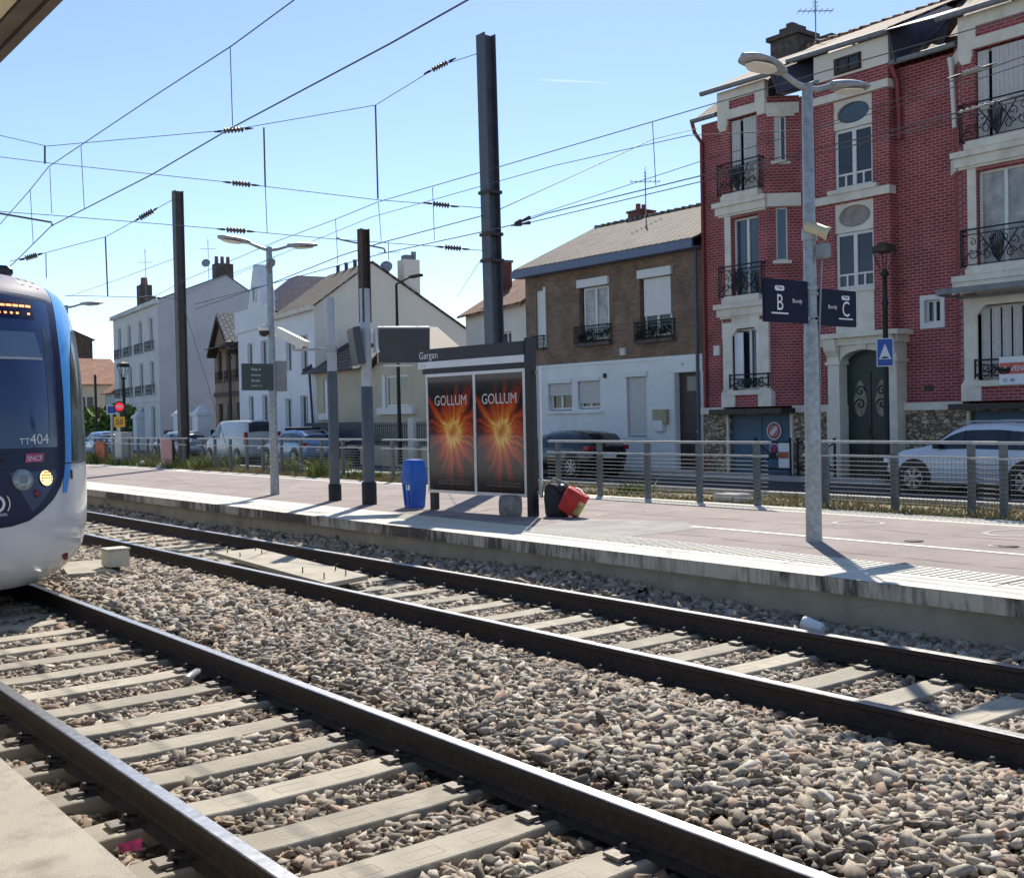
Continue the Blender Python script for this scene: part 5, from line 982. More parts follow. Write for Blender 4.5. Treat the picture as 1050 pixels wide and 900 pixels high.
    b.build('window_surround', m_cream, red); b = MB(); b.fbox(FB_, yf0 + .22, yf1 - .26, 2.20, 2.335, -.10, .2); b.build('sill', m_cream, red)
    b = MB(); b.fbox(FB_, yf0 + .33, yf1 - .41, 10.405, 10.655, -.065, .0); b.build('brick_inset', m_red, red)
    return FR_, ln, wf, sl
# left bay
FRl, lnl, wf, sl = bay(20.62, 22.28, .62, 'l')
w3 = wf[0]; window(red, FB_, w3[0], w3[1], w3[2], w3[3], .24)
md = (w3[0] + w3[1]) / 2 + .08; shutter_leaf(red, FB_, w3[0] + .03, md - .05, w3[2] + .03, w3[3] - .04, .06); shutter_leaf(red, FB_, md + .07, w3[1] - .03, w3[2] + .03, w3[3] - .04, .07)
w2 = wf[1]; o = window(red, FB_, w2[0], w2[1], w2[2], w2[3], .22, pane=m_paneb); window(red, FB_, wf[2][0], wf[2][1], wf[2][2], wf[2][3], .24, 2)
shutter_leaf(red, FB_, wf[2][1] - .34, wf[2][1] - .02, 2.4, 4.0, .05, m_bluew, rib=.5); shutter_leaf(red, FB_, wf[2][0] + .02, wf[2][0] + .20, 2.4, 4.0, .05, m_bluew, rib=.5)
for zz in (7.98, 5.04): ironwork(red, FB_, 20.70, 22.26, zz, zz + .86, -.20, 0)
ironwork(red, FB_, 20.60, 22.0, 2.42, 2.78, -.10, .05)
for s_, pm in zip(sl, (m_shut, m_paneb)): window(red, FRl, s_[0], s_[1], s_[2], s_[3], .1, 2 if pm is m_shut else 1, .04, m_pane if pm is m_shut else pm)
shutter_leaf(red, FRl, sl[0][0] + .01, sl[0][0] + .13, sl[0][2] + .02, sl[0][3] - .02, .02, rib=.3)
# right bay
FRr, lnr, wf, sl = bay(12.75, 14.72, .62, 'r')
w3 = wf[0]; window(red, FB_, w3[0], w3[1], w3[2], w3[3], .24); shutter_leaf(red, FB_, w3[0] + .03, w3[0] + .92, w3[2] + .03, w3[3] - .04, .06); shutter_leaf(red, FB_, w3[1] - .3, w3[1] - .03, w3[2] + .03, w3[3] - .04, .07)
window(red, FB_, wf[1][0], wf[1][1], wf[1][2], wf[1][3], .2, pane=m_curt)
window(red, FB_, wf[2][0], wf[2][1], wf[2][2], wf[2][3], .24)
for k in range(5): shutter_leaf(red, FB_, wf[2][0] + .04 + k * .26, wf[2][0] + .25 + k * .26, 2.4, 4.04, .08, rib=.12)
for zz in (7.98, 5.04): ironwork(red, FB_, 12.8, 14.68, zz, zz + .86, -.20, 0)
ironwork(red, FB_, 12.9, 14.42, 2.42, 2.82, -.10, .05)
for s_ in sl: window(red, FRr, s_[0], s_[1], s_[2], s_[3], .1, 1, .04)
# risalit dressing
b = MB()
for zt in (9.95, 7.24): b = MB(); b.fbox(FRi, 16.93, 19.27, zt, zt + .21, -.09, .2); b.build('stone_band', m_cream, red)
b = MB(); b.fbox(FRi, 17.30, 18.80, 7.452, 7.57, -.13, .2); b.build('sill', m_cream, red)
b = MB(); b.fbox(FRi, 17.47, 18.66, 3.75, 4.9, -.02, .18); b.fbox(FRi, 17.42, 18.71, 4.82, 4.91, -.07, -.021); b.build('stone_panel', m_cream, red)
for z0, z1, zw in ((7.58, 9.95, 9.16), (4.92, 7.24, 6.42)):
    # stone screen with oval opening
    u0, u1 = 17.47, 18.66; uc = (u0 + u1) / 2; zc = (zw + z1) / 2 + .0; rx, rz = .50, (z1 - zw) / 2 - .12
    O = []; I = []; b = MB()
    for k in range(32):
        a = k * math.pi / 16; I.append(FRi.P(uc + rx * math.cos(a), zc + rz * math.sin(a), .02)); ca, sa = math.cos(a), math.sin(a); tt = min((u1 - uc) / max(1e-6, abs(ca)), ((z1 - zw) / 2) / max(1e-6, abs(sa))); O.append(FRi.P(uc + ca * tt, zc + sa * tt, .02))
    b.rings([O, I, [p + V((.08, 0, 0)) for p in I]], False, False); b.build('oval_surround', m_cream, red)
for z0, z1, zw, pm in ((7.58, 9.95, 9.16, m_paneb), (4.92, 7.24, 6.42, M('boarded_oval', (.28, .24, .22), .7, var=.25, sc=4))):
    o = window(red, FRi, 17.47, 18.66, z0, zw, .12, 2, .08, m_pane, None)
    b = MB(); b.fbox(FRi, 17.55, 18.58, z0 + .36, z0 + .41, .065, .12)
    for k in (.27, .73): u = 17.47 + 1.19 * k; b.fbox(FRi, u - .025, u + .025, z0 + .08, z0 + .36, .066, .12)
    b.build('lower_bars', m_frame, o)
    b = MB(); uc = 18.065; zc = (zw + z1) / 2; rz = (z1 - zw) / 2 - .10; b.poly([FRi.P(uc + .52 * math.cos(k * math.pi / 16), zc + rz * math.sin(k * math.pi / 16), .09) for k in range(32)]); b.build('oval_window', pm, red)
# small square window
b = MB()
for a in ((15.64, 15.76, 3.72, 4.56), (16.20, 16.32, 3.72, 4.56), (15.76, 16.20, 4.44, 4.56), (15.76, 16.20, 3.72, 3.86)): b.fbox(F0, *a, -.05, .1)
b.build('window_surround', m_frame, red); window(red, F0, 15.76, 16.2, 3.86, 4.44, .14, 2, .05)
# doorway
FD = WX(25.55); D0, D1 = 17.08, 18.44
b = MB()
for u0, u1 in ((16.72, D0 - .02), (D1 + .02, 18.88)):
    b.fbox(FD, u0, u1, -.1, 1.84, -.03, .45); b.fbox(FD, u0 + .03, u1 - .03, 1.84, 2.92, -.0, .45); b.fbox(FD, u0 - .03, u1 + .03, 2.92, 3.0, -.05, .45); b.fbox(FD, u0 + .02, u1 - .02, 3.0, 3.42, -.02, .45)
    b.prism([FD.P(u0 + .02, 3.6, -.22), FD.P(u0 + .02, 3.6, -.02), FD.P(u0 + .02, 3.12, -.02), FD.P(u0 + .02, 3.3, -.16)], (0, u1 - u0 - .04, 0))
b.fbox(FD, 16.55, 19.22, 3.61, 3.74, -.26, .45); b.fbox(FD, 16.66, 19.06, 3.42, 3.608, -.08, .45)
ar = []; n = 12
for k in range(n + 1): a = math.pi * k / n; ar.append((17.76 - .70 * math.cos(a), 2.98 + .30 * math.sin(a)))
for k in range(n):
    p, q = ar[k], ar[k + 1]; b.hexa([FD.P(p[0], p[1], .01), FD.P(q[0], q[1], .01), FD.P(q[0], q[1], .42), FD.P(p[0], p[1], .42), FD.P(p[0], 3.418, .01), FD.P(q[0], 3.418, .01), FD.P(q[0], 3.418, .42), FD.P(p[0], 3.418, .42)])
b.fbox(FD, 17.62, 17.90, 3.28, 3.44, -.06, .01)
b.build('door_surround', m_cream, red)
b = MB(); b.fbox(FD, D0 - .05, D1 + .05, -.1, 3.4, .35, .40); b.fbox(FD, 17.74, 17.78, 0, 2.75, .325, .35); b.fbox(FD, D0, D1, 2.70, 2.78, .32, .35)
for u0, u1 in ((17.14, 17.70), (17.82, 18.38)):
    b.fbox(FD, u0, u1, .15, .9, .33, .349); b.fbox(FD, u0, u1, 1.0, 1.25, .33, .349)
dr = b.build('front_door', m_greendoor, red)
for uc in (17.42, 18.08):
    b = MB(); pts = [(uc + .2 * math.cos(t) * (1 if math.sin(t) < .2 else .8), 2.0 + .48 * math.sin(t)) for t in [k * math.pi / 12 for k in range(24)]]; b.poly([FD.P(u, z, .345) for u, z in pts]); g = b.build('door_glass', M('door_glass', (.20, .17, .15), .3, var=.4, sc=12), dr)
    b = MB(); b.tube(spiral(FD.P(uc, 1.85, .335), V((0, 1, 0)), V((0, 0, 1)), .16, .02, 0, 8, 16), .022, 5); b.tube(spiral(FD.P(uc, 2.2, .335), V((0, 1, 0)), V((0, 0, 1)), .15, .02, 3, -5, 16), .022, 5); b.build('door_grille', m_greendoor, g)
# stone base
b = MB(); holes = [(20.36, 22.58, -.25, 1.62), (16.7, 18.9, -.25, 1.8), (11.6, 14.9, -.25, 1.62)]
FS = WX(25.86); b.wall(FS, YR, YL, -.25, 1.66, holes, .14); b.quad((25.86, YL, -.25), (26, YL, -.25), (26, YL, 1.66), (25.86, YL, 1.66)); b.build('rubble_base', m_stonew, red)
b = MB()
for u0, u1 in ((22.72, YL + .01), (18.92, 20.22), (15.06, 16.70)): b = MB(); b.fbox(WX(25.80), u0, u1, 1.665, 1.86, -.04, .3); b.build('ledge', m_cream, red)
for u in (22.60, 20.26, 14.92): b = MB(); b.fbox(WX(25.8), u, u + .08, -.25, 1.64, 0, .1); b.build('door_jamb', m_cream, red)
for u0, u1 in ((20.36, 22.58), (11.6, 14.9)):
    b = MB(); b.fbox(WX(25.96), u0, u1, -.22, 1.64, 0, .03); uc = (u0 + u1) / 2
    for u in (u0, uc - .01, u1 - .02): b.fbox(WX(25.94), u, u + .02, -.22, 1.64, 0, .02)
    b.build('garage_door', m_bluedoor, red)
    b = MB(); b.fbox(WX(25.2), u0 - .25, u1 + .2, 1.66, 1.80, -.05, .7); b.build('lintel', m_black, red)
# prohibition plates on the garage door
for z, r_, inner, lab in ((1.15, .26, 'no', 'large round no parking plate'), (.62, .18, 'np', 'small round no parking plate')):
    c = FD.P(20.92, z, 0); c = V((25.93, 21.0, z)); b = MB(); b.lathe(c, [(r_, 0), (r_, .012)], 24, 0, (-1, 0, 0), False); t_ = b.build('round_sign', m_signwhite, red)
    b = MB(); b.lathe(c + V((-.013, 0, 0)), [(r_ * .86, 0), (r_ * .86, .004)], 24, 0, (-1, 0, 0), False); b.build('red_ring', m_redsign, t_)
    b = MB(); b.lathe(c + V((-.018, 0, 0)), [(r_ * .66, 0), (r_ * .66, .004)], 24, 0, (-1, 0, 0), False); b.build('disc', M('plate_pink', (.42, .24, .24), .6) if r_ > .2 else m_bluesign, t_)
    b = MB(); k = r_ * .62; b.hexa([c + V((-.024, s1 * .7 * k + t1_ * .04, -s1 * .7 * k + t1_ * .04)) + V((dx, 0, 0)) for dx in (0, -.003) for s1, t1_ in ((1, 1), (1, -1), (-1, -1), (-1, 1))]); b.build('slash', m_signwhite if r_ > .2 else m_redsign, t_)
# roof
RI = 29.6
b = MB()
def slope(b, y0, y1, x0, z0, x1, z1, mi=0, th=.06): b.prism([(x0, y0, z0), (x0, y1, z0), (x1, y1, z1), (x1, y0, z1)], (0, 0, th), mi)
slope(b, YR - .2, YL + .12, 25.75, 10.52, RI, 13.05); slope(b, YR - .2, YL + .12, RI + .02, 13.05, 35, 10.4)
slope(b, 20.25, 22.72, 25.05, 11.02, RI, 13.09, 0, .05); slope(b, 12.0, 15.15, 25.05, 11.02, RI, 13.09, 0, .05)
slope(b, 16.9, 20.0, 25.55, 11.36, RI, 13.11, 0, .05)
b.build('roof', m_tile, red)
b = MB(); y = YR
while y < YL: b.tube([(RI, y, 13.1), (RI, y + .36, 13.13)], [.10, .12], 8); y += .38
b.build('ridge_tiles', m_tiler, red)
b = MB()
for p, q in (((25.02, 20.2, 10.99), (25.02, 22.76, 11.02)), ((25.02, 11.95, 10.99), (25.02, 15.2, 11.02)), ((25.72, 15.1, 10.55), (25.72, 16.95, 10.55)), ((25.72, 19.1, 10.6), (25.72, 20.35, 10.6)), ((25.55, 16.85, 11.33), (25.55, 20.05, 11.36)), ((25.72, 22.8, 10.55), (25.72, 23.8, 10.55))): b = MB(); b.tube([p, q], .075, 8); b.build('gutter', m_zinc, red)
b = MB()
b.prism([(25.06, 20.22, 11.02), (25.1, 20.05, 10.40), (25.9, 19.55, 10.55), (28.2, 19.7, 12.22), (28.2, 20.22, 12.45)], (0, -.05, 0)); b.prism([(25.06, 20.24, 11.0), (25.08, 19.96, 10.36), (25.7, 19.3, 10.72), (26.6, 19.4, 11.7)], (0, .04, .02)); b.build('slate_cheek', m_slate, red); b = MB()
b.prism([(25.55, 16.85, 11.35), (25.62, 16.70, 10.5), (26.1, 16.3, 10.75), (28.3, 16.6, 12.35), (28.2, 16.85, 12.5)], (0, .05, 0)); b.prism([(25.4, 16.92, 11.28), (25.45, 15.25, 11.2), (26.4, 15.35, 11.62), (26.3, 16.9, 11.62)], (0, 0, .03)); b.prism([(25.7, 15.2, 11.2), (25.78, 15.5, 10.6), (26.6, 16.6, 11.1), (26.6, 15.3, 11.6)], (.03, 0, 0))
b.build('slate_cheek', m_slate, red)
b = MB(); b.fbox(WX(25.68), 16.95, 19.26, 10.56, 11.28, 0, .3); b.build('attic_wall', m_creamw, red)
b = MB(); b.fbox(WX(25.66), 17.75, 18.6, 10.62, 11.06, -.0, .1); window(red, WX(25.52), 17.8, 18.5, 10.64, 11.04, .14, 2, .05, mat=m_timber); b.build('attic_recess', m_timber, red)
b = MB(); b.box((29.3, 22.55, 12.4), (30.2, 23.65, 13.55)); b.box((29.2, 22.45, 13.55), (30.3, 23.75, 13.7)); b.box((29.5, 22.75, 13.7), (30.0, 23.45, 13.95)); b.box((29.6, 23.0, 13.95), (29.9, 23.25, 14.1)); b.build('chimney', m_chim, red, bevel=.02)
b = MB(); b.box((29.9, 21.65, 12.6), (30.6, 22.45, 13.25)); b.box((29.8, 21.55, 13.25), (30.7, 22.6, 13.36)); b.box((30, 21.8, 13.36), (30.5, 22.3, 13.5)); b.build('chimney', m_chim, red, bevel=.02)
b = MB(); b.tube([(25.7, YL + .1, 10.5), (25.75, YL + .05, 10.2), (25.94, YL - .05, 9.9), (25.94, YL - .05, 1.9), (25.9, YL - .02, -.1)], .06, 8); b.build('downpipe', m_pipe, red); b = MB(); b.tube([(25.7, 16.9, 10.5), (25.85, 16.82, 10.1), (25.9, 16.80, 9.3), (25.9, 16.8, 8.6)], .07, 8); b.build('downpipe', m_pipe, red)
b = MB(); b.tube([(25.6, 15.2, 10.2), (25.55, 15.13, 9.9), (25.62, 15.1, 8.5)], .06, 8); b.build('downpipe', m_camw, red)
# meter boxes
b = MB()
b.bev((25.86, 22.95, 3.42), (25.99, 23.2, 3.72), .01); b.bev((25.84, 22.45, 3.5), (25.99, 22.75, 3.86), .01); b.tube([(25.95, 22.9, 5.3), (25.95, 22.9, 3.9), (25.95, 22.4, 4.0), (25.95, 22.35, 3.5), (25.95, 22.8, 3.3)], .02, 5); b.build('meter_box', m_camw, red)
b = MB(); b.fbox(F0, 16.0, 16.25, 2.15, 2.28, -.02, 0); b.build('vent_grille', m_black, red)
# awning
aw = thing('awning', 'grey edged cream awning projecting over the ground floor window of the brick house', 'awning', (25.2, 13.5, 4.3))
b = MB(); b.prism([(24.2, 12.0, 4.37), (24.2, 14.76, 4.37), (25.2, 14.76, 4.50), (25.2, 12.0, 4.50)], (0, 0, .03)); b.build('cloth', m_creamw, aw)
b = MB(); b.box((24.14, 12.0, 4.34), (24.198, 14.78, 4.47)); b.box((24.2, 14.70, 4.31), (25.2, 14.76, 4.36)); b.box((25.0, 12.0, 4.28), (25.06, 14.7, 4.35)); b.build('front_bar', m_zinc, aw)
# banner
q0, q1 = onX(1024, 372, 25.12), onX(1075, 370, 25.12)
bn = thing('banner', 'white and red estate banner hung on the right hand railing of the brick house', 'banner', (25.12, q0.y, 2.3))
b = MB(); b.box((25.14, 12.2, 2.22), (25.16, q0.y, 2.86)); cl = b.build('sheet', m_signwhite, bn)
b = MB(); b.box((25.134, 12.2, 2.46), (25.139, q0.y - .02, 2.72)); bd = b.build('red_band', M('banner_red', (.55, .12, .09), .6, var=.2, sc=10), cl)
b = MB(); text_on(b, lambda u, v: (25.131, q0.y - .10 - u, 2.53 + v), 'A VENDRE', .17, bold=.004); b.build('banner_text', m_signwhite, bd)
b = MB(); text_on(b, lambda u, v: (25.133, q0.y - .10 - u, 2.28 + v), '01 48', .12); b.build('banner_number', m_bluesign, cl)
# antenna helper
def antenna(x, y, z, h, lab, dish=False, tv=True):
    r = thing('television_aerial', lab, 'aerial', (x, y, z)); b = MB(); b.tube([(x, y, z), (x, y, z + h)], .022, 5); b.build('pole', m_galv, r)
    b = MB(); d = V((.8, -.6, 0)); e = V((.6, .8, 0)); c = V((x, y, z + h * .78)); b.tube([c - d * .55, c + d * .55], .014, 4)
    for k in range(-3, 4): b.tube([c + d * k * .17 - e * .22, c + d * k * .17 + e * .22], .010, 4)
    c = V((x, y, z + h)); 
    for k in range(4): b.tube([c + V((0, 0, -.25 + k * .12)) - e * .28, c + V((0, 0, -.25 + k * .12)) + e * .28], .010, 4)
    b.build('elements', m_galv, r)
    if dish: b = MB(); b.lathe((x - .2, y - .1, z + h * .4), [(.03, 0), (.24, .05), (.32, .12), (.31, .13), (.02, .05)], 16, 0, (-.6, -.7, .3)); b.build('dish', m_galv, r)
antenna(29.6, 22.1, 13.0, 1.5, 'television aerial on the red brick house roof beside the chimneys')
# ---------- brown brick house
br = thing('brown_house', 'two storey house with brown brick upper floor and white rendered ground floor', 'house', (26, 28, -.1))
YA, YB = 23.70, 32.35
up = [(27.88, 29.40, 4.22, 6.2), (24.98, 26.44, 4.15, 6.2), (31.3, 31.75, 4.18, 6.22)]
b = MB(); b.wall(F0, YA, YB, 3.52, 6.85, up, .2); b.build('upper_wall', m_brown, br)
lo_ = [(29.81, 31.10, 1.89, 2.9), (28.35, 29.5, 1.92, 2.93), (26.15, 27.08, .97, 2.95), (23.95, 24.88, -.05, 2.98)]
b = MB(); b.wall(WX(25.94), YA, YB + .3, -.2, 3.50, lo_, .22); b.quad((25.94, YA, -.2), (26.2, YA, -.2), (26.2, YA, 3.5), (25.94, YA, 3.5)); b.fbox(WX(25.94), YA, YB + .3, 3.42, 3.52, -.03, .1); b.fbox(WX(25.94), YA + .0, 25.2, 3.0, 3.42, -.04, -.0); b.fbox(WX(25.94), 28.2, 31.2, 1.78, 1.88, -.10, .0); b.build('lower_wall', m_whitewall, br)
b = MB(); b.box((26.25, YA + .02, -.1), (34, YB, 6.8)); b.build('rear_block', m_brown, br)
for i, (a, c_, z0, z1) in enumerate(up[:2]):
    window(br, F0, a + .15, c_ - .12, z0 + .05, z1 - .14, .18, 2, .07, m_curt if i == 0 else m_pane)
    b = MB(); b.fbox(F0, a - .02, c_ + .02, z1 - .12, z1 + .15, -.10, .1); b.build('shutter_box', m_frame, br)
    ironwork(br, F0, a - .1, c_ + .1, z0 - .05, z0 + .52, -.18, .05, False)
    b = MB(); b.fbox(F0, a - .15, c_ + .15, z0 - .16, z0 - .06, -.2, .1); b.build('sill', m_chim, br)
    b = MB()
    for k in range(60): p = F0.P(rng.uniform(a, c_), z0 + rng.uniform(.0, .36), rng.uniform(-.16, -.02)); e1, e2 = V(rng.normal(0, .07, 3)), V(rng.normal(0, .07, 3)); b.add([p - e1, p + e2, p + e1], [(0, 1, 2)])
    tag(b.build('window_box_plants', M('dark_foliage', (.012, .022, .012), .8, var=.5), br))
rollup(br, F0, 25.13, 26.32, 4.86, 6.06, .08, m_frame); 
a, c_, z0, z1 = up[2]; b = MB(); b.fbox(F0, a, c_, z0, z1, .06, .1); b.fbox(F0, a - .12, a, z0, z1 + .1, -.04, .1); b.build('shutter', m_frame, br); ironwork(br, F0, a - .1, c_ + .1, z0 - .1, z0 + .4, -.15, .05, False)
FW = WX(25.94)
for (a, c_, z0, z1), rz in zip(lo_[:2], (2.42, 2.12)):
    window(br, FW, a + .1, c_ - .05, z0 + .03, z1 - .05, .20, 2, .07); rollup(br, FW, a + .06, c_ - .05, rz, z1 - .06, .06)
    b = MB(); b.fbox(FW, a - .0, c_ + .0, z1 - .05, z1 + .1, -.06, .1); b.build('shutter_box', m_frame, br)
a, c_, z0, z1 = lo_[2]; rollup(br, FW, a + .04, c_ - .04, z0 + .03, z1 - .03, .08); b = MB(); b.fbox(FW, a - .08, c_ + .08, z1 - .02, z1 + .14, -.08, .1); b.build('shutter_box', m_frame, br); b = MB(); b.fbox(FW, a - .05, c_ + .1, z0 - .1, z0 - .01, -.08, .1); b.build('sill', m_frame, br)
a, c_, z0, z1 = lo_[3]; b = MB(); b.fbox(FW, a, c_, z0, z1, .2, .25); b.fbox(FW, a + .1, c_ - .1, .2, 1.1, .185, .2); dr = b.build('front_door', m_darkdoor, br)
b = MB(); b.fbox(FW, a + .18, c_ - .35, 2.4, 2.85, .18, .199); b.build('door_glass', m_paneb, dr); b = MB(); b.fbox(FW, a + .1, a + .16, 1.1, 1.16, .12, .2); b.build('handle', m_silver, dr)
b = MB(); b.fbox(FW, c_ + .02, c_ + .06, -.1, 3.0, -.03, .1); b.build('door_jamb', m_frame, br)
b = MB(); b.bev((25.78, 25.15, 1.38), (25.93, 25.75, 1.85), .015); b.build('letter_box', M('tan_box', (.36, .30, .18), .6), br); b = MB(); b.bev((25.74, 25.3, 1.15), (25.93, 25.7, 1.5), .015); b.build('letter_box', m_frame, br)
b = MB(); b.fbox(FW, 28.02, 28.12, 2.95, 3.1, -.08, 0); b.build('wall_lamp', m_black, br); b = MB(); b.fbox(F0, 27.1, 27.35, 3.66, 3.9, -.08, 0); b.build('wall_box', m_shut, br)
b = MB(); text_on(b, lambda u, v: FW.P(24.5 - u, 3.2 + v, -.045), '36', .12, 'CENTER'); b.build('house_number', m_bluesign, br)
b = MB(); slope(b, YA - .02, YB + .2, 25.6, 6.98, 29.6, 8.85); b.prism([(29.62, YA, 8.85), (29.62, YB + .2, 8.85), (34, YB + .2, 6.9), (34, YA, 6.9)], (0, 0, .06)); b.build('roof', m_tilel, br)
b = MB(); y = YA
while y < YB: b.tube([(29.61, y, 8.9), (29.61, y + .33, 8.93)], [.08, .1], 6); y += .35
b.build('ridge_tiles', m_tilel, br)
b = MB(); b.box((25.5, YA - .02, 6.72), (25.58, YB + .2, 6.98)); b.box((25.58, YA - .02, 6.72), (26, YB + .2, 6.78)); b.build('fascia', m_zincb, br)
b = MB(); b.tube([(25.85, 23.85, 6.75), (25.88, 23.85, -.1)], .055, 8); b.build('downpipe', m_dpipe, br)
b = MB(); b.box((29.7, 30.05, 8.4), (30.4, 30.75, 9.2)); b.box((29.65, 30.0, 9.2), (30.45, 30.8, 9.28)); b.build('chimney', m_redchim, br)
for k in (0, .3): b = MB(); b.lathe((29.9 + k, 30.4, 9.28), [(.1, 0), (.09, .25)], 8); b.build('chimney_pot', m_pot, br)
antenna(29.5, 29.6, 8.85, 1.7, 'television aerial on the tiled roof of the brown brick house')
# ---------- rotated house helper : local frame. origin = street corner nearest to camera; u = along facade away; n = into the block
class House:
    def __init__(s, name, lab, o, ang, cat='house'):
        s.o = V(o); a = math.radians(ang); s.u = V((math.sin(a), math.cos(a), 0)); s.n = V((math.cos(a), -math.sin(a), 0)); s.F = Fr(s.o, s.u, s.n); s.E = Fr(s.o, s.n, s.u)
        s.r = thing(name, lab, cat, (s.o.x, s.o.y, -.1)); s.r.rotation_euler.z = 0
    def P(s, n, u, z): return s.o + s.n * n + s.u * u + V((0, 0, z))
    def shell(s, L, D, He, rn, Hr, mat, holes=(), mat2=None, Hb=None):
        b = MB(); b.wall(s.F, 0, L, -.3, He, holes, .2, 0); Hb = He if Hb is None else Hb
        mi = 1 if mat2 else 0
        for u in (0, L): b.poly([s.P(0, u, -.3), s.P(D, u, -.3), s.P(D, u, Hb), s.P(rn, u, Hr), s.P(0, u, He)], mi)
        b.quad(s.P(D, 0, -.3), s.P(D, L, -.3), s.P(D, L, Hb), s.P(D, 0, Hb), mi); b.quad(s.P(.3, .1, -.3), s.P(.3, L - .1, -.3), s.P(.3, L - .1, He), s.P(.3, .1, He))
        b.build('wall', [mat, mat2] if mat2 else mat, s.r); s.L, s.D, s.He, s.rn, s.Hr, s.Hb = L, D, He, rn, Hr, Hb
    def roof(s, mat, over=.25, th=.08, side=.12):
        b = MB(); k = (s.Hr - s.He) / s.rn; k2 = (s.Hr - s.Hb) / (s.D - s.rn)
        b.prism([s.P(-over, -side, s.He - k * over + .03), s.P(-over, s.L + side, s.He - k * over + .03), s.P(s.rn, s.L + side, s.Hr + .03), s.P(s.rn, -side, s.Hr + .03)], (0, 0, th))
        b.prism([s.P(s.rn + .01, -side, s.Hr + .03), s.P(s.rn + .01, s.L + side, s.Hr + .03), s.P(s.D + over, s.L + side, s.Hb - k2 * over + .03), s.P(s.D + over, -side, s.Hb - k2 * over + .03)], (0, 0, th)); b.build('roof', mat, s.r)
    def box(s, name, mat, n0, n1, u0, u1, z0, z1):
        b = MB(); b.hexa([s.P(n0, u0, z0), s.P(n1, u0, z0), s.P(n1, u1, z0), s.P(n0, u1, z0), s.P(n0, u0, z1), s.P(n1, u0, z1), s.P(n1, u1, z1), s.P(n0, u1, z1)]); return b.build(name, mat, s.r)
# ---------- cream house with red tiles
H = House('cream_house', 'cream rendered house with rusty tiled roof and tall brick chimney', (26.4, 32.75, 0), 14)
H.shell(6.2, 7, 6.05, 3.2, 8.0, m_creamw, [(1.5, 2.6, 3.6, 5.0)]); H.roof(m_tiler, .35); window(H.r, H.F, 1.5, 2.6, 3.6, 5.0)
H.box('chimney', m_redchim, .9, 1.6, 4.9, 5.7, 6.2, 8.1); H.box('chimney_cap', m_zinc, .85, 1.65, 4.85, 5.75, 8.1, 8.2)
b = MB(); b.prism([H.P(-.36, -.18, 5.78), H.P(-.36, -.12, 5.78), H.P(3.2, -.12, 8.1), H.P(3.2, -.18, 8.1)], (0, 0, .16)); b.build('verge_trim', m_pot, H.r)
# ---------- beige low house
H = House('beige_house', 'low beige house with grey tiled hipped roof and white window sills', (26.0, 38.0, 0), 3.5)
hb_ = [(2.6, 4.6, 2.24, 3.62), (9.8, 11.0, 2.0, 3.7)]
b = MB(); b.wall(H.F, 0, 12.0, -.3, 4.15, hb_, .18); b.quad(H.P(0, 0, -.3), H.P(7, 0, -.3), H.P(7, 0, 4.15), H.P(0, 0, 4.15)); b.quad(H.P(0, 12, -.3), H.P(7, 12, -.3), H.P(7, 12, 4.15), H.P(0, 12, 4.15)); b.quad(H.P(.3, 0, -.3), H.P(.3, 12, -.3), H.P(.3, 12, 4.1), H.P(.3, 0, 4.1)); b.build('wall', m_beige, H.r)
window(H.r, H.F, 2.6, 4.6, 2.24, 3.62, .1, 2, .1, m_paneb); b = MB(); b.fbox(H.F, 9.85, 10.95, 2.02, 3.68, .05, .09); b.build('shutter', m_bluew, H.r)
for u0, u1, z in ((2.0, 5.2, 1.92), (9.5, 11.3, 1.75)): b = MB(); b.fbox(H.F, u0, u1, z, z + .3, -.18, .0); b.build('sill', m_frame, H.r)
b = MB(); b.fbox(H.F, 4.65, 4.9, 2.2, 3.65, -.04, 0); b.build('shutter', m_bluew, H.r)
b = MB(); b.poly([H.P(-.4, 5.8, 4.1), H.P(-.4, 12.4, 4.1), H.P(2.2, 10.7, 5.85), H.P(2.2, 9.6, 5.85)]); b.poly([H.P(-.4, 12.4, 4.1), H.P(5, 12.4, 4.1), H.P(2.2, 10.7, 5.85)]); b.poly([H.P(-.4, 5.8, 4.1), H.P(5, 5.8, 4.1), H.P(2.2, 9.6, 5.85)]); b.poly([H.P(5, 5.8, 4.1), H.P(5, 12.4, 4.1), H.P(2.2, 10.7, 5.85), H.P(2.2, 9.6, 5.85)]); b.build('hipped_roof', m_tilel, H.r)
b = MB(); b.tube([H.P(-.4, 12.4, 4.14), H.P(2.2, 10.7, 5.88), H.P(2.2, 9.6, 5.88)], .13, 6); b.build('ridge', m_slate, H.r); b = MB(); b.tube([H.P(-.45, 5.8, 4.06), H.P(-.45, 12.4, 4.06)], .07, 6); b.tube([H.P(-.3, 11.9, 4.0), H.P(-.1, 11.9, -.1)], .06, 6); b.build('gutter', m_slate, H.r)
b = MB(); b.poly([H.P(-.05, 0, 4.15), H.P(-.05, 5.6, 4.15), H.P(-.05, 2.6, 5.5)]); b.build('gable', m_tan, H.r)
b = MB(); b.prism([H.P(-.35, -.4, 3.95), H.P(1.5, -.4, 3.95), H.P(1.5, 2.6, 5.55), H.P(-.35, 2.6, 5.55)], (0, 0, .09)); b.prism([H.P(-.35, 2.61, 5.55), H.P(1.5, 2.61, 5.55), H.P(1.5, 5.8, 4.0), H.P(-.35, 5.8, 4.0)], (0, 0, .09)); b.build('gable_roof', m_timber, H.r)
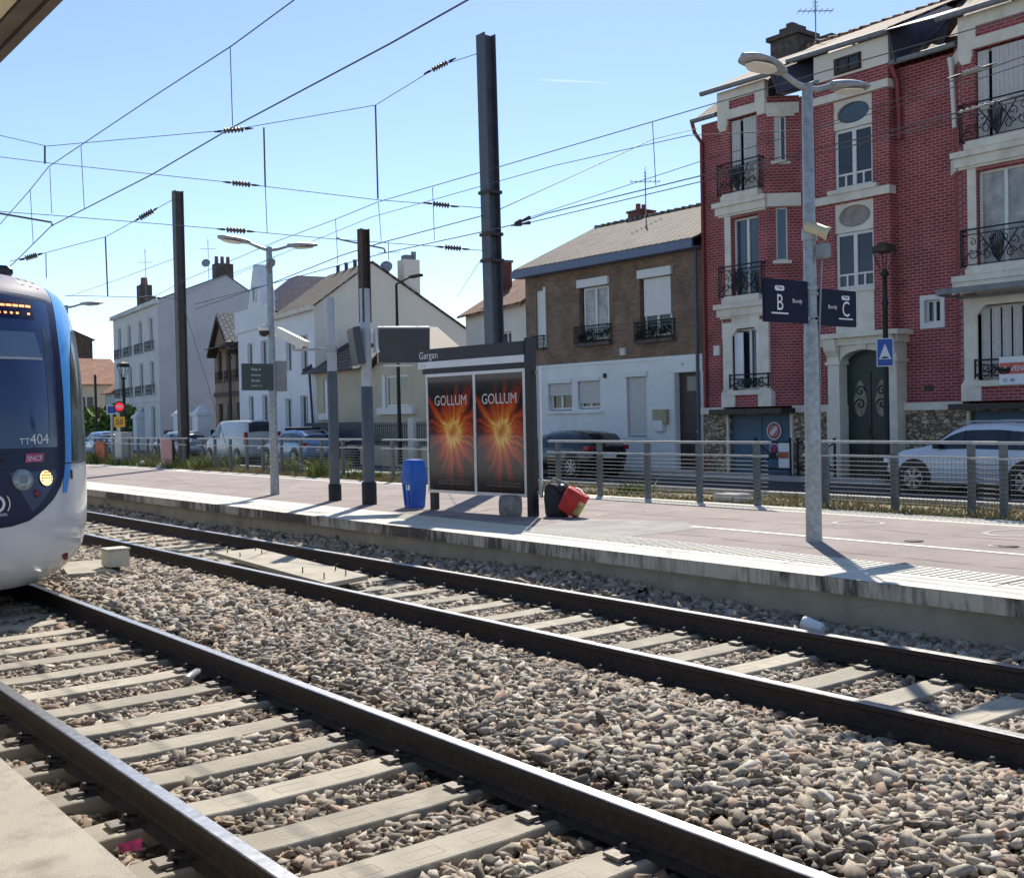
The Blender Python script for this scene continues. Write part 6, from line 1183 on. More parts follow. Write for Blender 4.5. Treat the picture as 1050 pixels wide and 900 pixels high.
# its street fence
fr = thing('picket_fence', 'dark picket fence on a low beige wall in front of the beige house', 'fence', (24.9, 42, -.1))
b = MB(); b.box((24.85, 37.2, -.3), (25.05, 47.5, .62)); b.build('low_wall', m_beige, fr)
b = MB(); y = 37.3
while y < 47.5: b.box((24.93, y, .62), (24.96, y + .05, 1.58)); y += .16
b.box((24.965, 37.3, .75), (24.99, 47.5, .80)); b.box((24.965, 37.3, 1.42), (24.99, 47.5, 1.47)); b.build('pickets', m_slatepost, fr)
b = MB(); b.box((24.9, 42.4, .62), (24.92, 47.5, 1.62)); b.build('screening', m_slate, fr); b = MB(); b.box((24.8, 38.2, -.3), (25.1, 38.6, 1.75)); b.build('pillar', m_creamw, fr)
# ---------- big white house
H = House('white_house', 'large white house with a wide blank gable wall and tall chimney', (26.6, 49.6, 0), 8)
H.shell(6.0, 10, 7.3, 3.1, 9.55, m_bluew, [(1.0, 2.0, 4.0, 6.0), (3.4, 4.3, 4.3, 5.9), (1.2, 2.3, .8, 3.0), (3.6, 4.6, -.1, 2.9)], m_creamw, 5.3); H.roof(m_tilel)
for a in ((1.0, 2.0, 4.0, 6.0), (3.4, 4.3, 4.3, 5.9), (1.2, 2.3, .8, 3.0), (3.6, 4.6, -.1, 2.9)): window(H.r, H.F, *a, .18, 2, .06, m_pane)
b = MB(); b.fbox(H.F, -.2, 6.1, 7.1, 7.3, -.3, .0); b.build('cornice', m_cream, H.r)
H.box('chimney', m_creamw, 5.0, 5.9, .3, 1.1, 7.5, 9.9); H.box('chimney_cap', m_zinc, 5.15, 5.5, .45, .95, 9.9, 10.15); b = MB(); b.lathe(H.P(5.75, .7, 9.9), [(.13, 0), (.13, .4), (.16, .45)], 8); b.build('chimney_pot', m_zinc, H.r)
q = H.P(4.3, .6, 8.8); antenna(q.x, q.y, 8.6, 2.1, 'television aerial and dishes beside the chimney of the white house', True)
for k in range(4): b = MB(); b.lathe(H.P(3.1, 1.0 + k * 1.2, 9.6), [(.1, 0), (.1, .35), (.14, .4)], 8); b.build('roof_vent', m_chim, H.r)
# ---------- white narrow house with blue black roof
H = House('white_house', 'narrow white house with dark blue tiled roof and a pointed white gable', (27.6, 56.2, 0), 8)
hh_ = [(1.0, 2.1, 4.0, 6.2), (3.6, 4.6, 4.0, 6.2), (1.0, 2.1, .6, 3.2), (3.6, 4.6, .6, 3.2)]
H.shell(6.4, 9, 7.6, 4.2, 7.65, m_bluew, hh_)
b = MB(); b.poly([H.P(-.1, -.15, 7.65), H.P(9.1, -.15, 7.65), H.P(6.2, 2.6, 10.0), H.P(2.4, 2.6, 10.0)]); b.poly([H.P(-.1, -.15, 7.65), H.P(2.4, 2.6, 10.0), H.P(2.4, 4, 10.0), H.P(-.1, 6.5, 7.65)]); b.poly([H.P(9.1, -.15, 7.65), H.P(6.2, 2.6, 10.0), H.P(6.2, 4, 10.0), H.P(9.1, 6.5, 7.65)]); b.poly([H.P(-.1, 6.5, 7.65), H.P(9.1, 6.5, 7.65), H.P(6.2, 4, 10.0), H.P(2.4, 4, 10.0)]); b.poly([H.P(2.4, 2.6, 10.0), H.P(6.2, 2.6, 10.0), H.P(6.2, 4, 10.0), H.P(2.4, 4, 10.0)]); b.build('roof', m_tileb2, H.r)
for a in hh_: window(H.r, H.F, *a, .18, 2, .06, m_pane)
b = MB(); b.fbox(H.F, -.1, 6.6, 6.9, 8.15, -.12, .15); b.build('parapet', m_bluew, H.r)
b = MB(); b.prism([H.P(-.1, 1.2, 8.1), H.P(-.1, 4.0, 8.1), H.P(-.1, 2.8, 10.5), H.P(-.1, 2.5, 10.5)], H.n * .8); b.build('pointed_gable', m_bluew, H.r); window(H.r, H.F, 2.3, 2.9, 8.4, 9.3, -.11, 1, .06)
b = MB(); b.prism([H.P(-1.6, .5, -.2), H.P(-1.6, 4.5, -.2), H.P(-1.6, 4.5, 1.8), H.P(-1.6, .5, .9)], H.n * 1.5); b.build('front_stairs', m_bluew, H.r)
gp = [(onX(187, 450, 27.5), 'white gate pillar with pointed cap behind the brown mast'), (onX(207, 450, 27.0), 'white gate pillar with pointed cap right of the brown mast'), (onX(144, 450, 30.0), 'white gate pillar beside the pale corner house')]
for q, lab in gp:
    r = thing('gate_pillar', lab, 'pillar', (q.x, q.y, -.1), 'white gate pillars along the pavement'); b = MB(); b.box((q.x - .4, q.y - .4, -.2), (q.x + .4, q.y + .4, 2.15)); b.build('shaft', m_bluew, r); b = MB(); b.box((q.x - .5, q.y - .5, 2.15), (q.x + .5, q.y + .5, 2.35)); b.build('cap', m_bluew, r); b = MB(); b.rings([[(q.x + sx * .42, q.y + sy * .42, 2.35) for sx, sy in ((-1, -1), (1, -1), (1, 1), (-1, 1))], [(q.x + sx * .05, q.y + sy * .05, 2.8) for sx, sy in ((-1, -1), (1, -1), (1, 1), (-1, 1))]]); b.build('point', m_bluew, r)
b = MB(); b.box((27.5, 57.5, -.2), (27.7, 72, 1.3)); tag(b.build('garden_wall', m_timber), 'dark brown boarded wall between the white gate pillars', 'wall')
# ---------- small brown gabled house
H = House('brown_cottage', 'small tan brick house with dark timber gable and balconies', (28.8, 62.6, 0), 8)
hh_ = [(.6, 1.5, 4.4, 6.2), (2.5, 3.5, 4.4, 6.2), (4.5, 5.4, 4.4, 6.2), (.6, 1.5, .3, 2.9), (2.5, 3.5, .3, 2.9), (4.5, 5.4, .3, 2.9)]
H.shell(6.2, 8, 6.5, 4, 7.9, m_tan, hh_); H.roof(m_tilel, .6)
for a in hh_: window(H.r, H.F, *a, .18, 2, .07, m_pane, mat=m_timber)
for u0 in (.6, 2.5, 4.5): ironwork(H.r, H.F, u0 - .1, u0 + 1.0, 4.2, 4.9, -.15, .05, False)
b = MB(); b.poly([H.P(-.3, 1.6, 6.4), H.P(-.3, 5.2, 6.4), H.P(-.3, 3.4, 8.1)]); b.build('gable', m_tan, H.r)
b = MB(); b.prism([H.P(-.6, 1.0, 6.0), H.P(-.6, 1.05, 5.8), H.P(-.6, 3.4, 8.1), H.P(-.6, 3.4, 8.35)], H.n * 3.0); b.prism([H.P(-.6, 5.8, 6.0), H.P(-.6, 5.75, 5.8), H.P(-.6, 3.41, 8.1), H.P(-.6, 3.41, 8.35)], H.n * 3.0); b.build('gable_boards', m_timber, H.r)
b = MB(); b.prism([H.P(-.58, .96, 6.06), H.P(-.58, 3.4, 8.40), H.P(2.4, 3.4, 8.40), H.P(2.4, .96, 6.06)], (0, 0, .05)); b.build('gable_roof', m_tileg, H.r)
b = MB(); b.fbox(H.F, 0, 6.2, 3.35, 3.6, -.1, .0); b.build('floor_band', m_timber, H.r)
# ---------- grey corner building
H = House('apartment_house', 'pale three storey corner building with a large blank grey side wall', (29.4, 77.6, 0), 7)
hh_ = []
cols = (1.3, 4.6, 8.2, 11.6)
for z0, z1 in ((7.0, 9.3), (3.9, 6.2), (.3, 3.0)):
    for u in cols: hh_.append((u, u + 1.25, z0, z1))
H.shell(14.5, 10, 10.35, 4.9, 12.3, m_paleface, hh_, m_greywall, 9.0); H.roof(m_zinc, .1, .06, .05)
for i, a in enumerate(hh_):
    window(H.r, H.F, *a, .16, 2, .08, m_pane if i % 3 else m_paneb)
    if i < 8: ironwork(H.r, H.F, a[0] - .2, a[1] + .2, a[2] - .1, a[2] + .6, -.3, .05, False)
b = MB(); b.fbox(H.F, -.1, 14.6, 10.1, 10.4, -.25, .1); b.fbox(H.F, -.05, 14.5, 3.3, 3.45, -.06, .1); b.build('cornice', m_paleface, H.r)
H.box('chimney', m_chim, 4.3, 5.6, .4, 1.3, 12.0, 13.2)
for k in range(3): b = MB(); b.lathe(H.P(4.5 + k * .42, .85, 13.2), [(.15, 0), (.13, .55)], 8); b.build('chimney_pot', m_pot, H.r)
H.box('chimney', m_chim, .8, 1.7, 8.4, 9.6, 10.2, 12.4); b = MB(); b.lathe(H.P(1.25, 9.0, 12.4), [(.3, 0), (.25, .6)], 8); b.build('chimney_pot', m_pot, H.r)
q = H.P(3.9, .8, 11.9); antenna(q.x, q.y, 12.0, 2.9, 'tall aerial with dish on the ridge of the pale corner building', True); q = H.P(.9, 7.0, 10.6); antenna(q.x, q.y, 10.4, 4.5, 'tall thin aerial beside the left chimney of the pale corner building')
# ---------- far houses
H = House('far_house', 'distant beige house with orange tiled roof behind a hedge', (37.0, 106, 0), -90)
H.shell(14, 9, 5.6, 4.5, 8.0, m_beige, [(3, 4.4, 2.6, 4.4)]); H.roof(m_tileo, .4); window(H.r, H.F, 3, 4.4, 2.6, 4.4)
H = House('far_house', 'small distant house with sloping tile roof in front of the orange roof', (32.2, 95, 0), 9)
H.shell(5, 7, 4.6, 3, 6.8, m_greywall, [(1.5, 2.6, 2.0, 3.4)]); H.roof(m_tileo, .4); window(H.r, H.F, 1.5, 2.6, 2.0, 3.4, mat=m_timber)
H = House('far_house', 'tall narrow brown brick house rising behind the tram', (34.6, 128, 0), 4)
H.shell(9, 6.3, 13.3, .6, 13.7, m_dkbrick, [], None, 11.2); H.roof(m_tiler, .3); H.box('chimney', m_chim, 1.4, 2.2, .3, 2.5, 13.0, 15.6)
H = House('far_house', 'far row of plain houses closing the end of the street', (33.5, 165, 0), 60)
H.shell(60, 9, 7, 4.5, 10, m_beige, [(6 + 6 * k, 7.4 + 6 * k, 3.6, 5.2) for k in range(8)]); H.roof(m_tileo, .3)
for k in range(8): window(H.r, H.F, 6 + 6 * k, 7.4 + 6 * k, 3.6, 5.2)
# hedge
vs = []; fs = []
for _ in range(3000):
    p = V((rng.uniform(29.5, 31.5), rng.uniform(84, 102), rng.uniform(0, 2.6 + .6 * math.sin(rng.uniform(0, 6))))); e1, e2 = V(rng.normal(0, .16, 3)), V(rng.normal(0, .16, 3)); k = len(vs); vs += [tuple(p - e1), tuple(p + e2), tuple(p + e1), tuple(p - e2)]; fs.append((k, k + 1, k + 2, k + 3))
b = MB(); b.add(vs, fs); r = thing('hedge', 'bright green hedge in front of the distant beige house', 'hedge', (30.5, 93, -.1)); b.build('foliage', m_leaf, r)
b = MB(); b.box((29.2, 84, -.2), (29.4, 102, 1.2)); tag(b.build('garden_wall', m_timber), 'low dark wall at the foot of the green hedge', 'wall')
# ================================================================== STREET FURNITURE
def lantern(x, y, h, lab, mat, z0=-.07, s=1.0, mat2=None):
    r = thing('street_lantern', lab, 'street lamp', (x, y, z0), 'old style street lanterns'); b = MB()
    b.lathe((x, y, z0), [(.16 * s, 0), (.16 * s, .25), (.10 * s, .5), (.13 * s, .7), (.07 * s, .9), (.06 * s, h * .72), (.085 * s, h * .73), (.06 * s, h * .75), (.05 * s, h * .84), (.11 * s, h * .85), (.05 * s, h * .87)], 12); b.build('column', mat, r)
    zl = z0 + h * .87; b = MB(); hw = .13 * s; ht = .20 * s
    for sx in (-1, 1):
        for sy in (-1, 1): b.tube([(x + sx * hw * .5, y + sy * hw * .5, zl), (x + sx * hw * 1.4, y + sy * hw * 1.4, zl + .42 * s)], .014 * s, 4)
    b.rings([[(x + a * hw * 1.6, y + c_ * hw * 1.6, zl + .42 * s) for a, c_ in ((-1, -1), (1, -1), (1, 1), (-1, 1))], [(x + a * hw * 1.45, y + c_ * hw * 1.45, zl + .56 * s) for a, c_ in ((-1, -1), (1, -1), (1, 1), (-1, 1))], [(x + a * hw * .4, y + c_ * hw * .4, zl + .64 * s) for a, c_ in ((-1, -1), (1, -1), (1, 1), (-1, 1))]]); b.build('lantern', mat2 or mat, r); return r
q = onX(908, 450, 23.9)
lantern(24.9, onX(909, 420, 24.9).y, 6.05, 'dark street lantern with brown head in front of the green door', m_boot, -.07, 1.05, m_rust)
lantern(21.5, onX(128, 440, 21.5).y, 5.2, 'black street lantern in front of the pale corner building', m_boot, -.2, 1.3)
lantern(25.6, onX(237, 440, 25.6).y, 6.2, 'rust brown street lantern in front of the tan cottage', m_rust, -.1, 1.3)
yl = onX(909, 420, 24.9).y; r = thing('road_sign', 'blue road sign with white triangle on the dark street lantern', 'sign', (24.8, yl, 2.9)); d = V((.80, .60, 0)); s_ = V((.60, -.80, 0)).normalized(); c = V((24.72, yl - .1, 3.12))
b = MB(); hx = [(-.2, -.35), (.2, -.35), (.2, .35), (-.2, .35)]; b.hexa([c + s_ * p + V((0, 0, z)) + d * k for k in (0, .02) for p, z in hx]); pn = b.build('plate', m_signwhite, r)
b = MB(); b.hexa([c + s_ * p * .9 + V((0, 0, z * .94)) - d * k for k in (.002, .004) for p, z in hx]); bl = b.build('blue_field', m_bluesign, pn)
b = MB(); b.poly([c + s_ * p + V((0, 0, z)) - d * .007 for p, z in ((-.15, -.17), (.15, -.17), (0, .22))]); tr = b.build('triangle', m_signwhite, bl); b = MB(); b.poly([c + s_ * .09 * math.cos(t) + V((0, 0, -.15 + .05 * math.sin(t))) - d * .009 for t in [k * math.pi / 8 for k in range(9)]]); b.build('hump', m_black, tr)
# modern street light
q = onX(410, 455, 24.2); r = thing('street_light', 'thin dark street light with short arm in front of the white gable', 'street lamp', (24.2, q.y, -.07)); zt = onX(408, 291, 24.2).z
b = MB(); b.tube([(24.2, q.y, -.1), (24.2, q.y, 2.0), (24.2, q.y, zt)], [.1, .08, .05], 8); b.build('column', m_boot, r); e = onX(421, 284, 24.2); b = MB(); b.tube([(24.2, q.y, zt), (24.2, e.y, e.z)], .035, 6); b.build('arm', m_boot, r); e2 = onX(432, 282, 24.2); b = MB(); b.bev((24.1, e2.y, e2.z - .05), (24.3, e.y, e2.z + .05), .02); b.build('lamp_head', m_boot, r)
q = onX(99, 440, 26.0); r = thing('street_light', 'thin dark pole standing behind the far hedge', 'pole', (26, q.y, -.1)); b = MB(); b.tube([(26, q.y, -.1), (26, q.y, onX(99, 384, 26).z)], .09, 6); b.build('column', m_timber, r)
# signal with 50 plate
q = onX(122, 460, 13.6); r = thing('railway_signal', 'red railway signal with a yellow speed plate by the far fence', 'signal', (13.6, q.y, .3)); b = MB(); b.tube([(13.6, q.y, .2), (13.6, q.y, onX(122, 412, 13.6).z)], .06, 8); b.build('post', m_lgrey, r)
nf = V((-.33, -.94, 0)); sf = V((.94, -.33, 0)); c = onX(122.5, 417, 13.6) + nf * .12
b = MB(); b.lathe(c, [(.20, 0), (.20, .06)], 20, 0, nf, False); hd = b.build('signal_head', m_black, r); b = MB(); b.lathe(c + nf * .061, [(.15, 0), (.15, .02)], 20, 0, nf, False); lp = b.build('red_lamp', emit('signal_red', (.7, .02, .04), .7), hd)
b = MB(); b.hexa([c + nf * k + sf * p + V((0, 0, z)) for k in (.083, .09) for p, z in ((-.09, -.035), (.09, -.035), (.09, .045), (-.09, .045))]); b.build('white_bar', m_signwhite, lp)
c = onX(122.5, 432.5, 13.6) + nf * .1; b = MB(); b.hexa([c + nf * k + sf * p + V((0, 0, z)) for k in (0, .03) for p, z in ((-.19, -.18), (.19, -.18), (.19, .18), (-.19, .18))]); pn = b.build('speed_plate', m_yellow, r)
b = MB(); text_on(b, lambda u, v: c + nf * .033 + sf * u + V((0, 0, -.09 + v)), '50', .26, 'CENTER', bold=.006); b.build('speed_number', m_black, pn)
b = MB(); c = onX(127, 462, 13.7); b.bev((13.5, c.y - .35, .35), (13.9, c.y + .35, 1.45), .02); tag(b.build('trackside_cabinet', m_lgrey), 'light grey trackside cabinet at the foot of the railway signal', 'cabinet')
q = onX(114.5, 450, 15.6); r = thing('road_sign', 'small blue square sign on a pole left of the railway signal', 'sign', (15.6, q.y, -.2)); c = onX(114.5, 420, 15.6); b = MB(); b.tube([(15.6, q.y, -.2), c], .05, 6); b.build('pole', m_lgrey, r); b = MB(); b.hexa([c + nf * k + sf * p + V((0, 0, z)) for k in (.06, .09) for p, z in ((-.2, -.19), (.2, -.19), (.2, .19), (-.2, .19))]); pn = b.build('plate', m_signwhite, r); b = MB(); b.hexa([c + nf * k + sf * p + V((0, 0, z)) for k in (.091, .10) for p, z in ((-.16, -.15), (.16, -.15), (.16, .15), (-.16, .15))]); b.build('blue_field', m_bluesign, pn)
# pedestrian barriers
for u0, u1, lab in ((18.3, 19.5, 'black crossed pedestrian barrier right of the lamp post'), (19.75, 20.95, 'black crossed pedestrian barrier left of the lamp post with a hanging notice')):
    X = 25.05; r = thing('pedestrian_barrier', lab, 'barrier', (X, (u0 + u1) / 2, -.07), 'black barriers on the brick house pavement'); b = MB(); FQ = WX(X)
    for u in (u0, u1): b.tube([FQ.P(u, -.07, 0), FQ.P(u, .92, 0)], .035, 6); b.lathe(FQ.P(u, .92, 0), [(.04, 0), (.05, .03), (.01, .07)], 8)
    for z in (.12, .86): b.tube([FQ.P(u0, z, 0), FQ.P(u1, z, 0)], .025, 6)
    b.build('frame', m_iron, r); b = MB(); um = (u0 + u1) / 2
    b.tube([FQ.P(u0, .12, 0), FQ.P(u1, .86, 0)], .02, 5); b.tube([FQ.P(u0, .86, 0), FQ.P(u1, .12, 0)], .02, 5); b.lathe(FQ.P(um, .49, -.02), [(.1, 0), (.1, .04)], 12, 0, (1, 0, 0)); b.build('cross', m_iron, r)
    if u0 > 19:
        b = MB(); b.box((24.96, 19.72, .16), (24.98, 20.08, .84)); nn = b.build('notice', m_signwhite, r); b = MB(); b.box((24.95, 19.73, .42), (24.955, 20.07, .60)); b.build('orange_band', m_orange, nn)
q = onX(750, 511, 13.6); b = MB(); b.bev((13.4, q.y - .3, .22), (13.75, q.y + .22, .44), .02); tag(b.build('concrete_block', m_kerb), 'small concrete block at the fence foot between shelter and lamp post', 'block')
q = onX(360, 490, 14.2); r = thing('cable_trough', 'grey trough lid lying in the dry grass between the two slim posts', 'trough', q); b = MB(); b.bev((13.9, q.y - .9, .30), (14.5, q.y + .9, .42), .02); b.build('lid', m_kerb, r); b = MB(); b.box((13.95, q.y - .85, .1), (14.45, q.y + .85, .29)); b.build('base', m_dark, r)
# ================================================================== CARS
def car(name, lab, cat, x, yrear, L, W, H_, paint, kind='suv', rack=False, tail=True, g=None):
    """car pointing to +Y, rear end nearest the camera; x = street-side face"""
    zg = -.205; r = thing(name, lab, cat, (x + W / 2, yrear + L / 2, zg), g); cx = x + W / 2
    if kind == 'suv': st = [(0, .58, .86, .92, .80), (.04, .36, .92, .98, .90), (.10, .26, .94, 1.35, .98), (.20, .25, .95, H_ - .06, 1), (.35, .22, .96, H_, 1), (.52, .20, .97, H_ - .01, 1), (.60, .20, .97, H_ - .12, 1), (.70, .20, .98, 1.10, 1), (.76, .20, 1.0, 1.03, 1), (.88, .24, .90, .95, .97), (.96, .30, .78, .82, .88), (1.0, .40, .60, .64, .74)]
    elif kind == 'van': st = [(0, .45, 1.0, 1.2, .90), (.02, .30, 1.02, H_ - .12, .97), (.05, .26, 1.03, H_ - .02, 1), (.25, .22, 1.04, H_, 1), (.5, .2, 1.05, H_, 1), (.66, .2, 1.06, H_ - .04, 1), (.72, .2, 1.06, H_ - .22, 1), (.84, .2, 1.07, 1.18, 1), (.9, .22, 1.05, 1.08, .99), (.97, .28, .85, .9, .92), (1, .38, .6, .65, .8)]
    else: st = [(0, .50, .86, .92, .80), (.03, .32, .92, 1.0, .92), (.08, .24, .94, 1.30, .98), (.17, .22, .95, H_ - .05, 1), (.32, .2, .96, H_, 1), (.48, .2, .96, H_ - .02, 1), (.56, .2, .96, H_ - .13, 1), (.68, .2, .97, 1.06, 1), (.74, .2, .98, 1.0, 1), (.88, .22, .86, .9, .97), (.96, .28, .72, .76, .88), (1.0, .38, .56, .6, .74)]
    k = H_ / 1.55 if kind != 'van' else 1.0
    def sec(t):
        f = t[0]; zb_, zbelt, zr, ws = t[1], t[2] * min(k, 1.08), t[3], t[4]; hw = W / 2 * ws; gl = min(1, max(0, (zr - zbelt) / .45)); y = yrear + f * L
        pts = [(hw * .86, zb_), (hw * .985, zb_ + .10), (hw, zb_ + (zbelt - zb_) * .55), (hw * .965, zbelt), (hw * (.955 - .17 * gl), zr - .05 * gl), (hw * (.86 - .18 * gl), zr + .02), (0, zr + .045)]
        return [V((cx - a, y, zg + z)) for a, z in pts] + [V((cx + a, y, zg + z)) for a, z in reversed(pts[:-1])]
    S = [sec(t) for t in st]; b = MB(); b.rings(S, True, True, 0, True); b.build('body', paint, r)
    ns = len(st); gi = [i for i in range(ns) if st[i][3] - st[i][2] > .30]
    def lp(i, f): # interpolated section
        j = int(i); q = i - j; A = S[j]; B = S[min(j + 1, ns - 1)]; return [A[m_].lerp(B[m_], q) for m_ in range(len(A))]
    for sgn in (0, 1):
        i0, i1 = gi[0] - .2, gi[-1] + (.55 if kind != 'van' else .4)
        if kind == 'van': i0 = 4.7
        b = MB(); rows = []
        for q in np.linspace(i0, i1, 12):
            A = lp(q, 0); a0, a1 = (A[3], A[4]) if sgn == 0 else (A[-3], A[-4]); n = V((-1 if sgn == 0 else 1, 0, .25)) * .008
            lo2 = a0.lerp(a1, .10); hi2 = a0.lerp(a1, .88); rows.append([lo2 + n, hi2 + n])
        b.rings(rows, False, False, 0, True, closed=False); wn = b.build('side_window', m_carglass, r)
        for q in ((3.6, 5.0) if kind != 'van' else (5.6,)):
            b = MB(); A = lp(q, 0); a0, a1 = (A[3], A[4]) if sgn == 0 else (A[-3], A[-4]); n = V((-1 if sgn == 0 else 1, 0, .25)) * .009; B_ = lp(q + .12, 0); c0, c1 = (B_[3], B_[4]) if sgn == 0 else (B_[-3], B_[-4]); P4 = [a0.lerp(a1, .10) + n, c0.lerp(c1, .10) + n, c0.lerp(c1, .88) + n, a0.lerp(a1, .88) + n]; n2 = n * .6
            b.rings([P4, [p_ + n2 for p_ in P4]]); b.build('window_pillar', paint if kind == 'van' else m_black, wn)
    # rear window and windscreen
    def glasspatch(ia, ib, nm, f0=.12, f1=.9, up=V((0, -.012, .01))):
        b = MB(); rows = []
        for q in np.linspace(ia, ib, 4):
            A = lp(q, 0); rows.append([A[5] + up, A[4].lerp(A[5], .5) + up] and [A[4].lerp(A[5], .6) + up, A[5].lerp(A[6], .5) + up, A[6] + up, A[7].lerp(A[6], .5) + up, A[8].lerp(A[7], .6) + up])
        b.rings(rows, False, False, 0, True, closed=False); b.build(nm, m_carglass, r)
    glasspatch(1.25 if kind != 'van' else .35, 2.9 if kind != 'van' else 1.3, 'rear_window', up=V((0, -.014, .008)))
    glasspatch(5.6 if kind != 'van' else 5.3, 6.95 if kind != 'van' else 6.8, 'windscreen', up=V((0, .008, .014)))
    wr = .34 if kind != 'van' else .32
    for fy in (.19, .80) if kind != 'van' else (.17, .83):
        for sgn in (-1, 1):
            c = V((cx + sgn * (W / 2 - .19), yrear + fy * L, zg + wr))
            b = MB(); b.lathe(c + V((sgn * .145, 0, .03)), [(wr * 1.22, 0), (wr * 1.22, .05)], 24, 0, (sgn, 0, 0)); b.build('wheel_arch', m_black, r)
            b = MB(); b.lathe(c, [(wr * .94, 0), (wr, .03), (wr, .19), (wr * .95, .215), (wr * .66, .22)], 24, 0, (sgn, 0, 0)); wl = b.build('wheel', m_rubber, r)
            b = MB(); b.lathe(c + V((sgn * .19, 0, 0)), [(wr * .12, .03), (wr * .13, .04), (wr * .02, .045)], 12, 0, (sgn, 0, 0))
            for kk in range(7):
                a = kk * 2 * math.pi / 7; dv = V((0, math.cos(a), math.sin(a))); tv = V((0, -math.sin(a), math.cos(a))); b.hexa([c + V((sgn * dx, 0, 0)) + dv * rr_ + tv * tt for dx in (.20, .232) for rr_, tt in ((.03, -.02), (wr * .64, -.035), (wr * .64, .035), (.03, .02))])
            b.rings([[c + V((sgn * .222, wr * q * math.cos(a), wr * q * math.sin(a))) for a in [j * math.pi / 12 for j in range(24)]] for q in (.62, .68)], False, False); b.build('rim', m_rim, wl)
    for sgn in (-1, 1):
        zt = .92 if kind != 'van' else 1.15; b = MB(); hw = W / 2 * .93; xx = cx + sgn * hw
        b.bev((min(xx - sgn * .28, xx + sgn * .035), yrear + .02 if kind != 'van' else yrear - .01, zg + zt - (.08 if kind != 'van' else .25)), (max(xx - sgn * .28, xx + sgn * .035) if kind != 'van' else max(xx - sgn * .12, xx + sgn * .05), yrear + .30 if kind != 'van' else yrear + .15, zg + zt + (.06 if kind != 'van' else .3)), .02); b.build('tail_light', m_tail, r)
        b = MB(); xx = cx + sgn * (W / 2 * .78); b.bev((xx - .22, yrear + L * .955, zg + .66), (xx + .2, yrear + L * .985, zg + .80), .03); b.build('headlight', m_silver, r)
        b = MB(); xm = cx + sgn * (W / 2 + .04); ym = yrear + L * (.66 if kind != 'van' else .76); zm = zg + (1.02 if kind != 'van' else 1.15) * min(k, 1.08); b.bev((xm - .1, ym - .06, zm), (xm + .1, ym + .07, zm + .15), .03); b.build('mirror', m_black if kind == 'suv' else paint, r)
        b = MB()
        for fy in (.36, .56): b.bev((cx + sgn * W / 2 - .015, yrear + fy * L - .1, zg + .80), (cx + sgn * W / 2 + .02, yrear + fy * L + .08, zg + .835), .008)
        b.build('door_handle', m_black, r)
        if kind == 'suv': b = MB(); b.tube([V((cx + sgn * W * .34, yrear + L * .16, zg + H_ + .03)), V((cx + sgn * W * .34, yrear + L * .22, zg + H_ + .07)), V((cx + sgn * W * .34, yrear + L * .5, zg + H_ + .07)), V((cx + sgn * W * .34, yrear + L * .56, zg + H_ + .02))], .02, 5); b.build('roof_rail', m_carsilver if paint is m_carwhite else m_black, r)
    b = MB(); b.bev((cx - .27, yrear - .02 if kind != 'hatch' else yrear - .01, zg + .60), (cx + .27, yrear + .1, zg + .72), .005); b.build('number_plate', m_signwhite, r)
    b = MB(); b.box((cx - W / 2 * .9, yrear + .2, zg + .16), (cx + W / 2 * .9, yrear + L - .3, zg + .34)); b.build('underbody', m_black, r)
    if rack:
        b = MB(); b.bev((cx - .5, yrear + L * .22, zg + H_ + .10), (cx + .1, yrear + L * .55, zg + H_ + .15), .02); b.build('roof_board', m_creamw, r)
        for fy in (.28, .5): b = MB(); b.box((cx - .6, yrear + L * fy, zg + H_), (cx + .6, yrear + L * fy + .05, zg + H_ + .10)); b.build('roof_bar', m_black, r)
    return r
G_ = 'cars parked along the street'
car('parked_car', 'white crossover car parked in front of the red brick house', 'car', 22.95, 11.2, 4.3, 1.85, 1.54, m_carwhite, 'suv', g=G_)
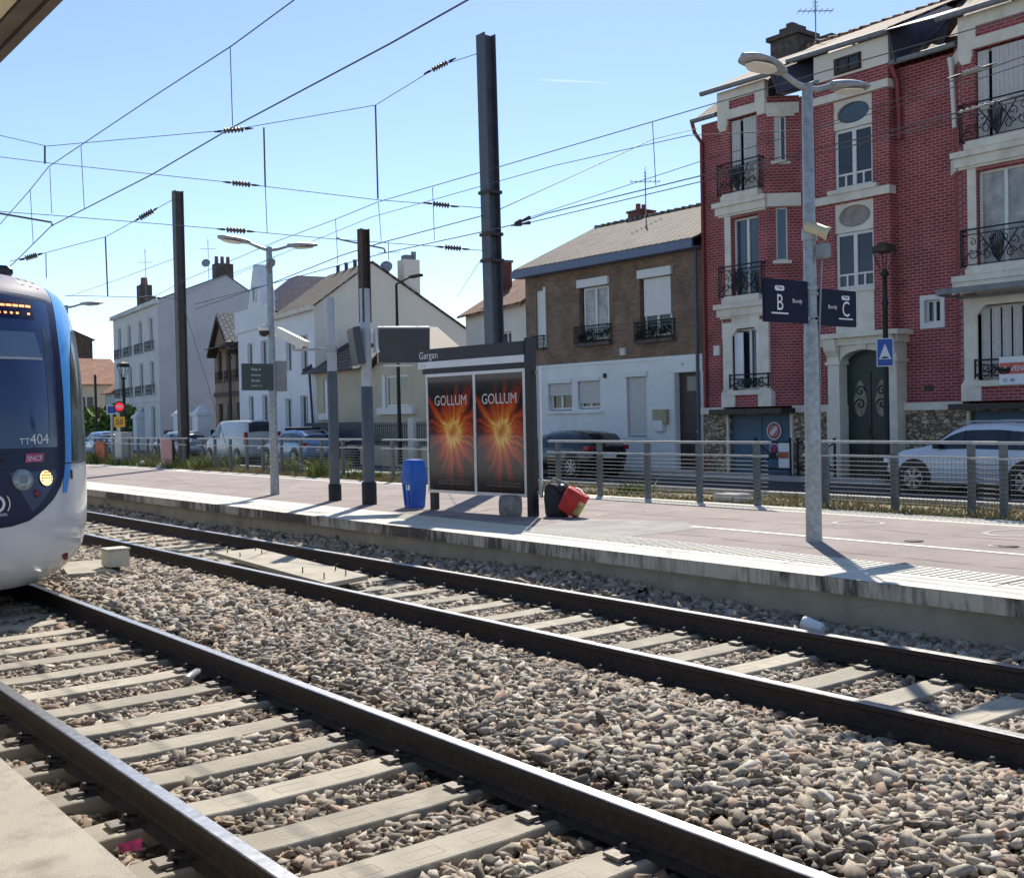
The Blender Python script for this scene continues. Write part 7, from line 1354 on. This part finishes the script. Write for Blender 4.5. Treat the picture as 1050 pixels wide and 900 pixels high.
car('parked_car', 'black car parked in front of the white rendered ground floor', 'car', 22.8, 25.5, 4.2, 1.76, 1.42, m_carblack, 'hatch', g=G_)
car('parked_car', 'light blue estate car with a board on its roof rack', 'car', 22.7, 43.6, 4.4, 1.8, 1.52, m_carblue, 'hatch', True, g=G_)
car('parked_van', 'off white van parked behind the light blue car', 'van', 22.5, 49.0, 4.8, 1.9, 1.98, m_vanwhite, 'van', g=G_)
car('parked_car', 'silver car parked ahead of the off white van', 'car', 22.6, 57.2, 4.2, 1.75, 1.48, m_carsilver, 'hatch', g=G_)
car('parked_car', 'pale blue hatchback nearest the railway signal', 'car', 22.0, 68.0, 4.2, 1.75, 1.5, m_carblue, 'hatch', g=G_)
car('parked_car', 'pale blue car farthest away beside the hedge', 'car', 22.4, 84, 4.3, 1.75, 1.5, m_carblue, 'hatch', g=G_)
# scooter by the slim posts
x, y = 23.2, onX(357, 460, 23.2).y; r = thing('motor_scooter', 'dark motor scooter parked between the light blue car and the beige house fence', 'scooter', (x, y, -.2))
for dy in (-.65, .65): b = MB(); b.lathe((x - .06, y + dy, .03), [(.16, 0), (.23, .02), (.23, .1), (.16, .12)], 16, 0, (1, 0, 0)); b.build('wheel', m_rubber, r)
b = blob('', 0, V((x, y - .35, .05)), (V((1, 0, 0)), V((0, 1, 0)), V((0, 0, 1))), [(0, .12, .35, 0), (.2, .2, .45, 0), (.4, .19, .48, 0), (.5, .12, .4, 0)], '', ''); b.build('body', m_boot, r)
b = MB(); b.bev((x - .14, y - .85, .56), (x + .14, y + .1, .66), .04); b.build('seat', m_rubber, r); b = MB(); b.tube([(x, y + .65, .1), (x, y + .45, .75), (x, y + .42, .82)], .04, 6); b.tube([(x - .33, y + .35, .85), (x, y + .42, .82), (x + .33, y + .35, .85)], .02, 5); b.build('handlebar', m_boot, r)
b = MB(); b.prism([(x - .2, y + .5, .1), (x + .2, y + .5, .1), (x + .17, y + .44, .75), (x - .17, y + .44, .75)], (0, .05, 0)); b.build('leg_shield', m_boot, r)
